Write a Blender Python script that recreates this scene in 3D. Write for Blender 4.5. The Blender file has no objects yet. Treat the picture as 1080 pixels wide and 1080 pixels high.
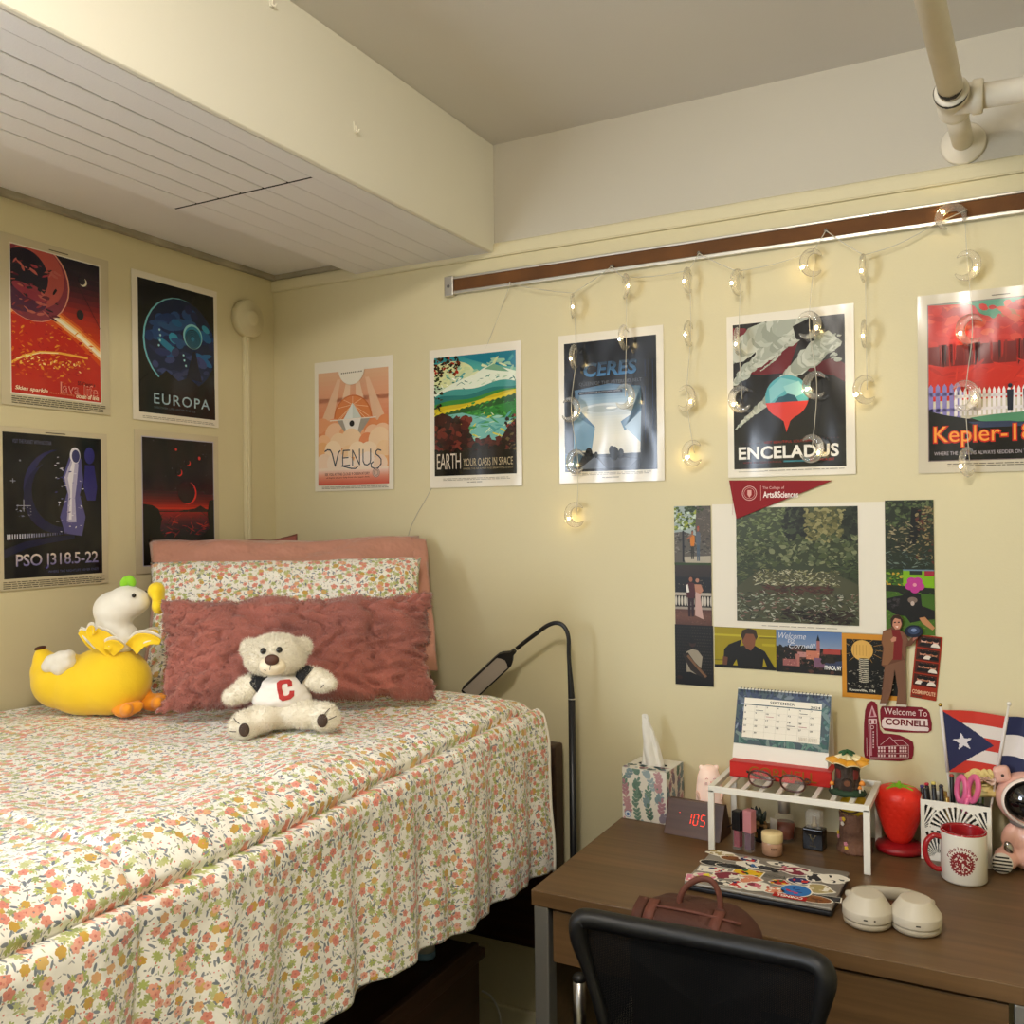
import bpy, bmesh, math, random
import numpy as np
from mathutils import Vector, Matrix, Euler, noise as mnoise
random.seed(7)
PI = math.pi
scn = bpy.context.scene
COL = scn.collection

# ------------------------------------------------------------------ colours and materials
def lin(c):
    return tuple(((x/255)/12.92 if x/255 <= .04045 else ((x/255+.055)/1.055)**2.4) for x in c)
def hx(s):
    s = s.lstrip('#'); return tuple(int(s[i:i+2], 16) for i in (0, 2, 4))
def c4(c):
    if isinstance(c, str): c = hx(c)
    return (*lin(c), 1)

class N:
    """a tiny arithmetic layer over shader math nodes"""
    nt = None
    def __init__(s, sock): s.s = sock
    @staticmethod
    def m(op, *a):
        n = N.nt.nodes.new('ShaderNodeMath'); n.operation = op
        for i, x in enumerate(a):
            if isinstance(x, N): N.nt.links.new(x.s, n.inputs[i])
            else: n.inputs[i].default_value = float(x)
        return N(n.outputs[0])
    def __add__(a, b): return N.m('ADD', a, b)
    __radd__ = __add__
    def __sub__(a, b): return N.m('SUBTRACT', a, b)
    def __rsub__(a, b): return N.m('SUBTRACT', b, a)
    def __mul__(a, b): return N.m('MULTIPLY', a, b)
    __rmul__ = __mul__
    def __truediv__(a, b): return N.m('DIVIDE', a, b)
    def __lt__(a, b): return N.m('LESS_THAN', a, b)
    def __gt__(a, b): return N.m('GREATER_THAN', a, b)

def mat_new(name):
    m = bpy.data.materials.new(name); m.use_nodes = True
    return m, m.node_tree, m.node_tree.nodes['Principled BSDF']

def setp(b, **k):
    for key, v in k.items(): b.inputs[key.replace('_', ' ')].default_value = v

def tex_coord(nt, kind='Object'):
    return nt.nodes.new('ShaderNodeTexCoord').outputs[kind]

def noise_node(nt, scale, detail=3, rough=.5, coord=None, vec_scale=None):
    n = nt.nodes.new('ShaderNodeTexNoise')
    n.inputs['Scale'].default_value = scale; n.inputs['Detail'].default_value = detail
    n.inputs['Roughness'].default_value = rough
    co = coord or tex_coord(nt)
    if vec_scale:
        mp = nt.nodes.new('ShaderNodeMapping'); mp.inputs['Scale'].default_value = vec_scale
        nt.links.new(co, mp.inputs['Vector']); co = mp.outputs[0]
    nt.links.new(co, n.inputs['Vector'])
    return n

def ramp(nt, fac, stops):
    r = nt.nodes.new('ShaderNodeValToRGB')
    e = r.color_ramp.elements
    e[0].position, e[0].color = stops[0][0], c4(stops[0][1])
    e[1].position, e[1].color = stops[-1][0], c4(stops[-1][1])
    for p, c in stops[1:-1]:
        x = e.new(p); x.color = c4(c)
    nt.links.new(fac, r.inputs[0]); return r.outputs[0]

def bump(nt, b, height, strength=.3, dist=.002):
    n = nt.nodes.new('ShaderNodeBump'); n.inputs['Strength'].default_value = strength
    n.inputs['Distance'].default_value = dist
    nt.links.new(height, n.inputs['Height']); nt.links.new(n.outputs[0], b.inputs['Normal'])

MC = {}
def M(col, rough=.5, metal=0, name=None, spec=.5, coat=0, bumpy=None, mottle=0, emit=0, trans=0, ior=1.45, sheen=0, sss=0, alpha=1):
    """a plain procedural material; bumpy=(scale, strength, distance); mottle = amount of noise in the colour"""
    key = (str(col), rough, metal, spec, coat, bumpy, mottle, emit, trans, sheen, sss, alpha)
    if key in MC: return MC[key]
    m, nt, b = mat_new(name or 'material_%02d' % len(MC))
    setp(b, Base_Color=c4(col), Roughness=rough, Metallic=metal, IOR=ior)
    b.inputs['Specular IOR Level'].default_value = spec
    b.inputs['Coat Weight'].default_value = coat
    b.inputs['Transmission Weight'].default_value = trans
    b.inputs['Alpha'].default_value = alpha
    if sheen: b.inputs['Sheen Weight'].default_value = sheen; b.inputs['Sheen Roughness'].default_value = .5
    if sss:
        b.inputs['Subsurface Weight'].default_value = sss; b.inputs['Subsurface Radius'].default_value = (.01, .006, .004)
    if emit:
        b.inputs['Emission Color'].default_value = c4(col); b.inputs['Emission Strength'].default_value = emit
    if mottle:
        n = noise_node(nt, 9, 5)
        a = np.array(hx(col) if isinstance(col, str) else col, float)
        nt.links.new(ramp(nt, n.outputs[0], [(.3, tuple(a*(1-mottle))), (.7, tuple(np.minimum(255, a*(1+mottle))))]), b.inputs['Base Color'])
    if bumpy:
        n = noise_node(nt, bumpy[0], 3); bump(nt, b, n.outputs[0], bumpy[1], bumpy[2])
    MC[key] = m; return m

def wood(name, dark, light, axis=0, rough=.45, fine=60):
    m, nt, b = mat_new(name)
    sc = [fine]*3; sc[axis] = 2.2
    n = noise_node(nt, 1, 5, .62, vec_scale=tuple(sc))
    sc2 = [14]*3; sc2[axis] = .9
    n2 = noise_node(nt, 1, 3, .5, vec_scale=tuple(sc2))
    N.nt = nt
    f = N(n.outputs[0])*.6 + N(n2.outputs[0])*.4
    nt.links.new(ramp(nt, f.s, [(.33, dark), (.5, tuple((np.array(hx(dark))+np.array(hx(light)))/2)), (.68, light)]), b.inputs['Base Color'])
    setp(b, Roughness=rough); bump(nt, b, f.s, .15, .001)
    return m

def attr_mat(name, rough=.3, coat=0, wavy=.0, spec=.5, gamma=1.0):
    """printed sheet: colour of each printed area comes from the mesh"""
    m, nt, b = mat_new(name)
    a = nt.nodes.new('ShaderNodeVertexColor'); a.layer_name = 'Col'
    gm = nt.nodes.new('ShaderNodeGamma'); gm.inputs[1].default_value = gamma; nt.links.new(a.outputs[0], gm.inputs[0])
    nt.links.new(gm.outputs[0], b.inputs['Base Color'])
    setp(b, Roughness=rough); b.inputs['Coat Weight'].default_value = coat; b.inputs['Specular IOR Level'].default_value = spec
    b.inputs['Coat Roughness'].default_value = .12
    if wavy:
        n = noise_node(nt, 1, 1.5, .4, vec_scale=(7, 7, 3.0))
        bn = nt.nodes.new('ShaderNodeBump'); bn.inputs['Strength'].default_value = 1; bn.inputs['Distance'].default_value = wavy
        nt.links.new(n.outputs[0], bn.inputs['Height'])
        nt.links.new(bn.outputs[0], b.inputs['Normal']); nt.links.new(bn.outputs[0], b.inputs['Coat Normal'])
    return m

# ------------------------------------------------------------------ mesh helpers
def tag(o, label=None, cat=None, group=None, kind=None):
    if label: o['label'] = label
    if cat: o['category'] = cat
    if group: o['group'] = group
    if kind: o['kind'] = kind
    return o

def thing(name, label, cat, loc=(0, 0, 0), rz=0, group=None, rot=None, scale=1):
    o = bpy.data.objects.new(name, None); COL.objects.link(o)
    o.empty_display_size = .05
    o.location = loc; o.rotation_euler = rot or (0, 0, rz); o.scale = (scale,)*3
    return tag(o, label, cat, group)

class MB:
    """collects geometry and links it as one mesh object"""
    def __init__(s): s.bm = bmesh.new(); s.mi = 0; s.mats = []
    def mat(s, m):
        if m not in s.mats: s.mats.append(m)
        s.mi = s.mats.index(m); return s
    def _done(s, verts, T=None, smooth=False):
        fs = set()
        for v in verts:
            if T is not None: v.co = T @ v.co
            fs.update(v.link_faces)
        for f in fs: f.material_index = s.mi; f.smooth = smooth
        return verts
    def box(s, c, d, rot=(0, 0, 0), bev=0, seg=2):
        T = Matrix.Translation(c) @ Euler(rot).to_matrix().to_4x4()
        r = bmesh.ops.create_cube(s.bm, size=1)
        for v in r['verts']: v.co = Vector((v.co.x*d[0], v.co.y*d[1], v.co.z*d[2]))
        vs = r['verts']
        if bev:
            es = list({e for v in vs for e in v.link_edges})
            g = bmesh.ops.bevel(s.bm, geom=es, offset=bev, segments=seg, affect='EDGES', profile=.5)
            vs = list({v for f in g['faces'] for v in f.verts} | {v for v in vs if v.is_valid})
        return s._done(vs, T, smooth=False)
    def sph(s, c, r, rot=(0, 0, 0), u=20, v=14):
        if isinstance(r, (int, float)): r = (r, r, r)
        T = Matrix.Translation(c) @ Euler(rot).to_matrix().to_4x4() @ Matrix.Diagonal((*r, 1))
        return s._done(bmesh.ops.create_uvsphere(s.bm, u_segments=u, v_segments=v, radius=1)['verts'], T, True)
    def lathe(s, prof, c=(0, 0, 0), rot=(0, 0, 0), n=32, sx=1, sy=1, smooth=True, cap=True):
        T = Matrix.Translation(c) @ Euler(rot).to_matrix().to_4x4()
        rings = []; vs = []
        for r, z in prof:
            ring = [s.bm.verts.new((math.cos(2*PI*i/n)*r*sx, math.sin(2*PI*i/n)*r*sy, z)) for i in range(n)]
            rings.append(ring); vs += ring
        for a, b in zip(rings, rings[1:]):
            for i in range(n):
                j = (i+1) % n
                s.bm.faces.new((a[i], a[j], b[j], b[i]))
        if cap:
            if prof[0][0] > 1e-6: s.bm.faces.new(rings[0][::-1])
            if prof[-1][0] > 1e-6: s.bm.faces.new(rings[-1])
        return s._done(vs, T, smooth)
    def cyl(s, c, r, h, rot=(0, 0, 0), n=24, r2=None, bev=0):
        r2 = r if r2 is None else r2
        if bev: prof = [(max(r-bev, 1e-5), -h/2), (r, -h/2+bev), (r2, h/2-bev), (max(r2-bev, 1e-5), h/2)]
        else: prof = [(r, -h/2), (r2, h/2)]
        vs = s.lathe(prof, c, rot, n, smooth=False)
        for f in {f for v in vs for f in v.link_faces}: f.smooth = len(f.verts) == 4
        return vs
    def tube(s, pts, r, n=10, closed=False, smooth=True, flat=None):
        """tube along points; r number or list; flat=(a,b) elliptical section factors"""
        pts = [Vector(p) for p in pts]; k = len(pts)
        rr = r if isinstance(r, (list, tuple)) else [r]*k
        rings = []; vs = []; up = None
        for i, p in enumerate(pts):
            if closed: t = pts[(i+1) % k]-pts[i-1]
            else: t = pts[min(i+1, k-1)]-pts[max(i-1, 0)]
            t.normalize()
            if up is None:
                up = Vector((0, 0, 1)) if abs(t.z) < .9 else Vector((0, 1, 0))
            a = (up - t*up.dot(t)).normalized(); b = t.cross(a); up = a
            fa, fb = flat or (1, 1)
            ring = [s.bm.verts.new(p + (a*math.cos(2*PI*j/n)*fa + b*math.sin(2*PI*j/n)*fb)*rr[i]) for j in range(n)]
            rings.append(ring); vs += ring
        seq = list(zip(rings, rings[1:])) + ([(rings[-1], rings[0])] if closed else [])
        for A, B in seq:
            for j in range(n): s.bm.faces.new((A[j], A[(j+1) % n], B[(j+1) % n], B[j]))
        if not closed:
            s.bm.faces.new(rings[0][::-1]); s.bm.faces.new(rings[-1])
        return s._done(vs, None, smooth)
    def prism(s, poly, d, T=None, bev=0, smooth=False):
        """polygon in XZ extruded from y=0 to y=d"""
        a = [s.bm.verts.new((x, 0, z)) for x, z in poly]; b = [s.bm.verts.new((x, d, z)) for x, z in poly]
        f1 = s.bm.faces.new(a); f2 = s.bm.faces.new(b[::-1]); n = len(poly)
        for i in range(n): s.bm.faces.new((a[i], b[i], b[(i+1) % n], a[(i+1) % n]))
        vs = a+b
        if bev:
            es = list({e for e in f1.edges} | {e for e in f2.edges})
            g = bmesh.ops.bevel(s.bm, geom=es, offset=bev, segments=2, affect='EDGES', profile=.5)
            vs = list({v for f in g['faces'] for v in f.verts} | {v for v in vs if v.is_valid})
        return s._done(vs, T, smooth)
    def grid(s, fn, nu, nv, closed_u=False, closed_v=False, smooth=True, uv=None):
        g = [[s.bm.verts.new(fn(i/(nu if closed_u else nu-1), j/(nv if closed_v else nv-1))) for j in range(nv)] for i in range(nu)]
        L = s.bm.loops.layers.uv.verify() if uv else None
        for i in range(nu if closed_u else nu-1):
            for j in range(nv if closed_v else nv-1):
                ix = [(i, j), (i+1, j), (i+1, j+1), (i, j+1)]
                f = s.bm.faces.new([g[a % nu][b % nv] for a, b in ix])
                if uv:
                    for l, (a, b) in zip(f.loops, ix): l[L].uv = uv(a/(nu-1), b/(nv-1))
        s._done([v for r in g for v in r], None, smooth); return g
    def build(s, name, m=None, parent=None, loc=(0, 0, 0), rot=(0, 0, 0), recalc=True):
        if recalc: bmesh.ops.recalc_face_normals(s.bm, faces=s.bm.faces[:])
        me = bpy.data.meshes.new(name); s.bm.to_mesh(me); s.bm.free()
        for x in (s.mats if s.mats else [m]): me.materials.append(x)
        o = bpy.data.objects.new(name, me); COL.objects.link(o)
        o.location = loc; o.rotation_euler = rot
        if parent: o.parent = parent
        return o

def modmesh(o, *mods):
    """bake modifiers into the object's mesh"""
    for kind, kw in mods:
        md = o.modifiers.new(kind.lower(), kind)
        for k, v in kw.items(): setattr(md, k, v)
    dg = bpy.context.evaluated_depsgraph_get(); dg.update()
    me = bpy.data.meshes.new_from_object(o.evaluated_get(dg))
    old = o.data; o.modifiers.clear(); o.data = me; bpy.data.meshes.remove(old)
    return o
def blob(o, voxel, it=6, smooth=True):
    """fuse overlapping solids of one mesh into one continuous soft skin"""
    mats = list(o.data.materials)
    modmesh(o, ('REMESH', dict(mode='VOXEL', voxel_size=voxel, use_smooth_shade=smooth)), ('SMOOTH', dict(factor=.5, iterations=it)))
    o.data.materials.clear()
    for x in mats: o.data.materials.append(x)
    return o
def displace(o, fn):
    me = o.data; me.update()
    nv = [v.normal.copy() for v in me.vertices]
    for v, n in zip(me.vertices, nv): v.co = v.co + n*fn(v.co)
    me.update(); return o
def spline(pts, n=8, closed=False):
    """Catmull-Rom through points"""
    P = [Vector(p) for p in pts]; k = len(P); out = []
    for i in range(k if closed else k-1):
        p0 = P[i-1] if (closed or i > 0) else P[0]; p1 = P[i]; p2 = P[(i+1) % k]
        p3 = P[(i+2) % k] if (closed or i+2 < k) else P[-1]
        for j in range(n):
            t = j/n
            out.append(.5*((2*p1)+(p2-p0)*t+(2*p0-5*p1+4*p2-p3)*t*t+(3*p1-p0-3*p2+p3)*t**3))
    if not closed: out.append(P[-1])
    return out
def sstep(a, b, x):
    t = min(1, max(0, (x-a)/(b-a))); return t*t*(3-2*t)
def nz(x, y=0, z=0): return mnoise.noise(Vector((x, y, z)))

def copy_tree(o, parent=None):
    c = o.copy(); COL.objects.link(c)
    if parent: c.parent = parent
    for ch in list(o.children): copy_tree(ch, c)
    return c

# ------------------------------------------------------------------ text and flat print
def text_tris(body, bold=0.0, spacing=1.0, shear=0.0):
    cu = bpy.data.curves.new('t', 'FONT'); cu.body = body; cu.size = 1; cu.offset = bold; cu.space_character = spacing
    cu.shear = shear; cu.resolution_u = 3
    o = bpy.data.objects.new('t', cu); COL.objects.link(o)
    dg = bpy.context.evaluated_depsgraph_get()
    me = o.evaluated_get(dg).to_mesh()
    V = [(v.co.x, v.co.y) for v in me.vertices]
    T = [[V[i] for i in p.vertices] for p in me.polygons]
    o.evaluated_get(dg).to_mesh_clear()
    bpy.data.objects.remove(o); bpy.data.curves.remove(cu)
    return T
def fit(tris, x0, y0, x1, y1):
    """text stretched into a box, y downwards"""
    P = np.array([p for t in tris for p in t]); a = P.min(0); b = P.max(0); d = np.maximum(b-a, 1e-6)
    return [[(x0+(x-a[0])/d[0]*(x1-x0), y1-(y-a[1])/d[1]*(y1-y0)) for x, y in t] for t in tris]
def clip(poly, x0=0, y0=0, x1=1, y1=1):
    def cut(P, ins, inter):
        out = []
        for i in range(len(P)):
            a, b = P[i-1], P[i]
            if ins(b):
                if not ins(a): out.append(inter(a, b))
                out.append(b)
            elif ins(a): out.append(inter(a, b))
        return out
    def ix(v): return lambda a, b: (v, a[1]+(b[1]-a[1])*(v-a[0])/(b[0]-a[0]))
    def iy(v): return lambda a, b: (a[0]+(b[0]-a[0])*(v-a[1])/(b[1]-a[1]), v)
    for ins, it in ((lambda p: p[0] >= x0, ix(x0)), (lambda p: p[0] <= x1, ix(x1)), (lambda p: p[1] >= y0, iy(y0)), (lambda p: p[1] <= y1, iy(y1))):
        if len(poly) < 3: return []
        poly = cut(poly, ins, it)
    return poly if len(poly) >= 3 else []
def mix(a, b, t):
    a = hx(a) if isinstance(a, str) else a; b = hx(b) if isinstance(b, str) else b
    return tuple(x+(y-x)*t for x, y in zip(a, b))

class Sheet:
    """A printed flat sheet. Units: metres, x right from the left edge, y down from the top edge; printed layers
    sit a tenth of a millimetre in front of each other on the front of a sheet with real thickness."""
    e = .00005; fine = (1, 1)
    def __init__(s, w, h, paper='#f2eee4', th=.0008, outline=None):
        s.w, s.h, s.k = w, h, 0
        s.P = []      # (polygon in sheet metres, depth, colour)
        s.th = th; s.paper = paper; s.outline = outline
        s.win(0, 0, w, h)
    def win(s, x0, y0, x1, y1): s.x0, s.y0, s.x1, s.y1 = x0, y0, x1, y1; return s
    def up(s): s.k += 1
    def poly(s, pts, col, new=True, cl=True):
        """polygon in window units 0..1"""
        if new: s.k += 1
        if cl: pts = clip(list(pts))
        if len(pts) >= 3:
            s.P.append(([(s.x0+u*(s.x1-s.x0), s.y0+v*(s.y1-s.y0)) for u, v in pts], s.k, col))
    def rect(s, u0, v0, u1, v1, col, new=True): s.poly([(u0, v0), (u1, v0), (u1, v1), (u0, v1)], col, new)
    def grad(s, stops, u0=0, u1=1, n=26):
        s.k += 1
        a, b = stops[0][0], stops[-1][0]
        for i in range(n):
            v0, v1 = a+(b-a)*i/n, a+(b-a)*(i+1)/n; vm = (v0+v1)/2
            for (p, c), (q, d) in zip(stops, stops[1:]):
                if p <= vm <= q: s.rect(u0, v0, u1, v1, mix(c, d, (vm-p)/(q-p)), False)
    def ell(s, u, v, r, col, asp=None, n=28, new=True, a0=0, a1=2*PI, ry=None, rot=0):
        """ellipse: r in window widths, round on paper unless ry given"""
        k = (s.x1-s.x0)/(s.y1-s.y0)
        ry = r if ry is None else ry
        pts = []
        for i in range(n+(0 if a1-a0 > 6.2 else 1)):
            t = a0+(a1-a0)*i/n; x, y = r*math.cos(t), ry*math.sin(t)
            pts.append((u+x*math.cos(rot)-y*math.sin(rot), v+(x*math.sin(rot)+y*math.cos(rot))*k))
        s.poly(pts, col, new)
    def ring(s, u, v, r, wd, col, a0=0, a1=2*PI, n=36, new=True):
        k = (s.x1-s.x0)/(s.y1-s.y0)
        if new: s.k += 1
        for i in range(n):
            t0, t1 = a0+(a1-a0)*i/n, a0+(a1-a0)*(i+1)/n
            q = [(u+R*math.cos(t), v+R*math.sin(t)*k) for R, t in ((r, t0), (r, t1), (r-wd, t1), (r-wd, t0))]
            s.poly(q, col, False)
    def line(s, pts, wd, col, new=True):
        """stroke; wd in window widths"""
        if new: s.k += 1
        k = (s.x1-s.x0)/(s.y1-s.y0)
        P = [Vector((p[0], p[1]/k)) for p in pts]
        for a, b in zip(P, P[1:]):
            d = (b-a)
            if d.length < 1e-7: continue
            d.normalize(); n = Vector((-d.y, d.x))*wd/2; a2 = a-d*wd*.3; b2 = b+d*wd*.3
            s.poly([(q.x, q.y*k) for q in (a2+n, b2+n, b2-n, a2-n)], col, False)
    def text(s, body, u0, v0, u1, v1, col, bold=0, shear=0, spacing=1, grad=None):
        s.k += 1
        for t in fit(text_tris(body, bold, spacing, shear), u0, v0, u1, v1):
            c = col
            if grad:
                m = sum(p[1] for p in t)/len(t); c = mix(grad[0], grad[1], (m-v0)/(v1-v0))
            s.poly(t, c, False)
    def ripple(s, f, col, below=True, n=60, v1=1.0, u0=0, u1=1):
        """area under an outline v=f(u)"""
        top = [(u0+(u1-u0)*i/n, f(u0+(u1-u0)*i/n)) for i in range(n+1)]
        s.poly(top+[(u1, v1), (u0, v1)] if below else top+[(u1, 0), (u0, 0)], col)
    def blobs(s, rng, box, cnt, r, cols, asp=(.5, 1), ragged=.35, n=9):
        """clusters of ragged leaves or lights, small overlapping layers"""
        k = (s.x1-s.x0)/(s.y1-s.y0); cnt = int(cnt*s.fine[0])
        for i in range(cnt):
            if i % 24 == 0: s.k += .34
            u = rng.uniform(box[0], box[2]); v = rng.uniform(box[1], box[3]); R = rng.uniform(*r)*s.fine[1]; a = rng.uniform(*asp); ro = rng.uniform(0, PI) if s.fine[1] > .99 else rng.gauss(0, .5)
            pts = []
            for j in range(n):
                t = 2*PI*j/n; q = R*(1-rng.random()*ragged); x, y = q*math.cos(t), q*a*math.sin(t)
                pts.append((u+x*math.cos(ro)-y*math.sin(ro), v+(x*math.sin(ro)+y*math.cos(ro))*k))
            s.k += .012
            s.poly(pts, rng.choice(cols), False)
    def build(s, name, m, loc, rz=0, tilt=0, rot=None, parent=None):
        bm = bmesh.new(); lay = bm.loops.layers.color.new('Col')
        def face(vs, col):
            try: f = bm.faces.new(vs)
            except ValueError: return
            c = c4(col)
            # loop colours are stored as display values
            cc = tuple(x/255 for x in (hx(col) if isinstance(col, str) else col)) + (1,)
            for l in f.loops: l[lay] = cc
        w, h, th = s.w, s.h, s.th
        ol = s.outline or [(0, 0), (w, 0), (w, h), (0, h)]
        fr = [bm.verts.new((x, -th, -y)) for x, y in ol]; bk = [bm.verts.new((x, 0, -y)) for x, y in ol]
        face(fr[::-1], s.paper); face(bk, s.paper)
        for i in range(len(ol)): face([fr[i], fr[(i+1) % len(ol)], bk[(i+1) % len(ol)], bk[i]], s.paper)
        for pts, k, col in s.P:
            ar = sum(a[0]*b[1]-b[0]*a[1] for a, b in zip(pts, pts[1:]+pts[:1]))
            q = pts if ar < 0 else pts[::-1]
            face([bm.verts.new((x, -th-s.e*k, -y)) for x, y in q], col)
        me = bpy.data.meshes.new(name); bm.normal_update(); bm.to_mesh(me); bm.free()
        me.materials.append(m)
        o = bpy.data.objects.new(name, me); COL.objects.link(o)
        o.location = loc; o.rotation_euler = rot or (tilt, 0, rz)
        if parent: o.parent = parent
        return o
# ------------------------------------------------------------------ camera
FPX = 982.27
CAM = Vector((1.9371, -2.14, 1.45))
_y, _p, _r = (math.radians(a) for a in (27.8956, .28506, .65611))
fw = Vector((-math.sin(_y)*math.cos(_p), math.cos(_y)*math.cos(_p), math.sin(_p)))
rt0 = Vector((math.cos(_y), math.sin(_y), 0)); dn0 = -rt0.cross(fw)
rt = rt0*math.cos(_r)+dn0*math.sin(_r); dn = -rt0*math.sin(_r)+dn0*math.cos(_r)
cd = bpy.data.cameras.new('camera'); cam = bpy.data.objects.new('camera', cd); COL.objects.link(cam)
cd.sensor_width = 36; cd.sensor_height = 36; cd.sensor_fit = 'HORIZONTAL'; cd.lens = 36*FPX/1080; cd.clip_start = .05
Rm = Matrix((rt, -dn, -fw)).transposed()
cam.matrix_world = Matrix.Translation(CAM) @ Rm.to_4x4()
scn.camera = cam
def ray(x, y): return rt*((x-540)/FPX)+dn*((y-540)/FPX)+fw
def onY(x, y, Y=0): v = ray(x, y); return CAM+v*((Y-CAM.y)/v.y)
def onX(x, y, X=0): v = ray(x, y); return CAM+v*((X-CAM.x)/v.x)
def onZ(x, y, Z): v = ray(x, y); return CAM+v*((Z-CAM.z)/v.z)

scn.view_settings.view_transform = 'Standard'; scn.view_settings.look = 'None'
scn.view_settings.gamma = 1; scn.view_settings.use_curve_mapping = False
scn.view_settings.exposure = -.2
scn.cycles.use_denoising = True
scn.cycles.max_bounces = 8; scn.cycles.transparent_max_bounces = 16
scn.cycles.caustics_reflective = False; scn.cycles.caustics_refractive = False
scn.cycles.sample_clamp_indirect = 4

# ------------------------------------------------------------------ room shell
CEIL, SOF, BX = 2.426, 2.142, .762
RX, FY = 3.3, -4.4
def struct(o): return tag(o, kind='structure')
def wallmat(name, col, amt=.04):
    m, nt, b = mat_new(name)
    n = noise_node(nt, 1.7, 4); a = np.array(hx(col), float)
    nt.links.new(ramp(nt, n.outputs[0], [(.3, tuple(a*(1-amt))), (.7, tuple(np.minimum(255, a*(1+amt))))]), b.inputs['Base Color'])
    f = noise_node(nt, 190, 4, .6); bump(nt, b, f.outputs[0], .25, .0012)
    setp(b, Roughness=.55); b.inputs['Specular IOR Level'].default_value = .3
    return m
m_wall = wallmat('cream_wall_paint', '#d5caa4', .012)
m_white = wallmat('off_white_paint', '#bfb8a8', .012)
m_ceil = wallmat('ceiling_paint', '#d8d4ce', .012)
m_beam = wallmat('beam_paint', '#e6e2d2', .012)
m_plank = wallmat('plank_paint', '#e6e4e4', .012)
m_trim = wallmat('trim_paint', '#d5cba8', .012)
m_pipe = M('#dcd3bf', .45, name='pipe_paint', bumpy=(60, .2, .002), mottle=.03)
m_floor = wood('floor_planks', '#22150d', '#38241a', 0, .5)

def slab(name, c, d, m):
    b = MB(); b.mat(m).box(c, d); return struct(b.build(name))
slab('floor', (RX/2, FY/2, -.03), (RX+.2, -FY+.2, .06), m_floor)
slab('ceiling', (RX/2, FY/2, CEIL+.04), (RX+.2, -FY+.2, .08), m_ceil)
slab('wall_right', (RX+.05, FY/2, 1.2), (.1, -FY+.2, 2.6), m_wall)
b = MB(); b.mat(m_wall).box((RX/2, .05, 1.065), (RX, .1, 2.13)); b.mat(m_white).box((RX/2, .05, 2.31), (RX, .1, .36))
struct(b.build('wall_back'))
slab('wall_front', (RX/2, FY-.05, 1.2), (RX+.2, .1, 2.6), m_wall)
# left wall; beyond the foot of the bed it holds the window that gives the daylight
wy0, wy1, wz0, wz1 = -3.65, -2.45, .95, 2.05
b = MB(); b.mat(m_wall)
b.box((-.05, wy1/2, 1.2), (.1, -wy1, 2.6)); b.box((-.05, (wy0+FY)/2, 1.2), (.1, wy0-FY, 2.6))
b.box((-.05, (wy0+wy1)/2, (wz0-.1)/2), (.1, wy1-wy0, wz0+.1)); b.box((-.05, (wy0+wy1)/2, (wz1+2.5)/2), (.1, wy1-wy0, 2.5-wz1))
struct(b.build('wall_left'))
b = MB(); b.mat(M('#e8e4da', .4)); wm = (wy0+wy1)/2
for c, d in (((-.05, wy0+.02, 1.5), (.08, .04, 1.1)), ((-.05, wy1-.02, 1.5), (.08, .04, 1.1)), ((-.05, wm, wz0+.02), (.08, 1.2, .04)), ((-.05, wm, wz1-.02), (.08, 1.2, .04)), ((-.05, wm, 1.5), (.05, 1.2, .035))): b.box(c, d)
struct(b.build('window_1'))

# dropped beam along the left side: painted face, planked underside, plain strip by the wall
b = MB(); b.mat(m_beam)
b.box((.535, FY/2, (CEIL+SOF+.03)/2), (.43, -FY, CEIL-SOF-.03)); b.box((.17, FY/2, (CEIL+SOF+.16)/2), (.33, -FY, CEIL-SOF-.16))
b.box((BX-.006, FY/2, (CEIL+SOF)/2), (.012, -FY, CEIL-SOF), bev=.002, seg=1)
struct(b.build('ceiling_beam'))
b = MB(); b.mat(m_plank)
b.box((.16, FY/2, SOF+.036+.06), (.32, -FY, .12)); o = struct(b.build('ceiling_strip'))
b = MB(); edges = [.702, .638, .572, .509, .445, .379, .312]
jy = -.657
for (y0, y1) in ((jy-.0016, FY), (-.002, jy+.0016)):
    for i in range(len(edges)-1):
        xa, xb = edges[i+1], edges[i]
        g = .0038 if y1 == FY else .0016
        if i == len(edges)-2: xa -= 0
        b.mat(m_plank).box(((xa+xb)/2, (y0+y1)/2, SOF+.012), (xb-xa-g, abs(y1-y0), .02), bev=.0012, seg=1)
b.mat(m_plank).box(((.702+BX-.012)/2, FY/2, SOF+.011), (BX-.012-.702-.0022, -FY, .022), bev=.001, seg=1)
b.mat(M('#1c1916', .9)).box((.507, jy, SOF+.0118), (.388, .0036, .0206)); b.box((.52, FY/2, SOF+.027), (.40, -FY, .004))  # dark strip closes the joint; its colour stands in for shade in the crack
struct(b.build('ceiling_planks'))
# thin crown strip between left wall and strip
b = MB(); b.mat(M('#9a927e', .7, mottle=.12)).box((.011, FY/2, SOF+.030), (.020, -FY, .018), bev=.004)
b.box((.16, -.008, SOF+.031), (.3, .016, .016), bev=.004)
struct(b.build('trim_1'))
# picture-rail band on the back wall
b = MB(); b.mat(m_trim)
prof = [(0, 2.168), (-.004, 2.1665), (-.0075, 2.163), (-.009, 2.157), (-.009, 2.134), (-.0075, 2.1325), (-.0075, 2.1305), (-.003, 2.1300), (0, 2.130)]
g = [[b.bm.verts.new((x, y, z)) for y, z in prof] for x in (0, RX)]
for i in range(len(prof)-1): b._done([*g[0][i:i+2]], None); f = b.bm.faces.new((g[0][i], g[0][i+1], g[1][i+1], g[1][i])); f.smooth = True
struct(b.build('trim_2'))
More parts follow.
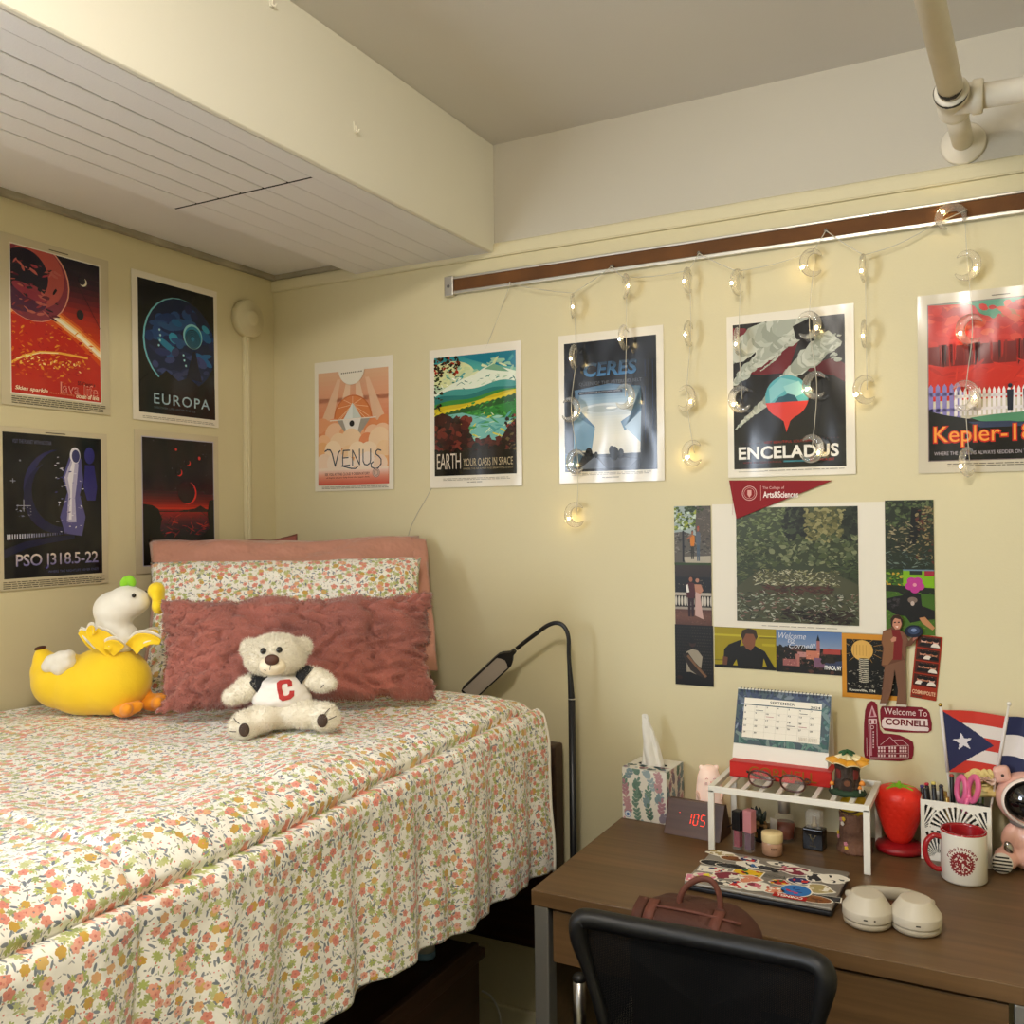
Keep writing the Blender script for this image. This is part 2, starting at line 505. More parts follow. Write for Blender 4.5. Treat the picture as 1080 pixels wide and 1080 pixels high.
# baseboards
def base_board(name, x0, x1):
    b = MB(); b.mat(m_trim)
    b.box(((x0+x1)/2, -.008, .09), (x1-x0, .016, .18), bev=.004); b.box(((x0+x1)/2, -.013, .105), (x1-x0, .026, .012), bev=.004)
    b.box(((x0+x1)/2, -.014, .03), (x1-x0, .028, .06), bev=.006)
    return struct(b.build(name))
base_board('baseboard_back', 0, RX)
b = MB(); b.mat(m_trim).box((.008, FY/2, .09), (.016, -FY, .18), bev=.004); struct(b.build('baseboard_left'))

# steam pipe: comes out of the back wall towards the room, with a tee and a branch along the wall
pc = onY(1016, 152)
pd = (onZ(981, 0, 2.222)-pc).normalized(); TO = .075
t = thing('steam_pipe', 'cream-painted steam pipe with a tee branch, coming out of the wall below the ceiling', 'pipe', pc)
b = MB(); b.mat(m_pipe).lathe([(.043, 0), (.0435, .004), (.040, .010), (.028, .013), (.0235, .020)], rot=(PI/2, 0, 0), n=40); b.build('wall_flange', None, t)
L0 = .17; q = (0, 0, 1)
Q = pd.to_track_quat('Z', 'Y').to_euler()
b = MB(); b.mat(m_pipe); b.tube([pd*.005, pd*(.12+TO)], .0205, 24); b.build('wall_stub', None, t)
b = MB(); b.mat(m_pipe)
prof = [(.0235, .105), (.029, .108), (.030, .114), (.030, .124), (.0265, .128), (.0265, .172), (.030, .176), (.030, .190), (.0285, .194), (.0235, .195)]
b.lathe([(r_, z_+TO) for r_, z_ in prof], rot=Q, n=36)
tc = pd*(.15+TO); brd = Vector((1, .0, -.045)).normalized()
b.lathe([(.0265, 0), (.0265, .030), (.031, .033), (.031, .047), (.029, .050), (.0235, .050)], c=tc, rot=brd.to_track_quat('Z', 'Y').to_euler(), n=36)
b.build('tee_fitting', None, t)
b = MB(); b.mat(m_pipe); b.tube([tc+brd*.03, tc+brd*1.2], .0225, 24); b.build('branch_pipe', None, t)
b = MB(); b.mat(m_pipe); b.tube([pd*(.16+TO), pd*1.6], .0212, 28); mp_ = b.build('main_pipe', None, t)
b = MB(); b.mat(M('#33302d', .8))
rg = random.Random(3)
for base, a0, a1, wd in ((.212+TO, 2.7, 5.9, .022), (.1925+TO, 2.5, 6.1, .013)):
    n = 40; A = []
    for i in range(n+1):
        a = a0+(a1-a0)*i/n; r = .02165 if base > .205+TO else .0302
        wq = wd*(.55+.45*abs(nz(i*.35, base*90)))*min(1, 4*i/n, 4*(n-i)/n)+.0005
        row = []
        for z in (base-wq/2+.0015*nz(i*.9, 5), base+wq/2+.0015*nz(i*.9, 9)):
            p = Vector((math.cos(a)*r, math.sin(a)*r, z)); p.rotate(Q); row.append(b.bm.verts.new(p))
        A.append(row)
    for u, v in zip(A, A[1:]): b.bm.faces.new((u[0], v[0], v[1], u[1]))
b.build('chipped_paint', None, mp_)

# raceway with round cover on the left wall
p = onX(258, 337)
t = thing('wall_conduit', 'cream cable raceway with round cover box, on the left wall beside the corner', 'conduit', (0, p.y, p.z))
b = MB(); b.mat(m_trim).lathe([(.054, .001), (.054, .022), (.050, .026), (.024, .027), (.022, .033), (.019, .035), (0, .035)], rot=(0, PI/2, 0), n=44); b.build('cover_box', None, t)
b = MB(); b.mat(m_trim).box((.0075, -.002, -.52), (.015, .022, .94), bev=.003); b.box((.010, -.002, -.52), (.0165, .010, .94), bev=.002); b.build('raceway', None, t)

# self-adhesive hooks on the beam face
for (x, y), lb in (((374, 135), 'small clear adhesive hook on the beam face above the bed'), ((286, 2), 'small clear adhesive hook on the beam face at the top edge of the photo')):
    p = onX(x, y, BX)
    t = thing('adhesive_hook', lb, 'hook', (BX, p.y, p.z), group='adhesive hooks on the beam')
    b = MB(); b.mat(m_beam).box((.0015, 0, 0), (.003, .010, .022), bev=.001); b.build('backing', None, t)
    b = MB(); b.mat(M('#efe8d6', .25)).tube(spline([(.003, 0, .004), (.004, 0, -.006), (.009, 0, -.010), (.013, 0, -.006)], 5), .0018, 8); b.build('hook', None, t)

# ------------------------------------------------------------------ light
def area(name, loc, rot, size, e, col, size_y=None, shape='RECTANGLE'):
    l = bpy.data.lights.new(name, 'AREA'); l.shape = shape; l.size = size
    if size_y: l.size_y = size_y
    l.energy = e; l.color = col
    o = bpy.data.objects.new(name, l); COL.objects.link(o); o.location = loc; o.rotation_euler = rot
    return o
LX, LY = 1.58, -1.85
LAMP = 132
t = thing('ceiling_lamp', 'round white ceiling lamp behind the camera', 'lamp', (LX, LY, CEIL))
b = MB(); b.mat(M('#e8e4d8', .4)).lathe([(.14, 0), (.14, -.02), (.13, -.025)], n=40); b.build('lamp_base', None, t)
b = MB(); b.mat(M('#fff6ea', .4, emit=LAMP)).lathe([(.125, -.024), (.13, -.06), (.115, -.10), (.07, -.13), (0, -.14)], n=40); b.build('lamp_shade', None, t)
area('window_daylight', (-.02, wm, 1.5), (0, -PI/2, 0), 1.05, 105, (.78, .87, 1), 1.12)
w = bpy.data.worlds.new('world'); scn.world = w; w.use_nodes = True
w.node_tree.nodes['Background'].inputs[0].default_value = (.55, .7, 1, 1); w.node_tree.nodes['Background'].inputs[1].default_value = .6
# ------------------------------------------------------------------ floral cloth
def floral(name, k=1.32, base='#f4f0e6'):
    m, nt, bs = mat_new(name); N.nt = nt
    uv = tex_coord(nt, 'UV')
    wn = noise_node(nt, 14*k, 2, coord=uv)
    def vor(scale, off):
        mp = nt.nodes.new('ShaderNodeMapping'); mp.inputs['Location'].default_value = (off, off*1.7, 0); mp.inputs['Scale'].default_value = (scale*k,)*3
        nt.links.new(uv, mp.inputs['Vector'])
        v = nt.nodes.new('ShaderNodeTexVoronoi'); v.voronoi_dimensions = '2D'; v.inputs['Scale'].default_value = 1; v.inputs['Randomness'].default_value = .82
        nt.links.new(mp.outputs[0], v.inputs['Vector'])
        sb = nt.nodes.new('ShaderNodeVectorMath'); sb.operation = 'SUBTRACT'
        nt.links.new(mp.outputs[0], sb.inputs[0]); nt.links.new(v.outputs['Position'], sb.inputs[1])
        sx = nt.nodes.new('ShaderNodeSeparateXYZ'); nt.links.new(sb.outputs[0], sx.inputs[0])
        sc = nt.nodes.new('ShaderNodeSeparateColor'); nt.links.new(v.outputs['Color'], sc.inputs[0])
        return N(v.outputs['Distance']), N(sx.outputs[0]), N(sx.outputs[1]), [N(sc.outputs[i]) for i in range(3)]
    cur = None
    def over(mask, col):
        nonlocal cur
        mx = nt.nodes.new('ShaderNodeMix'); mx.data_type = 'RGBA'
        nt.links.new(mask.s, mx.inputs[0])
        if cur is None: mx.inputs[6].default_value = c4(base)
        else: nt.links.new(cur, mx.inputs[6])
        if isinstance(col, str): mx.inputs[7].default_value = c4(col)
        else: nt.links.new(col, mx.inputs[7])
        cur = mx.outputs[2]
    def flowers(scale, off, R, petals, dens, cols, depth=.30, core=None):
        d, x, y, rnd = vor(scale, off)
        a = N.m('ARCTAN2', y, x)+rnd[1]*6.28
        pet = N.m('ABSOLUTE', N.m('COSINE', a*(petals/2)))
        Rr = (pet*depth+(1-depth))*R*(rnd[2]*.35+.75)
        over((d < Rr)*(rnd[0] < dens), ramp2(rnd[1], cols))
        if core: over((d < R*.22)*(rnd[0] < dens), core)
    def ramp2(f, cols):
        r = nt.nodes.new('ShaderNodeValToRGB'); r.color_ramp.interpolation = 'CONSTANT'
        e = r.color_ramp.elements
        e[0].position = 0; e[0].color = c4(cols[0]); e[1].position = 1/len(cols); e[1].color = c4(cols[1 % len(cols)])
        for i in range(2, len(cols)): x = e.new(i/len(cols)); x.color = c4(cols[i])
        nt.links.new(f.s, r.inputs[0]); return r.outputs[0]
    def leaves(scale, off, la, lb, dens, cols):
        d, x, y, rnd = vor(scale, off)
        a = rnd[1]*6.28; ca, sa = N.m('COSINE', a), N.m('SINE', a)
        u, v = x*ca+y*sa, y*ca-x*sa
        q = (u*u)*(1/la**2)+(v*v)*(1/lb**2)
        over((q < 1)*(rnd[0] < dens), ramp2(rnd[2], cols))
    leaves(95, 3.1, .38, .10, .5, ['#9a9c9c', '#a8b084', '#a6a8a6', '#b4aea6'])
    leaves(66, 9.7, .42, .13, .5, ['#7f868e', '#8d9196', '#aab07c', '#888c92'])
    flowers(46, 1.9, .42, 7, .42, ['#bcc07e', '#b0b870', '#c6c894'], .55)
    flowers(48, 5.3, .40, 7, .34, ['#adb668', '#c0c48c', '#9ca666'], .55)
    leaves(60, 14.7, .38, .15, .30, ['#717882', '#868b92', '#767d84'])
    flowers(34, 7.3, .33, 6, .30, ['#c9a24e', '#d4b06a', '#e0ae7c', '#c79f45'], .22)
    flowers(40, 2.2, .37, 5, .35, ['#e2a08c', '#de9480', '#e8b29c', '#dc8f7c'], .30, '#cc7a6a')
    flowers(38, 11.6, .35, 5, .29, ['#e4a892', '#dd907e', '#e5a48c', '#dc8878'], .30, '#c97568')
    flowers(120, 4.4, .2, 5, .3, ['#d98a78', '#8a8d8c'], .1)
    nt.links.new(cur, bs.inputs['Base Color']); setp(bs, Roughness=.75); bs.inputs['Specular IOR Level'].default_value = .15
    bs.inputs['Sheen Weight'].default_value = .3
    f = noise_node(nt, 42*k, 4, .55, coord=uv); bump(nt, bs, f.outputs[0], .35, .006)
    return m
m_floral = floral('floral_cotton')
m_darkwood = wood('dark_bed_wood', '#2b1a10', '#4b3020', 0, .45)

# ------------------------------------------------------------------ bed
BEDZ = 1.045
t = thing('bed', 'raised bed with dark wooden frame under a floral comforter', 'bed', (.5, -1.12, 0))
def bp(name, fn, m): b = MB(); b.mat(m); fn(b); return b.build(name, None, t)
ox, oy = .5, -1.12
bp('headboard', lambda b: b.box((0, -.05-oy, .62), (.84, .025, .50), bev=.006), m_darkwood)
for sx, px in ((0, .05), (1, .925)):
    bp('bed_post', lambda b: b.box((px-ox, -.05-oy, .443), (.06, .05, .886), bev=.006), m_darkwood)
    bp('bed_post', lambda b: b.box((px-ox, -2.16-oy, .443), (.06, .05, .886), bev=.006), m_darkwood)
    bp('side_rail', lambda b: b.box((px-ox, -1.13-oy, .70), (.03, 1.98, .14), bev=.004), m_darkwood)
bp('added_foot_panel', lambda b: b.box((0, -2.16-oy, .50), (.84, .025, .78), bev=.006), m_darkwood)  # unseen panel added at the foot to keep window light from under the bed
bp('mattress', lambda b: b.box((.485-ox, -1.15-oy, .90), (.88, 1.96, .20), bev=.03, seg=3), M('#d8d6d0', .8))
bp('slats', lambda b: [b.box((.485-ox, -.25-i*.2-oy, .78), (.84, .07, .02)) for i in range(10)], m_darkwood)

# comforter: over the top, round the edge, down the side to an uneven hem
Yb, Yf = -.215, -2.3
def hem(Y):
    pts = [(-.2, .640), (-.34, .652), (-.45, .660), (-.58, .662), (-.75, .678), (-.89, .688), (-1.06, .686), (-1.3, .68), (-2.4, .66)]
    for (a, p), (c, q) in zip(pts, pts[1:]):
        if c <= Y <= a: return p+(q-p)*(Y-a)/(c-a)
    return .66
TOPW = .86; RAD = .115
def comf(u, v):
    Y = Yb+(Yf-Yb)*u
    side = BEDZ-RAD-hem(Y); arc = RAD*PI/2
    tot = TOPW+arc+side; s = v*tot
    back = sstep(.0, .05, u)            # plump back edge
    # fold pattern of the hanging side, growing to the hem
    if s < TOPW:
        x, z = .025+s, BEDZ; nx, nzv = 0, 1
    elif s < TOPW+arc:
        a = (s-TOPW)/RAD; x, z = .025+TOPW+RAD*math.sin(a), BEDZ-RAD+RAD*math.cos(a); nx, nzv = math.sin(a), math.cos(a)
    else:
        x, z = .025+TOPW+RAD, BEDZ-RAD-(s-TOPW-arc); nx, nzv = 1, 0
    h = 0
    h += .010*nz(Y*4.1, s*3.7, 1)+.005*nz(Y*11, s*9, 4)                # puff
    h -= .022*sstep(.62, 0, abs(Y+.28)/1.0)*0
    d = s-(TOPW+arc-.088+.029*sstep(-.25, -1.2, Y))                     # quilting line just over the edge
    h += -.021*math.exp(-(d/.0062)**2)+.0075*math.exp(-((d-.022)/.022)**2)+.004*math.exp(-((d+.03)/.03)**2)
    h += .0055*nz(Y*48, d*5, 7)*math.exp(-(d/.10)**2)                    # gathers along it
    dv = (Y+1.335+.02*nz(s*4, 3))
    if s > TOPW*.55: h += -.010*math.exp(-(dv/.010)**2)*sstep(TOPW*.55, TOPW, s)
    k = max(0, s-TOPW-arc*.6)
    if k > 0:
        g = min(1, k/.22)
        fold = .55*math.sin(Y*30+2.2*nz(Y*2.2, 2)+k*2.2)+.6*nz(Y*10, k*1.3, 11)+.22*math.sin(Y*71+k*3)
        h += .021*g*fold+.012*k*nz(Y*19, k*6, 21)
        h += .016*sstep(.0, .35, k)                                       # flare
    zq = z+nzv*h; xq = x+nx*h
    if nx == 0 and s < TOPW: zq += .012*nz(Y*2.3, s*2.1, 31)
    zq -= (1-back)*.028*(1 if s < TOPW+arc*.5 else 0)
    return Vector((xq, Y+.004*nz(s*9, Y*3, 5)*min(1, u*30+.3), zq))
b = MB(); b.mat(m_floral)
VM = lambda v: v*.85/.42*.655 if v < .42 else (.655*.85+(v-.42)/.58*(1-.655*.85))
b.grid(lambda u, v: comf(u, VM(v)), 380, 230, uv=lambda u, v: (VM(v)*1.32, u*2.085))
com = b.build('comforter')
modmesh(com, ('SOLIDIFY', dict(thickness=.014, offset=-1)))
for p in com.data.polygons: p.use_smooth = True
tag(com, 'white comforter with coral and mustard flowers, hanging down the side of the bed', 'comforter')
b = MB(); b.mat(M('#e9e3d4', .8)); b.tube([comf(0, v/90)+Vector((0, .002, -.004)) for v in range(0, 91)], .0045, 8); b.build('piping', None, com)
def bedtop(x, y):
    v = (x-.025)/(TOPW+RAD*PI/2+BEDZ-RAD-hem(y)); return comf((y-Yb)/(Yf-Yb), v).z

# ------------------------------------------------------------------ pillows
def pillow_mesh(name, w, h, th, m, parent=None, seed=0, flange=0, plump=.5, nu=64, nv=40, wr=.006, sag=0):
    """soft rectangular pillow standing on its long edge: x along the width, z up, -y is the front"""
    b = MB(); b.mat(m)
    def side(sg):
        def fn(u, v):
            x, z = (u-.5)*2, (v-.5)*2
            fx, fz = abs(x), abs(z)
            e = max(0, (1-fx**3.2))**.55*max(0, (1-fz**3.2))**.55
            # pinched sides between the ears
            px = x*w/2*(1-.05*(1-fz**2)*fx**2*plump*2); pz = z*h/2*(1-.07*(1-fx**2)*fz**2*plump*2)
            wob = wr*nz(x*3+seed, z*3, sg)+wr*.7*nz(x*7+seed, z*6, 5*sg)*e
            return Vector((px+.006*nz(z*2.2+seed, x*2), sg*(th/2*e)+wob*(.4+e)-sag*(1-z)*.5*(1-z)*.3, pz+.010*nz(x*2.4+seed, 3, z)))
        return fn
    L = lambda u, v: (u*w+seed, v*h)
    b.grid(side(-1), nu, nv, uv=L); b.grid(side(1), nu, nv, uv=L)
    bmesh.ops.remove_doubles(b.bm, verts=b.bm.verts[:], dist=.004)
    if flange:
        for s_ in (-1, 1):
            pass
    o = b.build(name, None, parent); return o


def fur(o, count, length, width=.0008, seed=1, lay=.75, droop=.35):
    """short plush pile: fine tapered strands grown out of the skin, part of the same mesh"""
    me = o.data; rg = np.random.default_rng(seed)
    me.calc_loop_triangles()
    nt_ = len(me.loop_triangles); tri = np.empty(nt_*3, np.int32); me.loop_triangles.foreach_get('vertices', tri); tri = tri.reshape(-1, 3)
    co = np.empty(len(me.vertices)*3, np.float32); me.vertices.foreach_get('co', co); co = co.reshape(-1, 3)
    A, B, C_ = co[tri[:, 0]], co[tri[:, 1]], co[tri[:, 2]]
    nr = np.cross(B-A, C_-A); ar = np.linalg.norm(nr, axis=1); nr /= np.maximum(ar[:, None], 1e-12)
    k = rg.choice(nt_, count, p=ar/ar.sum())
    r1, r2 = rg.random(count), rg.random(count); fl = r1+r2 > 1; r1[fl] = 1-r1[fl]; r2[fl] = 1-r2[fl]
    P = A[k]+(B-A)[k]*r1[:, None]+(C_-A)[k]*r2[:, None]; n = nr[k]
    d = n+rg.normal(0, lay, (count, 3))*.6; d[:, 2] -= droop; d /= np.linalg.norm(d, axis=1)[:, None]
    d += n*np.maximum(0, .25-(d*n).sum(1))[:, None]
    L_ = length*rg.uniform(.6, 1.15, count)[:, None]
    sd = np.cross(d, rg.normal(0, 1, (count, 3))); sd /= np.maximum(np.linalg.norm(sd, axis=1)[:, None], 1e-9)
    w_ = width*rg.uniform(.6, 1.2, count)[:, None]
    V = np.concatenate([P-sd*w_/2-n*.0004, P+sd*w_/2-n*.0004, P+d*L_], 1).reshape(-1, 3)
    bm = bmesh.new(); bm.from_mesh(me)
    for f in bm.faces: f.smooth = True
    vs = [bm.verts.new(v) for v in V.tolist()]
    for q in range(0, len(vs), 3): bm.faces.new(vs[q:q+3])
    bm.to_mesh(me); bm.free(); me.update()

YAW = math.radians(40)
fdir = Vector((math.sin(YAW), -math.cos(YAW), 0)); sdir = Vector((math.cos(YAW), math.sin(YAW), 0))
def lean_pillow(o, cx, cy, h, lean, yaw=YAW, dz=0):
    for v in o.data.vertices: v.co.z += h/2
    o.rotation_euler = (-lean, 0, yaw); o.location = (cx, cy, bedtop(cx, cy)+dz)
    return o
m_satin = M('#bd8674', .30, name='dusty_rose_satin', bumpy=(13, .7, .03), sheen=.3)
m_mauve = M('#8e5048', .5, name='dark_mauve_cotton', bumpy=(14, .3, .01))
o = pillow_mesh('pillow', .34, .40, .07, m_mauve, seed=3)
lean_pillow(o, .212, -.405, .38, math.radians(25), math.radians(41), .012)
tag(o, 'dark mauve pillow, only its top edge showing behind the pale rose satin pillow', 'pillow', 'pillows on the bed')
o = pillow_mesh('pillow', .685, .405, .11, m_satin, seed=9, wr=.012)
lean_pillow(o, .421, -.423, .400, math.radians(31), math.radians(41), .020)
tag(o, 'dusty rose satin pillow with a flat flange, behind the floral pillow', 'pillow', 'pillows on the bed')
b = MB(); b.mat(m_satin)
b.grid(lambda u, v: Vector((.318+.040*u+.004*nz(v*5, 2), -.012*(1-u)+.006*nz(v*4, u*2, 5), .012+.376*v)), 6, 40); f_ = b.build('flange', None, o); modmesh(f_, ('SOLIDIFY', dict(thickness=.004, offset=0)))
o = pillow_mesh('pillow', .655, .345, .13, m_floral, seed=15, wr=.008)
lean_pillow(o, .475, -.485, .345, math.radians(31), math.radians(40), .012)
tag(o, 'floral pillow matching the comforter, between the satin pillow and the fuzzy cushion', 'pillow', 'pillows on the bed')
b = MB(); b.mat(M('#e9e3d4', .8))
rim = [(x, z) for x, z in [(-.31, -.15), (-.312, 0), (-.314, .155), (-.15, .150), (0, .149), (.15, .150), (.314, .155), (.312, 0), (.31, -.15)]]

# fuzzy lumbar cushion with ruched pile
m_fuzz = M('#96564a', .8, name='rust_rose_plush', mottle=.14, sheen=.5)
o = pillow_mesh('cushion', .565, .236, .120, m_fuzz, seed=21, nu=190, nv=110, wr=.004)
def ruche(co):
    d = co.x*1.0+.010*nz(co.z*9, co.x*5, 3)
    r = .0038*math.sin((co.z+.020*nz(co.x*7, co.z*4, 1)+.010*nz(co.x*21, co.z*6, 2))*240)
    c = abs(math.sin((co.x+.02*nz(co.z*6, 2)+.012*nz(co.z*17, co.x*3, 8))*PI/.135))
    w_ = co.x*15+1.6*nz(co.z*16, co.x*4, 12)+.7*nz(co.z*44, co.x*12, 14)
    q = nz(w_, co.z*3.5, 17); crack = math.exp(-(q/.07)**2)
    return -.0095*crack+.45*r*(.55+.45*min(1, c*2.2))-.005*math.exp(-(c/.14)**2)*(.5+nz(co.z*14, co.x*3, 4))+.004*nz(co.x*26, co.z*60, 5)+.004*nz(co.x*9, co.z*22, 6)
displace(o, ruche)
lean_pillow(o, .657, -.655, .236, math.radians(20), YAW, .018)
tag(o, 'rust pink fuzzy lumbar cushion with gathered pile, leaning in front of the floral pillow', 'cushion')
fur(o, 34000, .0085, .0011, seed=5)

# ------------------------------------------------------------------ banana duck plush
def dk(cx, cy): return ((cx/6.353+20-100)/506, (757-(cy/6.353+600))/506)
K = 1/3213
dx, dy = .244, -.823
yw = math.radians(30)
t = thing('plush_duck', 'white plush duck inside a yellow peeled banana body, by the left wall on the bed', 'plush toy', (dx, dy, bedtop(dx, dy)-.002), yw)
m_ban = M('#f8d01c', .75, name='banana_plush', bumpy=(150, .3, .002), sheen=.3, mottle=.03)
m_bw = M('#e9e4d8', .8, name='white_plush', bumpy=(150, .3, .002), sheen=.3)
m_or = M('#f29a12', .75, name='orange_plush', bumpy=(150, .3, .002), sheen=.3)
m_lemon = M('#f7d51c', .75, name='lemon_plush', bumpy=(150, .3, .002), sheen=.3)
b = MB(); b.mat(m_ban)
for cx, cy, rx, rz, ry in ((600, 765, 285, 232, .072), (470, 790, 290, 205, .070), (300, 760, 200, 190, .060), (205, 700, 112, 120, .042), (172, 630, 66, 85, .028), (158, 585, 45, 50, .018)):
    x, z = dk(cx, cy); b.sph((x, 0, z), (rx*K, ry, rz*K), u=32, v=20)
o = b.build('banana_body', None, t); blob(o, .004, 10)
x, z = dk(152, 543); b = MB(); b.mat(M('#4a2413', .8)); b.sph((x, 0, z+.001), (.0118, .0118, .0045), rot=(0, -.2, 0)); b.build('stem_tip', None, t)
b = MB(); b.mat(m_bw)
for cx, cy, r in ((300, 620, 60), (355, 600, 62), (345, 650, 56), (270, 640, 46), (395, 575, 40), (395, 620, 46)):
    x, z = dk(cx, cy); b.sph((x, -.046+abs(cx-330)*.00006, z), (r*K, .020, r*K))
o = b.build('fluffy_tail', None, t); blob(o, .003, 4)
b = MB(); b.mat(m_bw)
for cx, cy, rx, rz, ry in ((650, 290, 140, 130, .045), (730, 240, 130, 115, .044), (800, 235, 80, 82, .032), (640, 400, 118, 120, .040), (680, 480, 125, 110, .042)):
    x, z = dk(cx, cy); b.sph((x, 0, z), (rx*K, ry, rz*K), u=28, v=18)
hd = b.build('head', None, t); blob(hd, .0035, 10)
b = MB(); b.mat(m_lemon)
for cx, cy, rx, rz in ((918, 163, 56, 58), (930, 205, 40, 50), (936, 262, 47, 62)):
    x, z = dk(cx, cy); b.sph((x+.004, -.004, z), (rx*K, .022, rz*K))
o = b.build('beak', None, hd); blob(o, .0028, 5)
b = MB(); b.mat(M('#101010', .12, coat=.5))
x, z = dk(815, 186); b.sph((x, -.0335, z), .0046); b.build('eye', None, hd); b = MB(); b.mat(M('#101010', .12, coat=.5)); b.sph((x, .0335, z), .0046); b.build('eye', None, hd)
b = MB(); b.mat(M('#86c81e', .7, sheen=.3))
for cx, cy, a in ((718, 103, .5), (757, 97, -.5)):
    x, z = dk(cx, cy); b.sph((x, 0, z), (.0095, .009, .0135), rot=(0, a, 0))
b.build('leaf_sprout', None, hd)
# peel flaps round the neck
def petal(pts, wid, y0, name='peel_flap', inner=True):
    """curved flap: centre line in crop pixels with depth offsets; yellow outside and white inside"""
    C_ = spline([(*dk(cx, cy), yy) for cx, cy, yy in pts], 6)
    b = MB(); n = len(C_)
    for sg, m in ((0, m_ban), (1, m_bw)):
        b.mat(m)
        def fn(u, v):
            i = min(n-1, int(u*(n-1)+.5)); p = C_[i]; tg = C_[min(n-1, i+1)]-C_[max(0, i-1)]
            w_ = wid*K*(1-.75*max(0, u-.35)/.65)**.8
            s_ = (v-.5)*2
            nx, nzv = -tg.y, tg.x; L_ = math.hypot(nx, nzv) or 1
            return Vector((p.x+nx/L_*w_*s_*.55, p.z-w_*.8*(s_*s_-1)*.25-(.0012 if sg == 0 else -.0012), p.y+(-.003 if sg == 0 else .0035)+nzv/L_*w_*s_*.55))
        b.grid(fn, n, 9)
    bmesh.ops.remove_doubles(b.bm, verts=b.bm.verts[:], dist=.0001)
    o = b.build(name, None, t); modmesh(o, ('SOLIDIFY', dict(thickness=.003, offset=0)), ('SUBSURF', dict(levels=1, render_levels=1))); 
    for p in o.data.polygons: p.use_smooth = True
petal([(690, 535, -.040), (640, 480, -.047), (590, 440, -.050), (560, 400, -.050), (585, 395, -.058)], 120, 0)
petal([(560, 530, -.02), (500, 480, -.015), (450, 440, -.01), (425, 420, -.01)], 70, 0)
petal([(790, 535, -.03), (850, 480, -.035), (920, 470, -.035), (985, 490, -.03)], 95, 0)
petal([(730, 540, -.044), (690, 500, -.050), (640, 500, -.052)], 90, 0)
petal([(800, 520, .02), (850, 470, .03), (900, 450, .035)], 80, 0)
for cx, cy, yy, a in ((745, 955, -.030, 0), (880, 925, .012, .4)):
    b = MB(); b.mat(m_or); x, z = dk(cx, cy); z = max(z, .018)
    b.sph((x, yy, z), (.026, .024, .018))
    for q, l in ((-.9, .030), (0, .036), (.9, .030)):
        b.sph((x+.022*math.cos(q+a), yy-.012-.012*math.sin(q+a)*0+.020*math.sin(q), z+.004), (.022, .011, .013), rot=(0, -.35, q))
    b.sph((x-.018, yy, z+.014), (.014, .016, .022), rot=(0, .4, 0))
    o = b.build('foot', None, t); blob(o, .003, 3)

# ------------------------------------------------------------------ teddy bear
def bk(cx, cy): return ((cx-560)/4210, (890-cy)/4210)
Q4 = 1/4210
bx_, by_ = .725, -.772
t = thing('teddy_bear', 'cream teddy bear in a white shirt with a red letter C, seated on the bed', 'plush toy', (bx_, by_, bedtop(bx_, by_)-.002), math.radians(31), rot=(-.10, 0, math.radians(31)))
m_bear = M('#efe7d4', .9, name='cream_plush', bumpy=(260, .6, .003), sheen=.3)
def bear_part(name, els, parent, vox=.0035, furn=0, mt=m_bear, ln=.0075):
    b = MB(); b.mat(mt)
    for e in els:
        cx, cy, y, rx, ry, rz = e[:6]; x, z = bk(cx, cy)
        b.sph((x, y, z), (rx*Q4, ry*Q4, rz*Q4), rot=(e[6] if len(e) > 6 else (0, 0, 0)), u=24, v=16)
    o = b.build(name, None, parent); blob(o, vox, 5)
    if furn: fur(o, furn, ln, .0009, seed=furn % 7, droop=.1, lay=.9)
    return o
body = bear_part('body', [(520, 560, .0, 175, 150, 190), (520, 730, -.0, 215, 170, 130),
    (235, 540, -.012, 150, 92, 92, (0, -.62, 0)), (320, 490, -.004, 90, 85, 80), (130, 600, -.018, 70, 75, 62),
    (790, 480, -.010, 150, 88, 88, (0, .35, 0)), (700, 455, -.003, 90, 80, 75), (880, 505, -.016, 78, 70, 52, (0, .3, 0)),
    (370, 770, -.022, 170, 150, 105, (0, -.3, 0)), (255, 815, -.040, 108, 105, 112), (190, 830, -.040, 60, 90, 70),
    (700, 745, -.022, 190, 150, 105, (0, .06, 0)), (865, 760, -.040, 112, 105, 108), (935, 780, -.040, 55, 90, 70)], t, furn=20000)
head = bear_part('head', [(475, 265, -.018, 225, 190, 150), (470, 320, -.020, 235, 190, 115), (470, 215, -.014, 150, 140, 95),
    (255, 230, -.006, 78, 45, 85), (675, 220, -.006, 78, 45, 80)], t, furn=15000)
bear_part('muzzle', [(478, 348, -.052, 112, 95, 78), (478, 370, -.050, 105, 85, 60)], head, mt=M('#ecdfc4', .85, bumpy=(300, .4, .002)))
b = MB(); b.mat(M('#4b2b1b', .6)); x, z = bk(487, 305); b.sph((x, -.0735, z), (56*Q4, 30*Q4, 42*Q4)); b.build('nose', None, head)
for cx, cy in ((410, 238), (533, 231)):
    x, z = bk(cx, cy); b = MB(); b.mat(M('#0d0b0a', .1, coat=.6)); b.sph((x, -.0605, z), 26*Q4); b.build('eye', None, head)
b = MB(); b.mat(M('#2a1c14', .7)); x, z = bk(480, 350); b.tube(spline([(x+.001, -.0752, z+.006), (x, -.0762, z), (x-.0015, -.0752, z-.008)], 5), .0006, 6)
x, z = bk(425, 380); b.tube(spline([(x-.003, -.066, z+.005), (x, -.0685, z), (x+.004, -.0705, z-.002)], 4), .0005, 6); b.build('mouth_stitch', None, head)
m_sh = M('#e6dfd6', .8, name='shirt_cotton', bumpy=(60, .3, .003)); m_bk = M('#15161a', .8, name='black_cotton', bumpy=(80, .3, .002))
b = MB(); b.mat(m_sh)
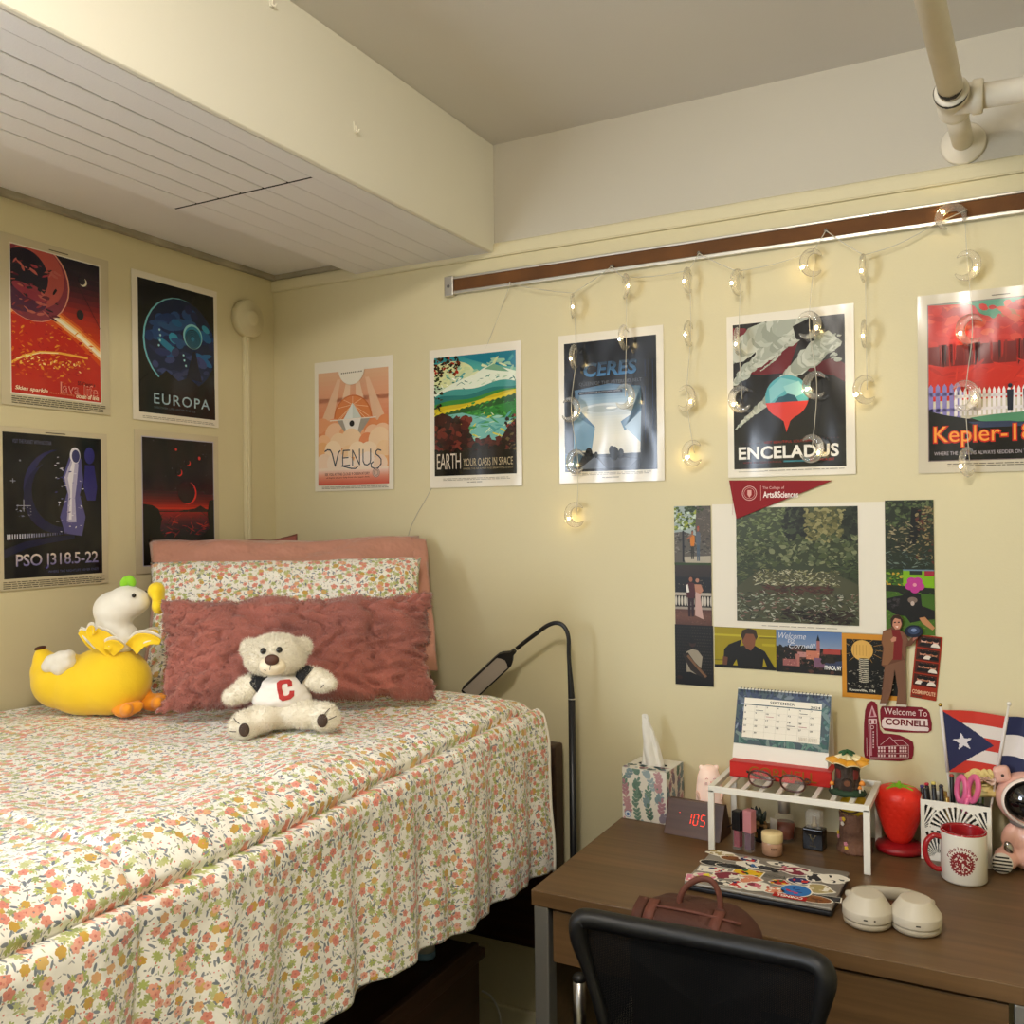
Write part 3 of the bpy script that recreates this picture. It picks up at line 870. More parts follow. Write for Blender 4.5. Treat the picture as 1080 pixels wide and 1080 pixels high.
for cx, cy, y, rx, ry, rz in ((515, 560, -.002, 212, 176, 172), (508, 625, -.002, 240, 186, 112)):
    x, z = bk(cx, cy); b.sph((x, y, z), (rx*Q4, ry*Q4, rz*Q4), u=32, v=20)
sh = b.build('shirt', None, t); blob(sh, .0035, 6)
displace(sh, lambda c: .002*nz(c.x*60, c.z*110, 2))
b = MB(); b.mat(m_bk)
for pts, r in (([(430, 440), (350, 485), (300, 520)], 74), ([(640, 425), (690, 440), (715, 460)], 72)):
    b.tube([(bk(*p)[0], -.010, bk(*p)[1]) for p in pts], [r*Q4*.9, r*Q4*1.15, r*Q4*1.3], 16)
x, z = bk(495, 432); b.lathe([(.026, -.006), (.030, 0), (.026, .006)], c=(x, -.006, z), rot=(.5, 0, 0), sx=1.1, n=28)
o = b.build('sleeves', None, sh)
# varsity letter on the chest
pts = [(505, 480), (540, 470), (590, 468), (612, 482), (618, 520), (585, 527), (580, 508), (552, 510), (548, 530), (562, 582), (588, 580), (600, 555), (632, 562), (634, 595), (612, 618), (550, 632), (522, 615), (505, 540), (500, 500)]
b = MB(); b.mat(M('#a82f2b', .8))
outer = [(634, 556), (634, 597), (610, 620), (550, 632), (522, 612), (513, 570), (505, 530), (500, 492), (520, 474), (560, 468), (595, 468), (613, 484), (618, 520)]
inner = [(600, 556), (598, 578), (588, 590), (566, 594), (556, 588), (549, 560), (543, 532), (540, 512), (546, 502), (562, 498), (578, 498), (584, 506), (586, 526)]
for p0, p1, q1, q0 in zip(outer, outer[1:], inner[1:], inner):
    n = 3; vs = {}
    for i in range(n+1):
        for k in range(n+1):
            f0, g0 = i/n, k/n
            x_, z_ = [(p0[c]*(1-f0)+p1[c]*f0)*(1-g0)+(q0[c]*(1-f0)+q1[c]*f0)*g0 for c in (0, 1)]
            X_, Z_ = bk(x_, z_); vs[i, k] = b.bm.verts.new((X_, -.075, Z_))
    for i in range(n):
        for k in range(n): b.bm.faces.new((vs[i, k], vs[i+1, k], vs[i+1, k+1], vs[i, k+1]))
bmesh.ops.remove_doubles(b.bm, verts=b.bm.verts[:], dist=.00005)
o = b.build('letter', None, sh)
modmesh(o, ('SHRINKWRAP', dict(target=sh, wrap_method='PROJECT', use_project_y=True, use_positive_direction=True, use_negative_direction=True, offset=.0012)), ('SOLIDIFY', dict(thickness=.0018, offset=0)))
for cx, cy, k in ((275, 838, 1), (872, 782, 1)):
    x, z = bk(cx, cy); b = MB(); b.mat(M('#3b2a1e', .7)); b.sph((x, -.0655, z), (42*Q4, .004, 52*Q4)); b.build('paw_pad', None, t)
for p, q in (((190, 750), (240, 790)), ((160, 848), (215, 850)), ((925, 690), (885, 738)), ((975, 752), (920, 775)), ((862, 516), (842, 540))):
    (x, z), (u, v) = bk(*p), bk(*q); yy = -.064 if p[1] > 600 else -.033
    b = MB(); b.mat(M('#3a2a20', .7)); b.tube([(x, yy+.004, z), ((x+u)/2, yy-.003, (z+v)/2), (u, yy-.003, v)], .0008, 6)
    b.build('toe_stitch', None, t)
# ------------------------------------------------------------------ printed sheets on the walls
m_gloss = attr_mat('laminated_print', .20, coat=.12, wavy=.020, spec=.4, gamma=1.12)
m_photo = attr_mat('photo_print', .42, coat=0, wavy=.002, spec=.3, gamma=1.3)
m_matte = attr_mat('matte_print', .6, spec=.25, gamma=1.12)
LAM = '#cfc4a8'; PAP = '#e9e2d3'
R = random.Random
def foot(s, v0, n=3, w0=.08, w1=.92, col='#8d8578', dv=.011, seed=1):
    r = R(seed); s.k += 1
    for i in range(n):
        u = w0
        while u < w1-.03:
            l = r.uniform(.02, .07); s.rect(u, v0+i*dv, min(w1, u+l), v0+i*dv+dv*.38, col, False); u += l+.008
def poster(name, label, wall, a, ztop, w, h, draw, paper, win, m=m_gloss, gap=.0012, tilt=-.006, group='space posters', cat='poster', rz=0, fine=(1.5, .8)):
    s = Sheet(w, h, paper)
    s.full = (0, 0, w, h); s.win(win[0]*w, win[1]*h, win[2]*w, win[3]*h)
    s.fine = fine; draw(s)
    if wall == 'back': loc = (a, -gap, ztop); z = 0
    else: loc = (gap, a, ztop); z = PI/2
    o = s.build(name, m, loc, z, rot=(tilt, rz, 0) if wall == 'back' else (tilt, rz, PI/2))
    return tag(o, label, cat, group)
def frame_line(s, col='#e8e2d6', wd=.012):
    s.k += 1
    for q in ((-wd, -wd*.75, 1+wd, 0), (-wd, 1, 1+wd, 1+wd*.75), (-wd, 0, 0, 1), (1, 0, 1+wd, 1)):
        s.P.append(([(s.x0+u*(s.x1-s.x0), s.y0+v*(s.y1-s.y0)) for u, v in ((q[0], q[1]), (q[2], q[1]), (q[2], q[3]), (q[0], q[3]))], s.k, col))
def fulltext(s, fn):
    k = (s.x0, s.y0, s.x1, s.y1); s.win(*s.full); fn(); s.win(*k)

def d_lava(s):
    frame_line(s); r = R(1)
    s.grad([(0, '#1c1a2c'), (.16, '#3a1f30'), (.3, '#7a2430'), (.42, '#b83428'), (.55, '#c8401f'), (.8, '#b3201f'), (1, '#a51526')])
    # hot limb of the world
    for i, (c, o_) in enumerate((('#d8602a', .0), ('#ef9a4a', .022), ('#f7d9a0', .042), ('#f9efd8', .06), ('#f0b070', .085), ('#d6501f', .105))):
        s.poly([(.1, .30+o_), (.45, .36+o_), (.75, .47+o_), (1, .58+o_*1.1), (1, 1), (0, 1), (0, .36+o_)], c)
    s.poly([(0, .47), (.3, .47), (.62, .55), (.86, .66), (1, .74), (1, 1), (0, 1)], '#c02a20')
    s.blobs(r, (0, .5, .9, .9), 130, (.012, .05), ['#dc7a22', '#e39a30', '#b81c22', '#cf4820', '#a8141f', '#d25a20'], (.2, .5), .5)
    s.line([(0, .80), (.12, .745), (.3, .70), (.52, .685), (.84, .69)], .022, '#f0b84c'); s.line([(.05, .77), (.3, .705), (.5, .688)], .01, '#fbe7b0')
    s.blobs(r, (.02, .73, .75, .80), 40, (.01, .035), ['#f0c050', '#f6dc90', '#dc7a22'], (.3, .8), .5)
    # generic large planet top left
    s.ell(.24, .22, .40, '#e2a08a'); s.ell(.235, .222, .39, '#8a3a4a'); s.ell(.26, .18, .32, '#b85a52')
    s.ell(.14, .19, .26, '#241c30'); s.ell(.12, .36, .26, '#5a2a48', ry=.12); s.ell(.2, .30, .2, '#9a3a4c', ry=.06, rot=.3)
    s.blobs(r, (0, .1, .5, .46), 40, (.02, .08), ['#6a2a3a', '#a0404a', '#c06a60', '#2a1c2e'], (.15, .4), .4)
    s.ell(.80, .145, .045, '#ece2d0'); s.ell(.785, .137, .043, '#241a2a')
    s.ell(.76, .385, .042, '#2a1a24', ry=.05); s.line([(.62, .08), (.82, .26), (1, .46)], .006, '#3a1c28')
    s.text('55 Cancri e', .72, .865, .93, .893, '#3a1220', .01)
    s.text('lava life', .52, .885, .96, .965, '#e89a86', .012); s.text('lava life', .535, .893, .95, .958, '#b3202a', -.012)
    s.text('Skies sparkle', .03, .95, .38, .985, '#f6e6c8', .02, .2); s.text('above a never-ending', .40, .965, .68, .982, '#e89a70'); s.text('ocean of lava', .70, .955, .97, .988, '#f6e6c8', .02, .2)
    fulltext(s, lambda: (foot(s, .945, 4, .08, .95, '#4d463c', .012, 3), s.rect(.42, .030, .60, .036, '#6a6256')))
poster('poster', 'red and orange lava world poster reading lava life, upper left of the corner group', 'left', -.864, 2.088, .279, .379, d_lava, LAM, (.085, .055, .905, .925))

def d_europa(s):
    s.rect(0, 0, 1, 1, '#0d0f14'); r = R(2)
    s.ell(.53, .44, .475, '#7fc4d0'); s.ell(.545, .44, .470, '#15294f')
    def inb(b, n, rr, cols, asp=(.2, .6)):
        s.k += 1
        for _ in range(n):
            a, q = r.uniform(0, 2*PI), .43*math.sqrt(r.random())
            u, v = .545+q*math.cos(a), .44+q*math.sin(a)*.70
            if b[0] < u < b[2] and b[1] < v < b[3]: s.k += .03; s.ell(u, v, min(r.uniform(*rr), .47-q), r.choice(cols), n=10, ry=min(r.uniform(*rr)*.45, .47-q), rot=r.uniform(-.6, .6), new=False)
    inb((0, .1, 1, .42), 60, (.05, .16), ['#1b3f78', '#16305f', '#25508c', '#1c2a5a'])
    inb((.3, .25, .9, .55), 50, (.05, .14), ['#2f86ad', '#3a9cc0', '#2468a0', '#2b5a90'])
    inb((0, .5, 1, .8), 50, (.04, .12), ['#2a3a70', '#34406e', '#22335f', '#3d4c80'])
    s.ell(.70, .36, .13, '#8fd0da'); s.ell(.705, .365, .115, '#2a86aa')
    for i in range(4): s.ring(.70, .38, .10-.02*i, .011, '#10182c')
    # ice ridges
    s.poly([(.0, .78), (.12, .70), (.22, .74), (.34, .66), (.5, .73), (.64, .69), (.8, .76), (.92, .70), (1, .75), (1, 1), (0, 1)], '#0c0e13')
    s.poly([(.60, .70), (.70, .48), (.735, .47), (.76, .56), (.82, .71)], '#141d38')
    for u, v in ((.26, .36), (.27, .40), (.265, .44), (.25, .48), (.57, .52), (.58, .56), (.60, .60)): s.ell(u, v, .012, '#a8dcea', new=False)
    s.text('EUROPA', .18, .845, .92, .925, '#a9c2cc', .004, 0, 1.2)
    s.text('DISCOVER LIFE UNDER THE ICE', .18, .945, .72, .962, '#5c6a72'); s.ring(.85, .953, .0, .0, '#5c6a72')
    fulltext(s, lambda: foot(s, .968, 2, .1, .95, '#a09a8c', .011))
poster('poster', 'white-bordered poster reading EUROPA with a blue disc, upper right of the corner group', 'left', -.517, 2.086, .288, .380, d_europa, PAP, (.065, .045, .955, .945))

def d_pso(s):
    s.rect(0, 0, 1, 1, '#0a0b18'); r = R(3)
    s.ell(.55, .38, .36, '#2a2a5c'); s.ell(.62, .36, .345, '#0a0b18')
    s.ell(.52, .44, .33, '#1c1d46', ry=.33); s.ell(.60, .40, .33, '#0a0b18')
    # pale comet-like spire
    s.poly([(.60, .70), (.55, .58), (.63, .40), (.58, .30), (.66, .14), (.72, .10), (.78, .16), (.80, .32), (.76, .42), (.82, .58), (.78, .72)], '#5b5890')
    s.poly([(.62, .62), (.64, .42), (.60, .30), (.68, .15), (.72, .12), (.75, .2), (.73, .34), (.71, .44), (.72, .62)], '#b5b0cc')
    s.poly([(.64, .6), (.66, .4), (.635, .3), (.69, .17), (.71, .2), (.68, .36), (.67, .6)], '#e4e0ea')
    s.ell(.715, .135, .055, '#e0dce8', ry=.075); s.ell(.722, .14, .042, '#3a3a70', ry=.06)
    s.ell(.87, .13, .055, '#3a3880', ry=.08); s.poly([(.82, .2), (.92, .2), (.95, .36), (.93, .46), (.84, .46), (.80, .36)], '#34327a')
    s.blobs(r, (.5, .15, .8, .7), 34, (.008, .03), ['#cfcbe0', '#8f8bb8', '#44427e', '#eceaf2'], (.15, .4), .3)
    s.poly([(0, .80), (.2, .75), (.5, .715), (.7, .712), (.7, .74), (.4, .77), (.2, .8), (0, .86)], '#1c1d40')
    s.k += 1
    for i in range(26):
        u = .03+i*.023; h = .034*(1-i/34)+.004
        s.rect(u, .735-i*.0012-h, u+.008+.006*r.random(), .735-i*.0012, mix('#d8d8e0', '#3a3a60', i/26), False)
    for u, v, l in ((.16, .19, .02), (.09, .33, .05), (.19, .50, .14)):
        s.rect(u-l/2, v, u+l/2, v+.004, '#a8a8b8'); s.rect(u-.003, v-l*.3, u+.003, v+l*.3, '#a8a8b8', False)
    s.blobs(r, (.12, .5, .26, .58), 14, (.006, .018), ['#a8a8b8', '#70708a'], (.2, .5))
    s.text('VISIT THE PLANET WITH NO STAR', .09, .045, .47, .072, '#6a6c86')
    s.text('PSO J318.5-22', .11, .835, .95, .945, '#fff', .01, 0, .95, grad=('#e6d6c6', '#4a4a90'))
    s.text('WHERE THE NIGHTLIFE NEVER ENDS', .42, .957, .95, .975, '#5a5c80')
    fulltext(s, lambda: (foot(s, .948, 4, .05, .96, '#4d463c', .012, 8), s.rect(.42, .020, .60, .026, '#6a6256')))
poster('poster', 'dark navy poster reading PSO J318.5-22, lower left of the corner group', 'left', -.879, 1.662, .285, .362, d_pso, LAM, (.06, .035, .94, .93))

def d_hop(s):
    frame_line(s, '#b9b3c4'); r = R(4)
    s.grad([(0, '#0d0f18'), (.3, '#14121f'), (.42, '#3a1424'), (.5, '#7a1a20'), (.555, '#c8301f'), (.57, '#d83a20')])
    s.rect(0, .565, 1, 1, '#2a1428'); s.grad([(.57, '#a82222'), (.66, '#5a1a2e'), (.76, '#241a30'), (.8, '#141420')])
    s.poly([(.5, .575), (.72, .555), (.8, .53), (.88, .56), (1, .57), (1, .585), (.5, .585)], '#3a1420'); s.rect(.2, .575, 1, .583, '#240f18')
    s.blobs(r, (.2, .6, .95, .78), 46, (.02, .09), ['#b02a28', '#6a1c2c', '#8a2028', '#2c1830'], (.05, .14), .2)
    for u, v, q, o_ in ((.62, .43, .125, -.02), (.63, .185, .032, -.012), (.50, .265, .04, -.012)):
        s.ell(u, v, q, '#d8342c'); s.ell(u+o_, v-.006, q*.985, '#16131f' if v < .4 else '#2e1422')
    s.ell(.455, .08, .015, '#c83a34'); s.ell(.79, .14, .02, '#c83a34'); s.blobs(r, (.1, .02, .9, .4), 20, (.002, .005), ['#8a8490'], (1, 1), 0)
    s.poly([(0, .52), (.12, .53), (.2, .56), (.25, .64), (.22, .72), (.3, .8), (.45, .85), (1, .85), (1, 1), (0, 1)], '#0c0c10')
    s.poly([(1, .48), (.93, .49), (.9, .6), (.93, .72), (.8, .80), (.7, .84), (1, .9)], '#0c0c10')
    s.text('PLANET HOP', .45, .815, .74, .85, '#8f8a92', 0, 0, .95)
    s.text('FROM TRAPPIST-1e', .45, .87, .74, .89, '#6f6a72')
poster('poster', 'dark poster with a red crescent over a red sunset lake, partly behind the pillows', 'left', -.513, 1.682, .283, .366, d_hop, LAM, (.085, .05, .93, .945))

def d_venus(s):
    r = R(5)
    s.grad([(0, '#dcb494'), (.25, '#dda283'), (.45, '#d98c68'), (.6, '#d98a5e'), (1, '#cf6a50')])
    for a, b_, c in ((.30, .12, '#e2bda0'), (.70, .88, '#e2bda0'), (.44, .36, '#e6c6aa'), (.56, .64, '#e6c6aa')):
        s.poly([(a-.02, .07), (a+.03, .07), (b_+.09, .45), (b_-.09, .45)], c)
    s.ell(.5, .42, .27, '#c87848'); s.ell(.5, .42, .255, '#d88a58')
    for a in range(0, 180, 30):
        s.line([(.5+.25*math.cos(math.radians(a)), .42-.19*abs(math.sin(math.radians(a)))), (.5, .30), (.5-.2*math.cos(math.radians(a)), .42)], .006, '#f0c8a0')
    def cloud(v, cols, n, rr, seed):
        q = R(seed)
        for i in range(n):
            u = (i+.5)/n+q.uniform(-.04, .04); s.ell(u, v+q.uniform(-.02, .02), q.uniform(*rr), q.choice(cols))
        s.rect(0, v+.04, 1, min(1, v+.2), cols[0])
    cloud(.50, ['#dd9468', '#e3a47c'], 6, (.10, .16), 1)
    cloud(.57, ['#df9870', '#edc4a4', '#e6ac84'], 6, (.09, .15), 2)
    s.poly([(.17, .425), (.83, .42), (.83, .428), (.17, .434)], '#f0e6da')
    s.poly([(.5, .285), (.63, .42), (.37, .425)], '#cfd4cc'); s.poly([(.5, .285), (.5, .42), (.37, .425)], '#e2e4de')
    s.poly([(.28, .432), (.75, .428), (.5, .66)], '#a9a196'); s.poly([(.36, .432), (.62, .428), (.5, .70)], '#e8e2da'); s.ell(.49, .465, .035, '#3a3634')
    cloud(.64, ['#e0936a', '#f0d2b0', '#eebf98'], 5, (.09, .16), 3)
    cloud(.72, ['#e9b583', '#f4dcc0', '#efcda6'], 6, (.09, .15), 4)
    cloud(.81, ['#f1ddcc', '#f4e4d8', '#f0d6c0'], 6, (.09, .14), 5)
    s.grad([(.87, '#f0d8ca'), (.93, '#e09a84'), (1, '#cf6656')])
    D = '#4d5260'
    s.line([(.10, .70), (.14, .685), (.18, .69), (.205, .72), (.25, .835), (.30, .715), (.325, .70)], .016, D)
    s.line([(.46, .70), (.37, .70), (.36, .76), (.36, .82), (.36, .835), (.46, .83)], .014, D, False); s.line([(.36, .765), (.44, .763)], .012, D, False)
    s.line([(.34, .835), (.40, .845), (.48, .86), (.54, .862), (.575, .845)], .014, D, False)
    s.line([(.50, .835), (.50, .70), (.60, .83), (.60, .695)], .014, D, False)
    s.line([(.65, .70), (.65, .80), (.67, .83), (.71, .835), (.745, .82), (.755, .79), (.755, .70)], .014, D, False)
    s.line([(.90, .715), (.86, .705), (.83, .72), (.83, .745), (.87, .765), (.90, .79), (.90, .83), (.86, .865), (.81, .87), (.765, .855), (.76, .825), (.79, .81)], .014, D, False)
    s.text('SEE YOU AT THE CLOUD 9 OBSERVATORY', .10, .895, .74, .918, '#5a4a48', .01); s.text('all flights depart daily from the upper deck', .12, .930, .74, .945, '#5a3a3a', .01)
    s.ell(.83, .905, .052, '#9a8a86'); s.ell(.83, .905, .045, '#d8b8a8'); s.ring(.83, .905, .034, .008, '#9a8a86')
    s.win(*s.full)
    s.ell(.49, .072, .165, PAP, a0=0, a1=PI); s.k += 1
    for i in range(11): s.rect(.36+i*.025, .098-.002*i*.2, .373+i*.025, .108-.002*i*.2, '#5a4f48', False)
    foot(s, .968, 2, .1, .95, '#a09a8c', .011)
poster('poster', 'peach poster of clouds reading VENUS, leftmost on the back wall', 'back', .157, 1.905, .278, .375, d_venus, PAP, (.05, .085, .945, .955))

def d_earth(s):
    r = R(6)
    s.grad([(0, '#2f8f9a'), (.12, '#5aa8a0'), (.2, '#a8c8a4'), (.3, '#c8d8b8')])
    s.ell(.2, .15, .30, '#d8dca8', ry=.14); s.ell(.42, .2, .22, '#cfd8b0', ry=.1); s.poly([(.3, 0), (1, 0), (1, .14), (.6, .08)], '#1f7f94')
    s.blobs(r, (.1, .05, 1, .2), 30, (.03, .1), ['#9cc4a8', '#c8d4a4', '#4a9ea0', '#dce0b4'], (.2, .4))
    s.poly([(0, .31), (.2, .24), (.35, .2), (.5, .17), (.62, .12), (.74, .095), (.84, .13), (1, .17), (1, .4), (0, .4)], '#e4ead8')
    s.poly([(.62, .13), (.74, .095), (.84, .13), (.92, .17), (.78, .155)], '#7aa88a')
    s.blobs(r, (.1, .17, 1, .3), 44, (.015, .05), ['#b8d0b0', '#6f9c88', '#f4f4e8', '#3e7a6c', '#dfe6cc'], (.15, .35), .5)
    s.ripple(lambda u: .31-.06*math.sin(u*2.6-.4)-.02*math.sin(u*9), '#4a9a94'); s.ripple(lambda u: .34-.08*max(0, u-.2)-.012*math.sin(u*11), '#2a7a78')
    s.ripple(lambda u: .40-.10*u-.01*math.sin(u*10), '#3f8a3c'); s.ripple(lambda u: .44-.12*u-.012*math.sin(u*8+1), '#c8b428')
    s.ripple(lambda u: .475-.15*u-.008*math.sin(u*14), '#dcc832')
    s.ripple(lambda u: .50-.14*u-.012*abs(math.sin(u*50)), '#2a5e30'); s.ripple(lambda u: .52-.11*u, '#2f8238')
    s.blobs(r, (.4, .40, 1, .52), 40, (.01, .045), ['#3a9440', '#256a30', '#4fa844', '#1e5a2c'], (.2, .5))
    s.poly([(0, .50), (.35, .48), (.6, .53), (1, .55), (1, .78), (0, .78)], '#7ab8b0')
    s.blobs(r, (.2, .5, 1, .7), 46, (.03, .1), ['#9cccc0', '#58a09c', '#c8dcb8', '#d4cc50', '#4a9a60'], (.08, .22), .3)
    # dark foreground thicket
    s.poly([(0, .50), (.1, .47), (.2, .5), (.3, .56), (.42, .62), (.5, .72), (.62, .70), (.8, .73), (.9, .62), (1, .55), (1, 1), (0, 1)], '#3a1c1c')
    s.blobs(r, (0, .52, .45, .85), 50, (.03, .09), ['#5a2420', '#6e2c26', '#2a1416', '#44201c', '#7a362c'], (.4, 1))
    s.blobs(r, (.45, .70, 1, .85), 34, (.03, .08), ['#4a1f1c', '#2a1416', '#5e2a24'], (.4, .9))
    s.rect(0, .80, 1, 1, '#15120f'); s.blobs(r, (0, .76, 1, .86), 30, (.03, .09), ['#15120f', '#241614'], (.4, .9))
    s.blobs(r, (0, 0, .33, .16), 55, (.015, .045), ['#2c2a18', '#3f3a20', '#1e1c14', '#6a3018', '#a83424'], (.35, .9), .5)
    s.blobs(r, (0, .14, .1, .5), 24, (.012, .04), ['#2c2a18', '#3f4a24', '#1e1c14'], (.35, .9), .5)
    s.blobs(r, (.88, .5, 1, .8), 22, (.015, .045), ['#3a2a20', '#6a5a3a', '#2a1a16', '#8a3a30'], (.35, .9), .5)
    s.text('EARTH', .03, .815, .33, .945, '#d0c4b4', -.006, 0, .9); s.text('YOUR OASIS IN SPACE', .36, .862, .96, .925, '#c0b090', -.004)
    s.text('WHERE THE AIR IS FREE AND BREATHING IS EASY', .36, .94, .96, .955, '#a09070')
    fulltext(s, lambda: (foot(s, .935, 2, .15, .88, '#a09a8c', .010), foot(s, .962, 1, .42, .58, '#8a8478', .012)))
poster('poster', 'green mountain lake poster reading EARTH, second from the corner on the back wall', 'back', .556, 1.905, .281, .375, d_earth, PAP, (.055, .06, .945, .915))

def d_ceres(s):
    r = R(7)
    s.rect(0, 0, 1, 1, '#11141b')
    s.grad([(.33, '#5a7a98'), (.45, '#8aa4b8'), (.6, '#d0d2cc'), (.75, '#e4e0d4'), (.87, '#d8d4c8')], .13, .83)
    s.ell(.48, .52, .30, '#c4ccd0', ry=.05); s.ell(.42, .525, .17, '#aab4b8', ry=.035); s.ell(.52, .52, .06, '#e6e6e0', ry=.012)
    s.poly([(.1, .34), (.2, .34), (.14, .5), (.34, .66), (.3, .75), (.1, .72)], '#5e7f9c'); s.poly([(.1, .55), (.34, .67), (.30, .84), (.1, .84)], '#7ea0b8')
    s.poly([(.85, .34), (.86, .52), (.62, .63), (.66, .7), (.85, .62)], '#6888a2'); s.poly([(.85, .55), (.66, .67), (.84, .80)], '#9ab0bf')
    s.poly([(0, .86), (.2, .85), (.5, .885), (.84, .915), (1, .93), (1, 1), (0, 1)], '#23262f'); s.poly([(.16, .98), (.34, .885), (.46, .98)], '#6a7280'); s.poly([(.0, .86), (.22, .855), (.12, .98), (0, .98)], '#3f5a74'); s.poly([(.38, .89), (.80, .915), (.7, .98), (.46, .98)], '#4a4e58')
    # small rocks on the ridge
    for u, v, q in ((.52, .845, .03), (.55, .87, .045), (.62, .87, .03), (.27, .865, .04), (.35, .875, .02)): s.ell(u, v, q, '#14161b', ry=q*1.6)
    s.poly([(.83, .2), (.86, .13), (.9, .16), (.94, .1), (1, .14), (1, 1), (.82, 1), (.84, .5)], '#14171e'); s.poly([(0, .25), (.05, .2), (.1, .24), (.12, .4), (.09, .8), (0, .8)], '#171b24')
    for u in (.88, .92, .96): s.rect(u, .18, u+.004, .8, '#34466a')
    s.poly([(.1, .30), (.5, .27), (.92, .31), (.92, .38), (.5, .335), (.1, .37)], '#191b20')
    s.text('CERES', .22, .165, .80, .275, '#fff', .035, .12, 1.0, grad=('#31404f', '#4f86b4'))
    s.text('QUEEN OF THE ASTEROID BELT', .17, .312, .85, .342, '#6a6d72')
    s.rect(.16, .385, .64, .408, '#1a2238'); s.text('LAST CHANCE FOR WATER UNTIL JUPITER', .175, .390, .62, .403, '#b8bcc4')
    fulltext(s, lambda: (foot(s, .935, 2, .12, .88, '#a09a8c', .010), foot(s, .965, 1, .42, .58, '#8a8478', .012)))
poster('poster', 'black and pale blue poster reading CERES, third from the corner on the back wall', 'back', .944, 1.905, .276, .373, d_ceres, PAP, (.055, .058, .935, .925))

def d_encel(s):
    r = R(8)
    s.rect(0, 0, 1, 1, '#1b1718'); G = ['#a9ada0', '#b8bbae', '#9ba093', '#c4c6ba']
    s.poly([(0, .14), (0, .02), (.12, .03), (.17, .07), (.06, .1)], '#7a1c28')
    s.poly([(.05, .32), (.4, .12), (.6, .15), (.5, .36), (.22, .36)], '#6e1a26'); s.poly([(.62, .34), (.9, .28), (1, .33), (1, .45)], '#5e1820')
    def plume(pts, w0, w1, n):
        s.k += 1
        for i in range(n):
            t = i/(n-1); j = min(len(pts)-2, int(t*(len(pts)-1))); q = t*(len(pts)-1)-j
            u = pts[j][0]+(pts[j+1][0]-pts[j][0])*q; v = pts[j][1]+(pts[j+1][1]-pts[j][1])*q; w_ = w0+(w1-w0)*t
            s.k += .02; s.ell(u+r.uniform(-.2, .2)*w_, v+r.uniform(-.2, .2)*w_, w_*r.uniform(.6, 1.1), r.choice(G), n=9, ry=w_*r.uniform(.4, .9), rot=-.8, new=False)
    plume([(.02, .72), (.16, .63), (.30, .55), (.48, .42), (.62, .30), (.80, .2), (.9, .14)], .012, .14, 90)
    plume([(.02, .4), (.1, .34), (.3, .22), (.45, .12), (.56, .02)], .03, .15, 70); plume([(.0, .2), (.12, .16), (.3, .08), (.5, .02)], .12, .12, 60)
    plume([(.26, .33), (.36, .28), (.46, .2), (.56, .12)], .008, .03, 30); plume([(.05, .37), (.16, .29), (.24, .24)], .01, .03, 24)
    s.poly([(.55, .05), (.72, .0), (1, .02), (1, .2), (.86, .1), (.7, .16), (.58, .14)], '#151517'); s.blobs(r, (.7, .12, .97, .3), 26, (.02, .06), G, (.3, .6), .5)
    s.poly([(.78, .38), (1, .42), (1, .86), (.6, .8)], '#1b1718'); s.poly([(.82, .36), (1, .45), (1, .40), (.86, .30)], '#5e1820')
    s.ell(.49, .52, .195, '#5fa9b0'); s.poly([(.33, .46), (.44, .39), (.58, .42), (.40, .52), (.34, .56)], '#86bfc2'); s.poly([(.46, .45), (.6, .42), (.66, .5), (.52, .54)], '#9ccccb')
    s.poly([(.37, .565), (.42, .52), (.46, .515), (.5, .50), (.56, .515), (.60, .565)], '#2e5a6a')
    s.ell(.49, .525, .195, '#d9463c', a0=.22, a1=PI-.22); s.poly([(.40, .65), (.58, .645), (.52, .685), (.485, .76), (.46, .685)], '#d9463c')
    s.text('VISIT BEAUTIFUL SOUTHERN', .28, .815, .72, .832, '#a83830'); s.k += 1
    for i in range(6): s.rect(.09+i*.03, .824, .097+i*.03, .828, '#7a4a44', False); s.rect(.78+i*.03, .81, .787+i*.03, .814, '#7a4a44', False)
    s.text('ENCELADUS', .045, .848, .94, .935, '#efeae0', .03, 0, 1.02)
    s.text('HOME TO COLD FAITHFUL', .09, .951, .44, .964, '#8a4038'); s.rect(.455, .950, .685, .962, '#3a7a84'); s.text('BOOK YOUR SEAT', .70, .945, .90, .960, '#c8463c')
    fulltext(s, lambda: (s.rect(.085, .965, .3, .968, '#a09a8c'), foot(s, .962, 1, .3, .92, '#a09a8c', .011)))
poster('poster', 'black and grey plume poster reading ENCELADUS, second from the right on the back wall', 'back', 1.373, 1.906, .279, .372, d_encel, PAP, (.05, .055, .93, .95))

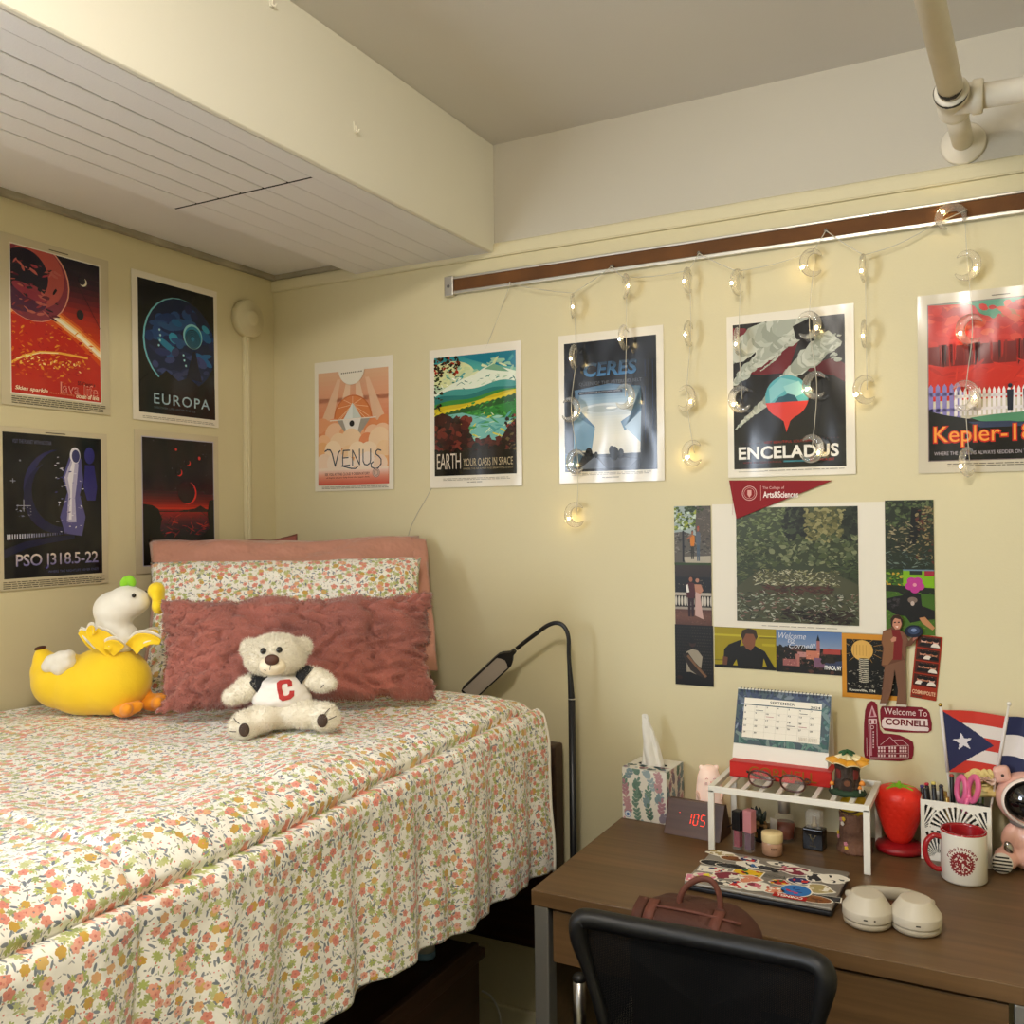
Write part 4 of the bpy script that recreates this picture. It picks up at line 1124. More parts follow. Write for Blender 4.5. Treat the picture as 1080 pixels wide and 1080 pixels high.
def d_kepler(s):
    frame_line(s, '#8a7a78', .008); r = R(9)
    s.grad([(0, '#5f9c82'), (.12, '#5a9478'), (.2, '#4f7f68')]); s.poly([(.5, .12), (.62, .06), (.75, .1), (1, .05), (1, .3), (.4, .3)], '#a86a3a')
    s.poly([(0, 0), (.3, .01), (.36, .03), (.4, .08), (.5, .12), (.6, .11), (.8, .14), (1, .16), (1, .55), (0, .55)], '#c03028')
    s.blobs(r, (0, .02, 1, .3), 60, (.04, .1), ['#c83a30', '#b02824', '#d04a34', '#bc302a', '#cf5a3a'], (.4, .9), .4)
    s.rect(0, .27, 1, .40, '#7a2220'); s.k += 1
    for i in range(44):
        u = r.random(); s.poly([(u, .26), (u+.02, .26), (u+.016, .33+.09*r.random()), (u+.004, .42*r.uniform(.85, 1.02))], r.choice(['#5a1a1a', '#441418', '#8a2a24', '#6a1e1c', '#b83028']), False)
    s.poly([(0, .38), (.2, .42), (.4, .40), (.7, .43), (1, .40), (1, .62), (0, .62)], '#c63026'); s.blobs(r, (0, .40, 1, .6), 30, (.04, .12), ['#d23a2a', '#b82a22', '#c83428'], (.1, .25), .3)
    def fence(u0, u1, v0, v1, n, col):
        s.k += 1
        s.poly([(u0, v0+(v1-v0)*.25), (u1, v0+(v1-v0)*.27), (u1, v0+(v1-v0)*.36), (u0, v0+(v1-v0)*.36)], col, False); s.poly([(u0, v0+(v1-v0)*.72), (u1, v0+(v1-v0)*.72), (u1, v0+(v1-v0)*.82), (u0, v0+(v1-v0)*.82)], col, False)
        for i in range(n):
            u = u0+(u1-u0)*i/n; w_ = (u1-u0)/n*.62; s.poly([(u, v0+.02), (u+w_/2, v0), (u+w_, v0+.02), (u+w_, v1), (u, v1)], col, False)
    fence(0, .27, .51, .73, 5, '#8d84b8'); fence(.2, 1, .545, .72, 22, '#ece4e4')
    s.poly([(0, .68), (.12, .71), (.3, .74), (1, .70), (1, 1), (0, 1)], '#15161f'); s.poly([(.32, .735), (.5, .72), (1, .70), (1, .78), (.6, .77), (.4, .76)], '#5a9070'); s.poly([(.3, .76), (.62, .765), (.9, .8), (.4, .80)], '#3a4560')
    for u in (.62, .74): s.ell(u, .545, .018, '#252a3c'); s.poly([(u-.025, .57), (u+.025, .57), (u+.02, .70), (u-.02, .70)], '#252a3c')
    s.text('Kepler-186f', .03, .775, .955, .925, '#c8342a', .05); s.text('Kepler-186f', .04, .782, .945, .917, '#f0a24a', .0)
    s.text('WHERE THE GRASS IS ALWAYS REDDER ON THE OTHER SIDE', .04, .945, .97, .968, '#b8aeb0', .004)
    fulltext(s, lambda: (foot(s, .95, 2, .2, .9, '#6d655a', .011), s.rect(.5, .035, .62, .04, '#6a6256')))
poster('poster', 'red tree and white fence poster reading Kepler-18, cut by the right edge of the photo', 'back', 1.779, 1.905, .279, .374, d_kepler, '#cfc6b2', (.075, .06, .945, .93), rz=.006)

# pennant
s = Sheet(.229, .089, '#8f1c22', outline=[(0, 0), (.229, .004), (.017, .089)])
s.win(0, 0, .229, .089)
s.ring(.205, .34, .073, .006, '#e0b8b0'); s.ring(.205, .34, .055, .004, '#d8a8a0'); s.poly([(.185, .26), (.225, .26), (.225, .38), (.205, .45), (.185, .38)], '#d8a8a0')
s.rect(.315, .14, .319, .52, '#d8a8a0'); s.rect(.035, .02, .037, .9, '#a83438')
s.text('The College of', .335, .17, .545, .26, '#e0b8b0'); s.text('Arts&Sciences', .34, .30, .68, .46, '#f4e8e2', .02)
tag(s.build('pennant', m_matte, (1.375, -.0055, 1.528), rot=(0, .012, 0)), 'small dark red triangular pennant reading Arts&Sciences, above the pond print', 'pennant')

# pond print: a plain pond view in muted greens
def d_pond(s):
    r = R(11)
    s.rect(0, 0, 1, 1, '#4d553f'); s.grad([(0, '#5a6048'), (.2, '#4f5840'), (.45, '#4a5238')])
    s.blobs(r, (.0, .0, .45, .32), 80, (.02, .06), ['#6f7a52', '#808a60', '#59653f', '#8d9670'], (.15, .4)); s.blobs(r, (.4, 0, .6, .3), 40, (.02, .07), ['#2c3226', '#3a4030', '#23281f'], (.5, 1))
    s.blobs(r, (.58, .02, .9, .3), 70, (.02, .06), ['#7d7a52', '#8f8a60', '#6a6a45', '#a09a70'], (.4, .9)); s.blobs(r, (.88, 0, 1, .3), 30, (.02, .07), ['#2e3528', '#3c4534'], (.5, 1))
    s.blobs(r, (0, .25, 1, .5), 120, (.02, .06), ['#5c6642', '#74795a', '#474f36', '#8a8f6e', '#667052'], (.3, .9))
    s.blobs(r, (0, .35, .3, .68), 50, (.012, .07), ['#48523a', '#5e6a48', '#39422e', '#7a8058'], (.1, .25)); s.blobs(r, (.78, .45, 1, .68), 40, (.012, .07), ['#4d5a3e', '#5e6a48', '#3c4832'], (.1, .3))
    s.poly([(.18, .56), (.8, .56), (1, .66), (1, 1), (0, 1), (0, .70)], '#5d5e48')
    s.blobs(r, (.15, .54, .85, .68), 110, (.012, .05), ['#8f8f66', '#a8a688', '#77785a', '#c0bda4', '#6b6648'], (.15, .3)); s.blobs(r, (.2, .68, .8, .75), 40, (.03, .1), ['#5c3f36', '#6a4a3e', '#4b3a30'], (.1, .2))
    s.blobs(r, (0, .74, 1, .98), 170, (.015, .06), ['#7f8670', '#5f6652', '#9a9f8c', '#494d3e', '#b4b4a4', '#3f4338', '#8c7268'], (.15, .32)); s.blobs(r, (.4, .88, .95, 1), 40, (.02, .08), ['#2e2420', '#3c302a', '#46392f'], (.15, .35))
    fulltext(s, lambda: foot(s, .972, 1, .3, .75, '#8a8478', .01))
poster('print', 'large pond garden print with wide white margins, centre of the photo collage', 'back', 1.3335, 1.473, .3755, .284, d_pond, '#e8e2d4', (.148, .03, .855, .945), m=m_photo, group=None, cat='print', tilt=-.003, fine=(3, .55))

# photos of the collage
def photo(label, x, z, w, h, draw, rz=0, group='photos of the wall collage', paper='#2a2622', gap=.001, tilt=-.003, win=(0, 0, 1, 1), m=m_photo, name='photo', cat='photo'):
    return poster(name, label, 'back', x, z, w, h, draw, paper, win, m, gap, tilt, group, cat, rz, fine=(2, .7))
def person_flat(s, u, v0, v1, top, legs, skin='#a8745a', hair='#2a1c16', wd=.12):
    H = v1-v0; k = (s.x1-s.x0)/(s.y1-s.y0)
    s.poly([(u-wd*.35, v0+H*.5), (u+wd*.35, v0+H*.5), (u+wd*.3, v1), (u+wd*.05, v1), (u, v0+H*.6), (u-wd*.05, v1), (u-wd*.3, v1)], legs)
    s.poly([(u-wd*.5, v0+H*.2), (u-wd*.15, v0+H*.16), (u+wd*.15, v0+H*.16), (u+wd*.5, v0+H*.2), (u+wd*.52, v0+H*.42), (u+wd*.36, v0+H*.55), (u-wd*.36, v0+H*.55), (u-wd*.52, v0+H*.42)], top)
    s.ell(u, v0+H*.075, wd*.24, hair, ry=H*.08/k); s.ell(u, v0+H*.09, wd*.19, skin, ry=H*.06/k)
def d_tree(s):
    r = R(21); s.rect(0, 0, 1, 1, '#aab4b0'); s.blobs(r, (0, .02, .6, .4), 60, (.04, .1), ['#7f8f2a', '#5a7026', '#a8b04a', '#cfd8c8', '#3f5520'], (.4, .9))
    s.poly([(.62, 0), (1, 0), (1, 1), (.7, .75), (.58, .4)], '#6a6258'); s.blobs(r, (.6, .02, 1, .8), 50, (.02, .08), ['#80766a', '#4f483f', '#93897a'], (.1, .3)); s.blobs(r, (.3, 0, .8, .1), 20, (.04, .09), ['#2c3a1c', '#48592a'], (.4, .9))
    s.poly([(0, .45), (.25, .43), (.6, .5), (1, .75), (1, 1), (0, 1)], '#6d675e'); s.blobs(r, (0, .45, 1, .8), 40, (.03, .1), ['#3a3833', '#57534c', '#8f8a80'], (.2, .5)); s.poly([(.25, .86), (1, .84), (1, .97), (.3, .97)], '#b8b0a0'); s.rect(.22, .42, .27, .95, '#15161a')
    person_flat(s, .50, .41, .90, '#d08a20', '#3a3a2c'); person_flat(s, .66, .34, .93, '#6a7078', '#5a6a78', hair='#b02a26'); s.line([(.48, .50), (.36, .56)], .04, '#a8745a'); s.rect(0, .96, 1, 1, '#3f5520')
photo('photo of two people beside a large tree trunk, top of the left column', 1.2415, 1.470, .0880, .139, d_tree)
def d_dance(s):
    r = R(22); s.grad([(0, '#4a3c30'), (.2, '#3a2f28')]); s.rect(0, .2, 1, .46, '#15131a'); s.blobs(r, (0, .25, 1, .4), 16, (.006, .02), ['#7a6a5a', '#3a3440', '#b8a890'], (.3, .9))
    s.rect(0, .46, 1, .51, '#b9b0a4'); s.rect(0, .70, 1, .74, '#a89f94'); s.k += 1
    for i in range(13): s.ell(.03+i*.08, .60, .028, '#cfc8bc', ry=.13, new=False)
    s.grad([(.74, '#6a4a40'), (.85, '#7d5a4c'), (1, '#6a4a40')]); s.blobs(r, (0, .76, 1, .99), 40, (.02, .05), ['#8a6a5a', '#5a4038', '#74564a'], (.2, .4))
    person_flat(s, .44, .18, .86, '#5c1c26', '#3c1620', hair='#1a1210', wd=.26); s.poly([(.30, .34), (.36, .32), (.40, .45), (.33, .46)], '#e0dcd6')
    s.poly([(.57, .38), (.72, .38), (.70, .55), (.78, .9), (.55, .84)], '#c9aca4'); s.ell(.63, .25, .075, '#2a1814', ry=.08); s.ell(.62, .255, .05, '#b88a74', ry=.055); s.poly([(.54, .32), (.72, .32), (.78, .42), (.70, .48), (.56, .44)], '#b88a74')
photo('photo of a dressed-up couple before a white balustrade, middle of the left column', 1.2415, 1.331, .0880, .141, d_dance)
def d_dark(s):
    r = R(23); s.rect(0, 0, 1, 1, '#16130f'); s.k += 1
    for i in range(15):
        for j in range(16): s.ell(.06+i*.066+.02*(j % 2), .04+j*.05, .017, '#4b453c' if i > 5 else '#37322b', n=6, new=False)
    s.poly([(.3, .45), (.45, .4), (.6, .42), (.72, .52), (.66, .8), (.3, .85)], '#a89f8e'); s.ell(.46, .30, .09, '#4a3226', ry=.1); s.ell(.46, .27, .1, '#14100d', ry=.06)
    s.poly([(.2, .5), (.34, .46), (.5, .6), (.84, .82), (.76, .9), (.4, .75)], '#3b3128'); s.line([(.34, .52), (.56, .68), (.80, .84)], .06, '#8a6a50'); s.poly([(0, .8), (.4, .78), (.9, .9), (1, 1), (0, 1)], '#0c0b0a'); s.ell(.12, .88, .07, '#3a1c10', ry=.05); s.rect(0, 0, .03, 1, '#0c0b0a')
photo('dark photo of a seated person in a pale top, bottom of the left column', 1.2400, 1.190, .0920, .142, d_dark)
def d_rock(s):
    r = R(24); s.rect(0, 0, 1, 1, '#35402f'); s.blobs(r, (0, 0, 1, .4), 70, (.04, .1), ['#46553a', '#2a3626', '#5c6a44', '#6f7a58'], (.4, .9)); s.poly([(.55, .1), (.75, .15), (.72, .5), (.6, .65), (.5, .6)], '#12161a')
    s.blobs(r, (.05, .3, .6, .75), 50, (.03, .12), ['#8a8064', '#3a3a30', '#b0a488', '#25281f', '#5f5a46'], (.15, .4)); s.blobs(r, (.65, .1, 1, .9), 80, (.03, .08), ['#7a6a4c', '#5a4f3a', '#9a8c68', '#3c3a2c', '#6a3a2c'], (.3, .7)); s.blobs(r, (0, .72, .9, 1), 50, (.02, .12), ['#3a4a4a', '#5f7068', '#27322c', '#7d8a80'], (.08, .2))
photo('photo of mossy rocks and a stream, top of the right column', 1.7095, 1.4755, .0950, .147, d_rock)
def d_dog(s):
    r = R(25); s.grad([(0, '#3c5a20'), (.3, '#4f7226'), (1, '#5c7d2e')]); s.blobs(r, (0, .05, .4, .28), 30, (.03, .07), ['#5a8a28', '#2c4418', '#8aa83a', '#caa83a'], (.4, .9)); s.poly([(.36, 0), (1, 0), (1, .28), (.36, .27)], '#8db81c'); s.poly([(.5, .02), (.75, .02), (.75, .08), (.5, .08)], '#2c3a30'); s.rect(.8, .02, 1, .1, '#a8344a'); s.rect(.36, 0, 1, .02, '#7f98a8'); s.poly([(0, .24), (1, .28), (1, .38), (0, .34)], '#23301a')
    s.blobs(r, (0, .35, 1, 1), 60, (.02, .07), ['#6d9034', '#47651f', '#80a040', '#557a2a'], (.1, .3)); s.poly([(0, .46), (.2, .42), (.36, .40), (.2, .32), (.38, .36), (.5, .33), (.72, .38), (.74, .55), (1, .62), (1, .75), (.7, .78), (.5, .82), (.4, .72), (.2, .7), (.02, .62)], '#1c1a1c')
    s.blobs(r, (.05, .45, .3, .6), 14, (.03, .07), ['#3a3638', '#4c474a', '#242022'], (.4, .9)); s.ell(.55, .47, .1, '#8a7a70', ry=.07); s.ell(.55, .52, .04, '#c8b8ac', ry=.05); s.poly([(.68, .74), (.8, .72), (1, .88), (.95, .92), (.75, .82)], '#c0926a')
    for a in range(5): s.ell(.60+.11*math.cos(a*1.256+.3), .235+.07*math.sin(a*1.256+.3), .095, '#c04a9a', ry=.085)
    s.ell(.60, .235, .04, '#e0a0b0')
photo('photo of a black dog with a pink flower, bottom of the right column', 1.7095, 1.3285, .0950, .138, d_dog)
def d_yellow(s):
    s.rect(0, 0, 1, 1, '#a89a18'); s.rect(0, .17, 1, .22, '#c4b83a'); s.rect(.72, .2, 1, .24, '#8a7e12'); s.rect(.78, .36, .98, .42, '#bcae2a'); s.rect(0, .8, .5, .83, '#8a7e12')
    s.poly([(.16, .55), (.24, .42), (.45, .28), (.42, .45), (.5, .42), (.66, .42), (.82, .55), (.98, .95), (1, 1), (0, 1), (.02, .94), (.14, .92)], '#201f1c'); s.poly([(.30, .93), (.36, .78), (.38, .93)], '#a89a18'); s.poly([(.78, .95), (.80, .72), (.86, .95)], '#a89a18')
    s.poly([(.46, .18), (.52, .06), (.64, .06), (.68, .2), (.66, .42), (.60, .55), (.52, .5), (.46, .36)], '#8f6248'); s.poly([(.44, .2), (.46, .06), (.56, .0), (.68, .04), (.71, .2), (.68, .28), (.64, .14), (.52, .14), (.47, .3)], '#4a3c28'); s.poly([(.13, .98), (.14, .72), (.22, .74), (.2, .98)], '#7a5440'); s.rect(0, .93, 1, 1, '#15140f')
photo('photo of a person in a dark shirt against a yellow wall, below the pond print', 1.3350, 1.1885, .1415, .0935, d_yellow, tilt=-.002)
def d_campus(s):
    r = R(27); s.grad([(0, '#6a86b0'), (.4, '#93a2b8')]); s.poly([(0, .5), (.2, .38), (.35, .36), (.5, .4), (1, .5), (1, 1), (0, 1)], '#2c2a2c'); s.blobs(r, (0, .38, 1, .95), 60, (.03, .08), ['#2a2a22', '#3a3428', '#5a3a34', '#24221e', '#6a4a40'], (.4, .9))
    s.poly([(.62, .56), (.62, .22), (.645, .10), (.67, .22), (.67, .56)], '#b07a78'); s.poly([(.618, .22), (.645, .07), (.672, .22)], '#20242c')
    s.rect(.33, .5, .60, .62, '#c09490'); s.rect(.46, .46, .66, .66, '#c88a74'); s.rect(.30, .55, .36, .84, '#b8827a'); s.rect(.1, .68, .32, .84, '#a87270'); s.rect(.72, .40, .98, .52, '#b0564e'); s.rect(.58, .62, .75, .84, '#8a6a80'); s.poly([(.74, .72), (1, .66), (1, .84), (.74, .86)], '#4a5470')
    s.blobs(r, (.1, .5, .7, .84), 30, (.006, .014), ['#e0b8a0', '#4a2c30', '#7a4a4a'], (.5, 1)); s.blobs(r, (.7, .55, .9, .72), 20, (.03, .06), ['#26261f', '#3a3428'], (.5, 1))
    s.text('Welcome', .04, .06, .46, .20, '#e6e6ea', -.01, .35); s.text('to', .18, .2, .28, .29, '#e6e6ea', -.01, .35); s.text('Cornell!', .20, .29, .60, .42, '#e6e6ea', -.01, .35); s.text('ITHACA, NY', .74, .78, .99, .90, '#f0f0ea', .03)
photo('postcard of a campus skyline reading Welcome to Cornell, below the pond print', 1.4770, 1.1880, .1410, .0945, d_campus, group=None, tilt=-.002, name='postcard', cat='postcard')
def d_tower(s):
    r = R(28); s.rect(0, 0, 1, 1, '#14130f'); s.blobs(r, (0, 0, 1, .4), 30, (.004, .008), ['#c8c2b0'], (1, 1), 0)
    for a in range(0, 360, 30): s.line([(.30+.27*math.cos(math.radians(a)), .19+.15*math.sin(math.radians(a))), (.30+.44*math.cos(math.radians(a+3)), .19+.25*math.sin(math.radians(a+3)))], .008, '#b8924a')
    s.ell(.31, .20, .21, '#d9b46a'); s.k += 1
    for i in range(6): s.rect(.14+i*.06, .1, .148+i*.06, .3, '#b08a48', False)
    s.rect(.25, .345, .42, .80, '#26241f'); s.k += 1
    for i in range(13): s.line([(.25, .36+i*.034), (.33, .375+i*.034), (.42, .36+i*.034)], .018, '#c8c2b0', False)
    s.blobs(r, (0, .55, 1, .9), 80, (.015, .05), ['#8a8578', '#3a3832', '#b8b2a2', '#242320', '#5a564c'], (.2, .6)); s.rect(.75, .48, 1, .62, '#6a665a'); s.text('Knoxville, TN', .05, .915, .55, .965, '#e0dccc', .02)
photo('yellow-bordered night print of a golden ball tower, left of the person cutout', 1.6175, 1.1870, .1190, .139, d_tower, group=None, paper='#d09a3c', win=(.08, .085, .97, .93), name='print', cat='print', rz=.0)
# person cutout
C0 = 762/120
def cc(x, y): p = onY(880+x/C0, 640+y/C0); return p.x, p.z
cx0, cz0 = cc(305, 50)
def cp(pts): return [(cc(*p)[0]-cx0, cz0-cc(*p)[1]) for p in pts]
out = [(380, 75), (400, 52), (435, 50), (462, 80), (455, 130), (440, 150), (480, 175), (500, 225), (530, 190), (555, 185), (562, 205), (520, 255), (485, 262), (480, 380), (488, 665), (415, 660), (430, 560), (408, 420), (385, 560), (355, 655), (305, 655), (318, 600), (340, 400), (318, 385), (330, 270), (318, 235), (328, 160), (385, 135)]
s = Sheet(.15, .15, '#6a4632', outline=cp(out)); s.win(0, 0, 1, 1)
def P2(pts, col): s.poly(cp(pts), col, cl=False)
P2([(345, 390), (470, 350), (482, 400), (486, 640), (420, 640), (430, 560), (408, 410), (385, 560), (352, 640), (315, 640), (325, 590)], '#7a5844')
P2([(385, 150), (440, 150), (462, 200), (452, 350), (392, 350), (398, 240)], '#7a2424')
P2([(330, 165), (385, 145), (402, 230), (396, 340), (360, 385), (322, 385), (335, 270), (322, 235)], '#8a6244'); P2([(440, 150), (478, 178), (495, 225), (480, 260), (482, 330), (470, 345), (455, 300), (460, 220)], '#7a5440')
P2([(392, 70), (440, 66), (455, 110), (440, 145), (412, 148), (392, 120)], '#c08a72'); P2([(380, 80), (400, 54), (436, 52), (462, 84), (456, 120), (446, 82), (410, 72), (396, 90), (392, 130), (382, 125)], '#3a2820')
P2([(400, 195), (418, 200), (415, 225), (388, 232), (380, 215)], '#c08a72'); P2([(530, 195), (556, 188), (560, 203), (528, 225)], '#a87060')
for pts in ([(305, 640), (352, 640), (350, 655), (306, 655)], [(415, 645), (488, 650), (487, 664), (416, 660)]): P2(pts, '#c8bcae')
for pts in ([(402, 98), (416, 96), (416, 104), (402, 105)], [(428, 96), (441, 96), (441, 104), (428, 104)]): P2(pts, '#2a1a18')
P2([(412, 127), (432, 125), (426, 135)], '#f0e0d8')
sp = [(535+60*math.cos(a), 160+42*math.sin(a)) for a in [i*PI/12 for i in range(24)]]
P2(sp, '#1e2436'); P2([(535+40*math.cos(i*PI/10), 155+26*math.sin(i*PI/10)) for i in range(20)], '#3a4866'); P2([(535+18*math.cos(i*PI/8), 152+12*math.sin(i*PI/8)) for i in range(16)], '#8090b0')
tag(s.build('cutout', m_matte, (cx0, -.0095, cz0), rot=(-.004, 0, 0)), 'paper cutout of a person in a brown suit holding a dark globe, on the wall', 'cutout')
# photo booth strip
def d_strip(s):
    r = R(29); s.rect(0, 0, 1, 1, '#a8401f')
    for i in range(4):
        v = .02+i*.20; s.rect(.06, v, .94, v+.18, '#5c2a1c')
        for u in (.3, .52, .76): s.ell(u, v+.07, .11, r.choice(['#c89880', '#b88468', '#d8b0a0']), ry=.14); s.ell(u, v+.05, .12, '#1c1412', ry=.08); s.ell(u, v+.155, .17, r.choice(['#14141a', '#e0d8cc', '#2a1c24']), ry=.16, a0=PI, a1=2*PI)
    s.text('COSMOPOLITE', .05, .87, .95, .93, '#e8c0a0', .03); s.rect(.05, .95, .45, .975, '#7a4a38')
photo('narrow red photo booth strip of four group photos, right of the person cutout', 1.7690, 1.1930, .0500, .135, d_strip, rz=.105, group=None, name='photo_strip', cat='photo strip', tilt=-.003)
# campus stickers on the wall
C1 = 12.0
def k1(x, y): p = onY(905+x/C1, 730+y/C1); return p.x, p.z
def sticker_wall(name, outline, parts, texts, label):
    x0, z0 = k1(min(p[0] for p in outline), min(p[1] for p in outline))
    f = lambda pts: [(k1(*p)[0]-x0, z0-k1(*p)[1]) for p in pts]
    s = Sheet(.1, .1, '#7f1a2c', outline=f(outline)); s.win(0, 0, 1, 1)
    for pts, c in parts: s.poly(f(pts), c, cl=False)
    for body, q, c, b_ in texts:
        s.k += 1
        for t in fit(text_tris(body, b_), *q):
            # follow the slightly slanted base line of the sticker
            s.poly(f([(x, y+(x-q[0])*.06) for x, y in t]), c, False, cl=False)
    return tag(s.build(name, m_matte, (x0, -.0012, z0)), label, 'sticker')
def L2(a, b, w=5): 
    d = math.hypot(b[0]-a[0], b[1]-a[1]); n = (-(b[1]-a[1])/d*w/2, (b[0]-a[0])/d*w/2)
    return [(a[0]+n[0], a[1]+n[1]), (b[0]+n[0], b[1]+n[1]), (b[0]-n[0], b[1]-n[1]), (a[0]-n[0], a[1]-n[1])]
W_ = '#dcc0be'
pr = [([(180, 165), (240, 310), (130, 315)], '#c9a0a4'), ([(180, 200), (205, 300), (158, 300)], '#8f3444'), ([(130, 335), (240, 335), (240, 400), (135, 405)], W_), ([(150, 350), (170, 350), (170, 395), (150, 395)], '#7f1a2c'), ([(205, 350), (225, 350), (225, 395), (205, 395)], '#7f1a2c')]
pr += [(L2((135, 405), (150, 820)), W_), (L2((240, 405), (245, 680)), W_), ([(150, 410), (170, 410), (180, 800), (155, 800)], '#b88088'), (L2((110, 570), (115, 800)), W_), (L2((245, 690), (640, 670)), W_), (L2((285, 665), (405, 565)), W_), (L2((405, 565), (510, 670)), W_), (L2((450, 605), (560, 600)), W_), (L2((560, 600), (640, 670)), W_), (L2((245, 775), (630, 770), 4), W_), (L2((150, 825), (640, 825)), W_), (L2((640, 670), (640, 825)), W_)]
for i in range(11):
    for y in (685, 725, 785):
        if i in (3, 7): continue
        pr.append(([(255+i*34, y), (277+i*34, y), (277+i*34, y+30), (255+i*34, y+30)], W_))
pr.append(([(182+24*math.cos(a*.5), 440+24*math.sin(a*.5)) for a in range(13)], W_)); pr.append(([(182+17*math.cos(a*.5), 440+17*math.sin(a*.5)) for a in range(13)], '#7f1a2c'))
for i in range(7): pr.append(([(190, 490+i*32), (205, 490+i*32), (205, 508+i*32), (190, 508+i*32)], W_))
sticker_wall('wall_sticker', [(170, 108), (215, 122), (245, 170), (255, 300), (280, 470), (320, 520), (420, 525), (520, 540), (640, 590), (695, 630), (708, 700), (700, 800), (680, 845), (540, 872), (300, 862), (120, 850), (85, 820), (72, 740), (75, 400), (90, 230), (120, 140)], pr, [], 'maroon wall sticker of a clock tower and a gabled building')
sticker_wall('wall_sticker', [(300, 180), (600, 178), (800, 190), (870, 215), (905, 260), (935, 400), (930, 480), (890, 512), (700, 510), (480, 505), (340, 485), (295, 440), (282, 330), (280, 220)],
    [([(305, 350), (340, 320), (350, 325), (345, 415), (900, 455), (890, 492), (700, 488), (320, 450), (302, 420)], '#e2d2cc'), ([(330, 318), (880, 338), (890, 470), (330, 440)], '#e2d2cc')],
    [('Welcome To', (330, 195, 875, 275), '#e2cfca', .0), ('CORNELL', (345, 326, 890, 410), '#74121f', .035)], 'maroon wall sticker reading Welcome To CORNELL, below the person cutout')
# ------------------------------------------------------------------ cork display rail, pins, moon lights
m_alu = M('#c9c5bb', .35, 1.0, name='brushed_aluminium', bumpy=(300, .1, .001))
m_cork = M('#623d1a', .8, name='brown_cork', mottle=.14, bumpy=(700, .5, .001))
rx0, rx1 = .632, 3.1
t = thing('display_rail', 'long brown cork display rail with aluminium edges, across the top of the back wall', 'display rail', (rx0, 0, 2.07))
b = MB(); b.mat(m_cork).box(((rx1-rx0)/2, -.0052, 0), (rx1-rx0, .009, .034)); b.build('cork_strip', None, t)
for z, h in ((.0195, .006), (-.0195, .0085)):
    b = MB(); b.mat(m_alu).box(((rx1-rx0)/2, -.007, z), (rx1-rx0, .013, h), bev=.0015); b.build('rail_edge', None, t)
b = MB(); b.mat(m_alu).box((-.004, -.008, -.001), (.028, .016, .054), bev=.0025); cap = b.build('end_cap', None, t)
b = MB(); b.mat(M('#7d7a74', .4, 1)).cyl((-.004, -.0172, -.002), .0045, .003, rot=(PI/2, 0, 0), bev=.001); b.build('screw', None, cap)
m_acr = M('#fbf6ea', .06, name='clear_acrylic', alpha=.62, spec=.8, trans=.82, ior=1.42)
m_wire = M('#d9d2bf', .3, name='clear_wire', alpha=.62)
m_led = M('#ffdf9a', .3, emit=130, name='warm_led')
PY = -.0115
pins = [(538, 299, 'leftmost'), (645, 281, 'second from the left'), (737, 267, 'middle'), (871, 243, 'second from the right'), (1018, 222, 'rightmost')]
pinp = []
for x, y, w_ in pins:
    p = onY(x, y, PY-.008); pinp.append(p)
    t = thing('push_pin', 'clear push pin in the cork rail, %s of the five' % w_, 'push pin', (p.x, PY+.0018, p.z), group='push pins in the cork rail')
    b = MB(); b.mat(m_acr).lathe([(.0045, 0), (.0045, .002), (.0026, .003), (.0030, .009), (.0042, .010), (.0042, .012), (0, .012)], rot=(PI/2, 0, 0), n=20); b.build('pin_head', None, t)
    b = MB(); b.mat(M('#b0aca4', .3, 1)).cyl((0, .003, 0), .0006, .008, rot=(PI/2, 0, 0), n=8); b.build('pin_point', None, t)
SY = -.030
strands = [
 [(605, 309), (604, 323, 115), (606, 377, 95), (601, 432, 180), (608, 487, 0), (607, 543, 8)],
 [(657, 292), (659, 302, 130), (659, 356, 80), (658, 418, 180)],
 [(726, 285), (726, 296, 90), (727, 352, 88), (723, 420, 160), (731, 478, -4)],
 [(777, 286), (779, 298, 62), (778, 360, 95), (781, 421, 0)],
 [(857, 265), (857, 277, 25), (852, 343, 180), (860, 406, 0), (855, 473, 176)],
 [(911, 269), (911, 283, 90), (912, 352, 84), (913, 411, 35)],
 [(1018, 236), (1019, 280, 180), (1024, 347, 0), (1017, 417, 172), (1021, 487, 60)],
]
t = thing('moon_light_string', 'string of clear crescent moon lights hanging from the cork rail, seven lit strands', 'string lights', (1.3, SY, 2.0))
O = Vector((1.3, SY, 2.0))
def moon_mesh(b):
    n = 26; pts = []; rr = []
    for i in range(n+1):
        a = PI*.22+(2*PI-PI*.44)*i/n
        k = max(0, math.sin(PI*i/n))**.75
        pts.append((.0262*math.cos(a)*.92+.004, 0, .0300*math.sin(a))); rr.append(.0016+.0092*k)
    pts = [(p[0]-.0035*math.sin(PI*i/n), 0, p[2]) for i, p in enumerate(pts)]
    b.tube(pts, rr, 12, flat=(1, .62))
proto = None; protoled = None
wire = MB(); wire.mat(m_wire)
rg = R(31)
def at(x, y, Y=SY): return onY(x, y, Y)-O
moons = [(px, py, yaw, 0) for st in strands for (px, py, yaw) in st[1:]]+[(1003, 229, 20, 62)]
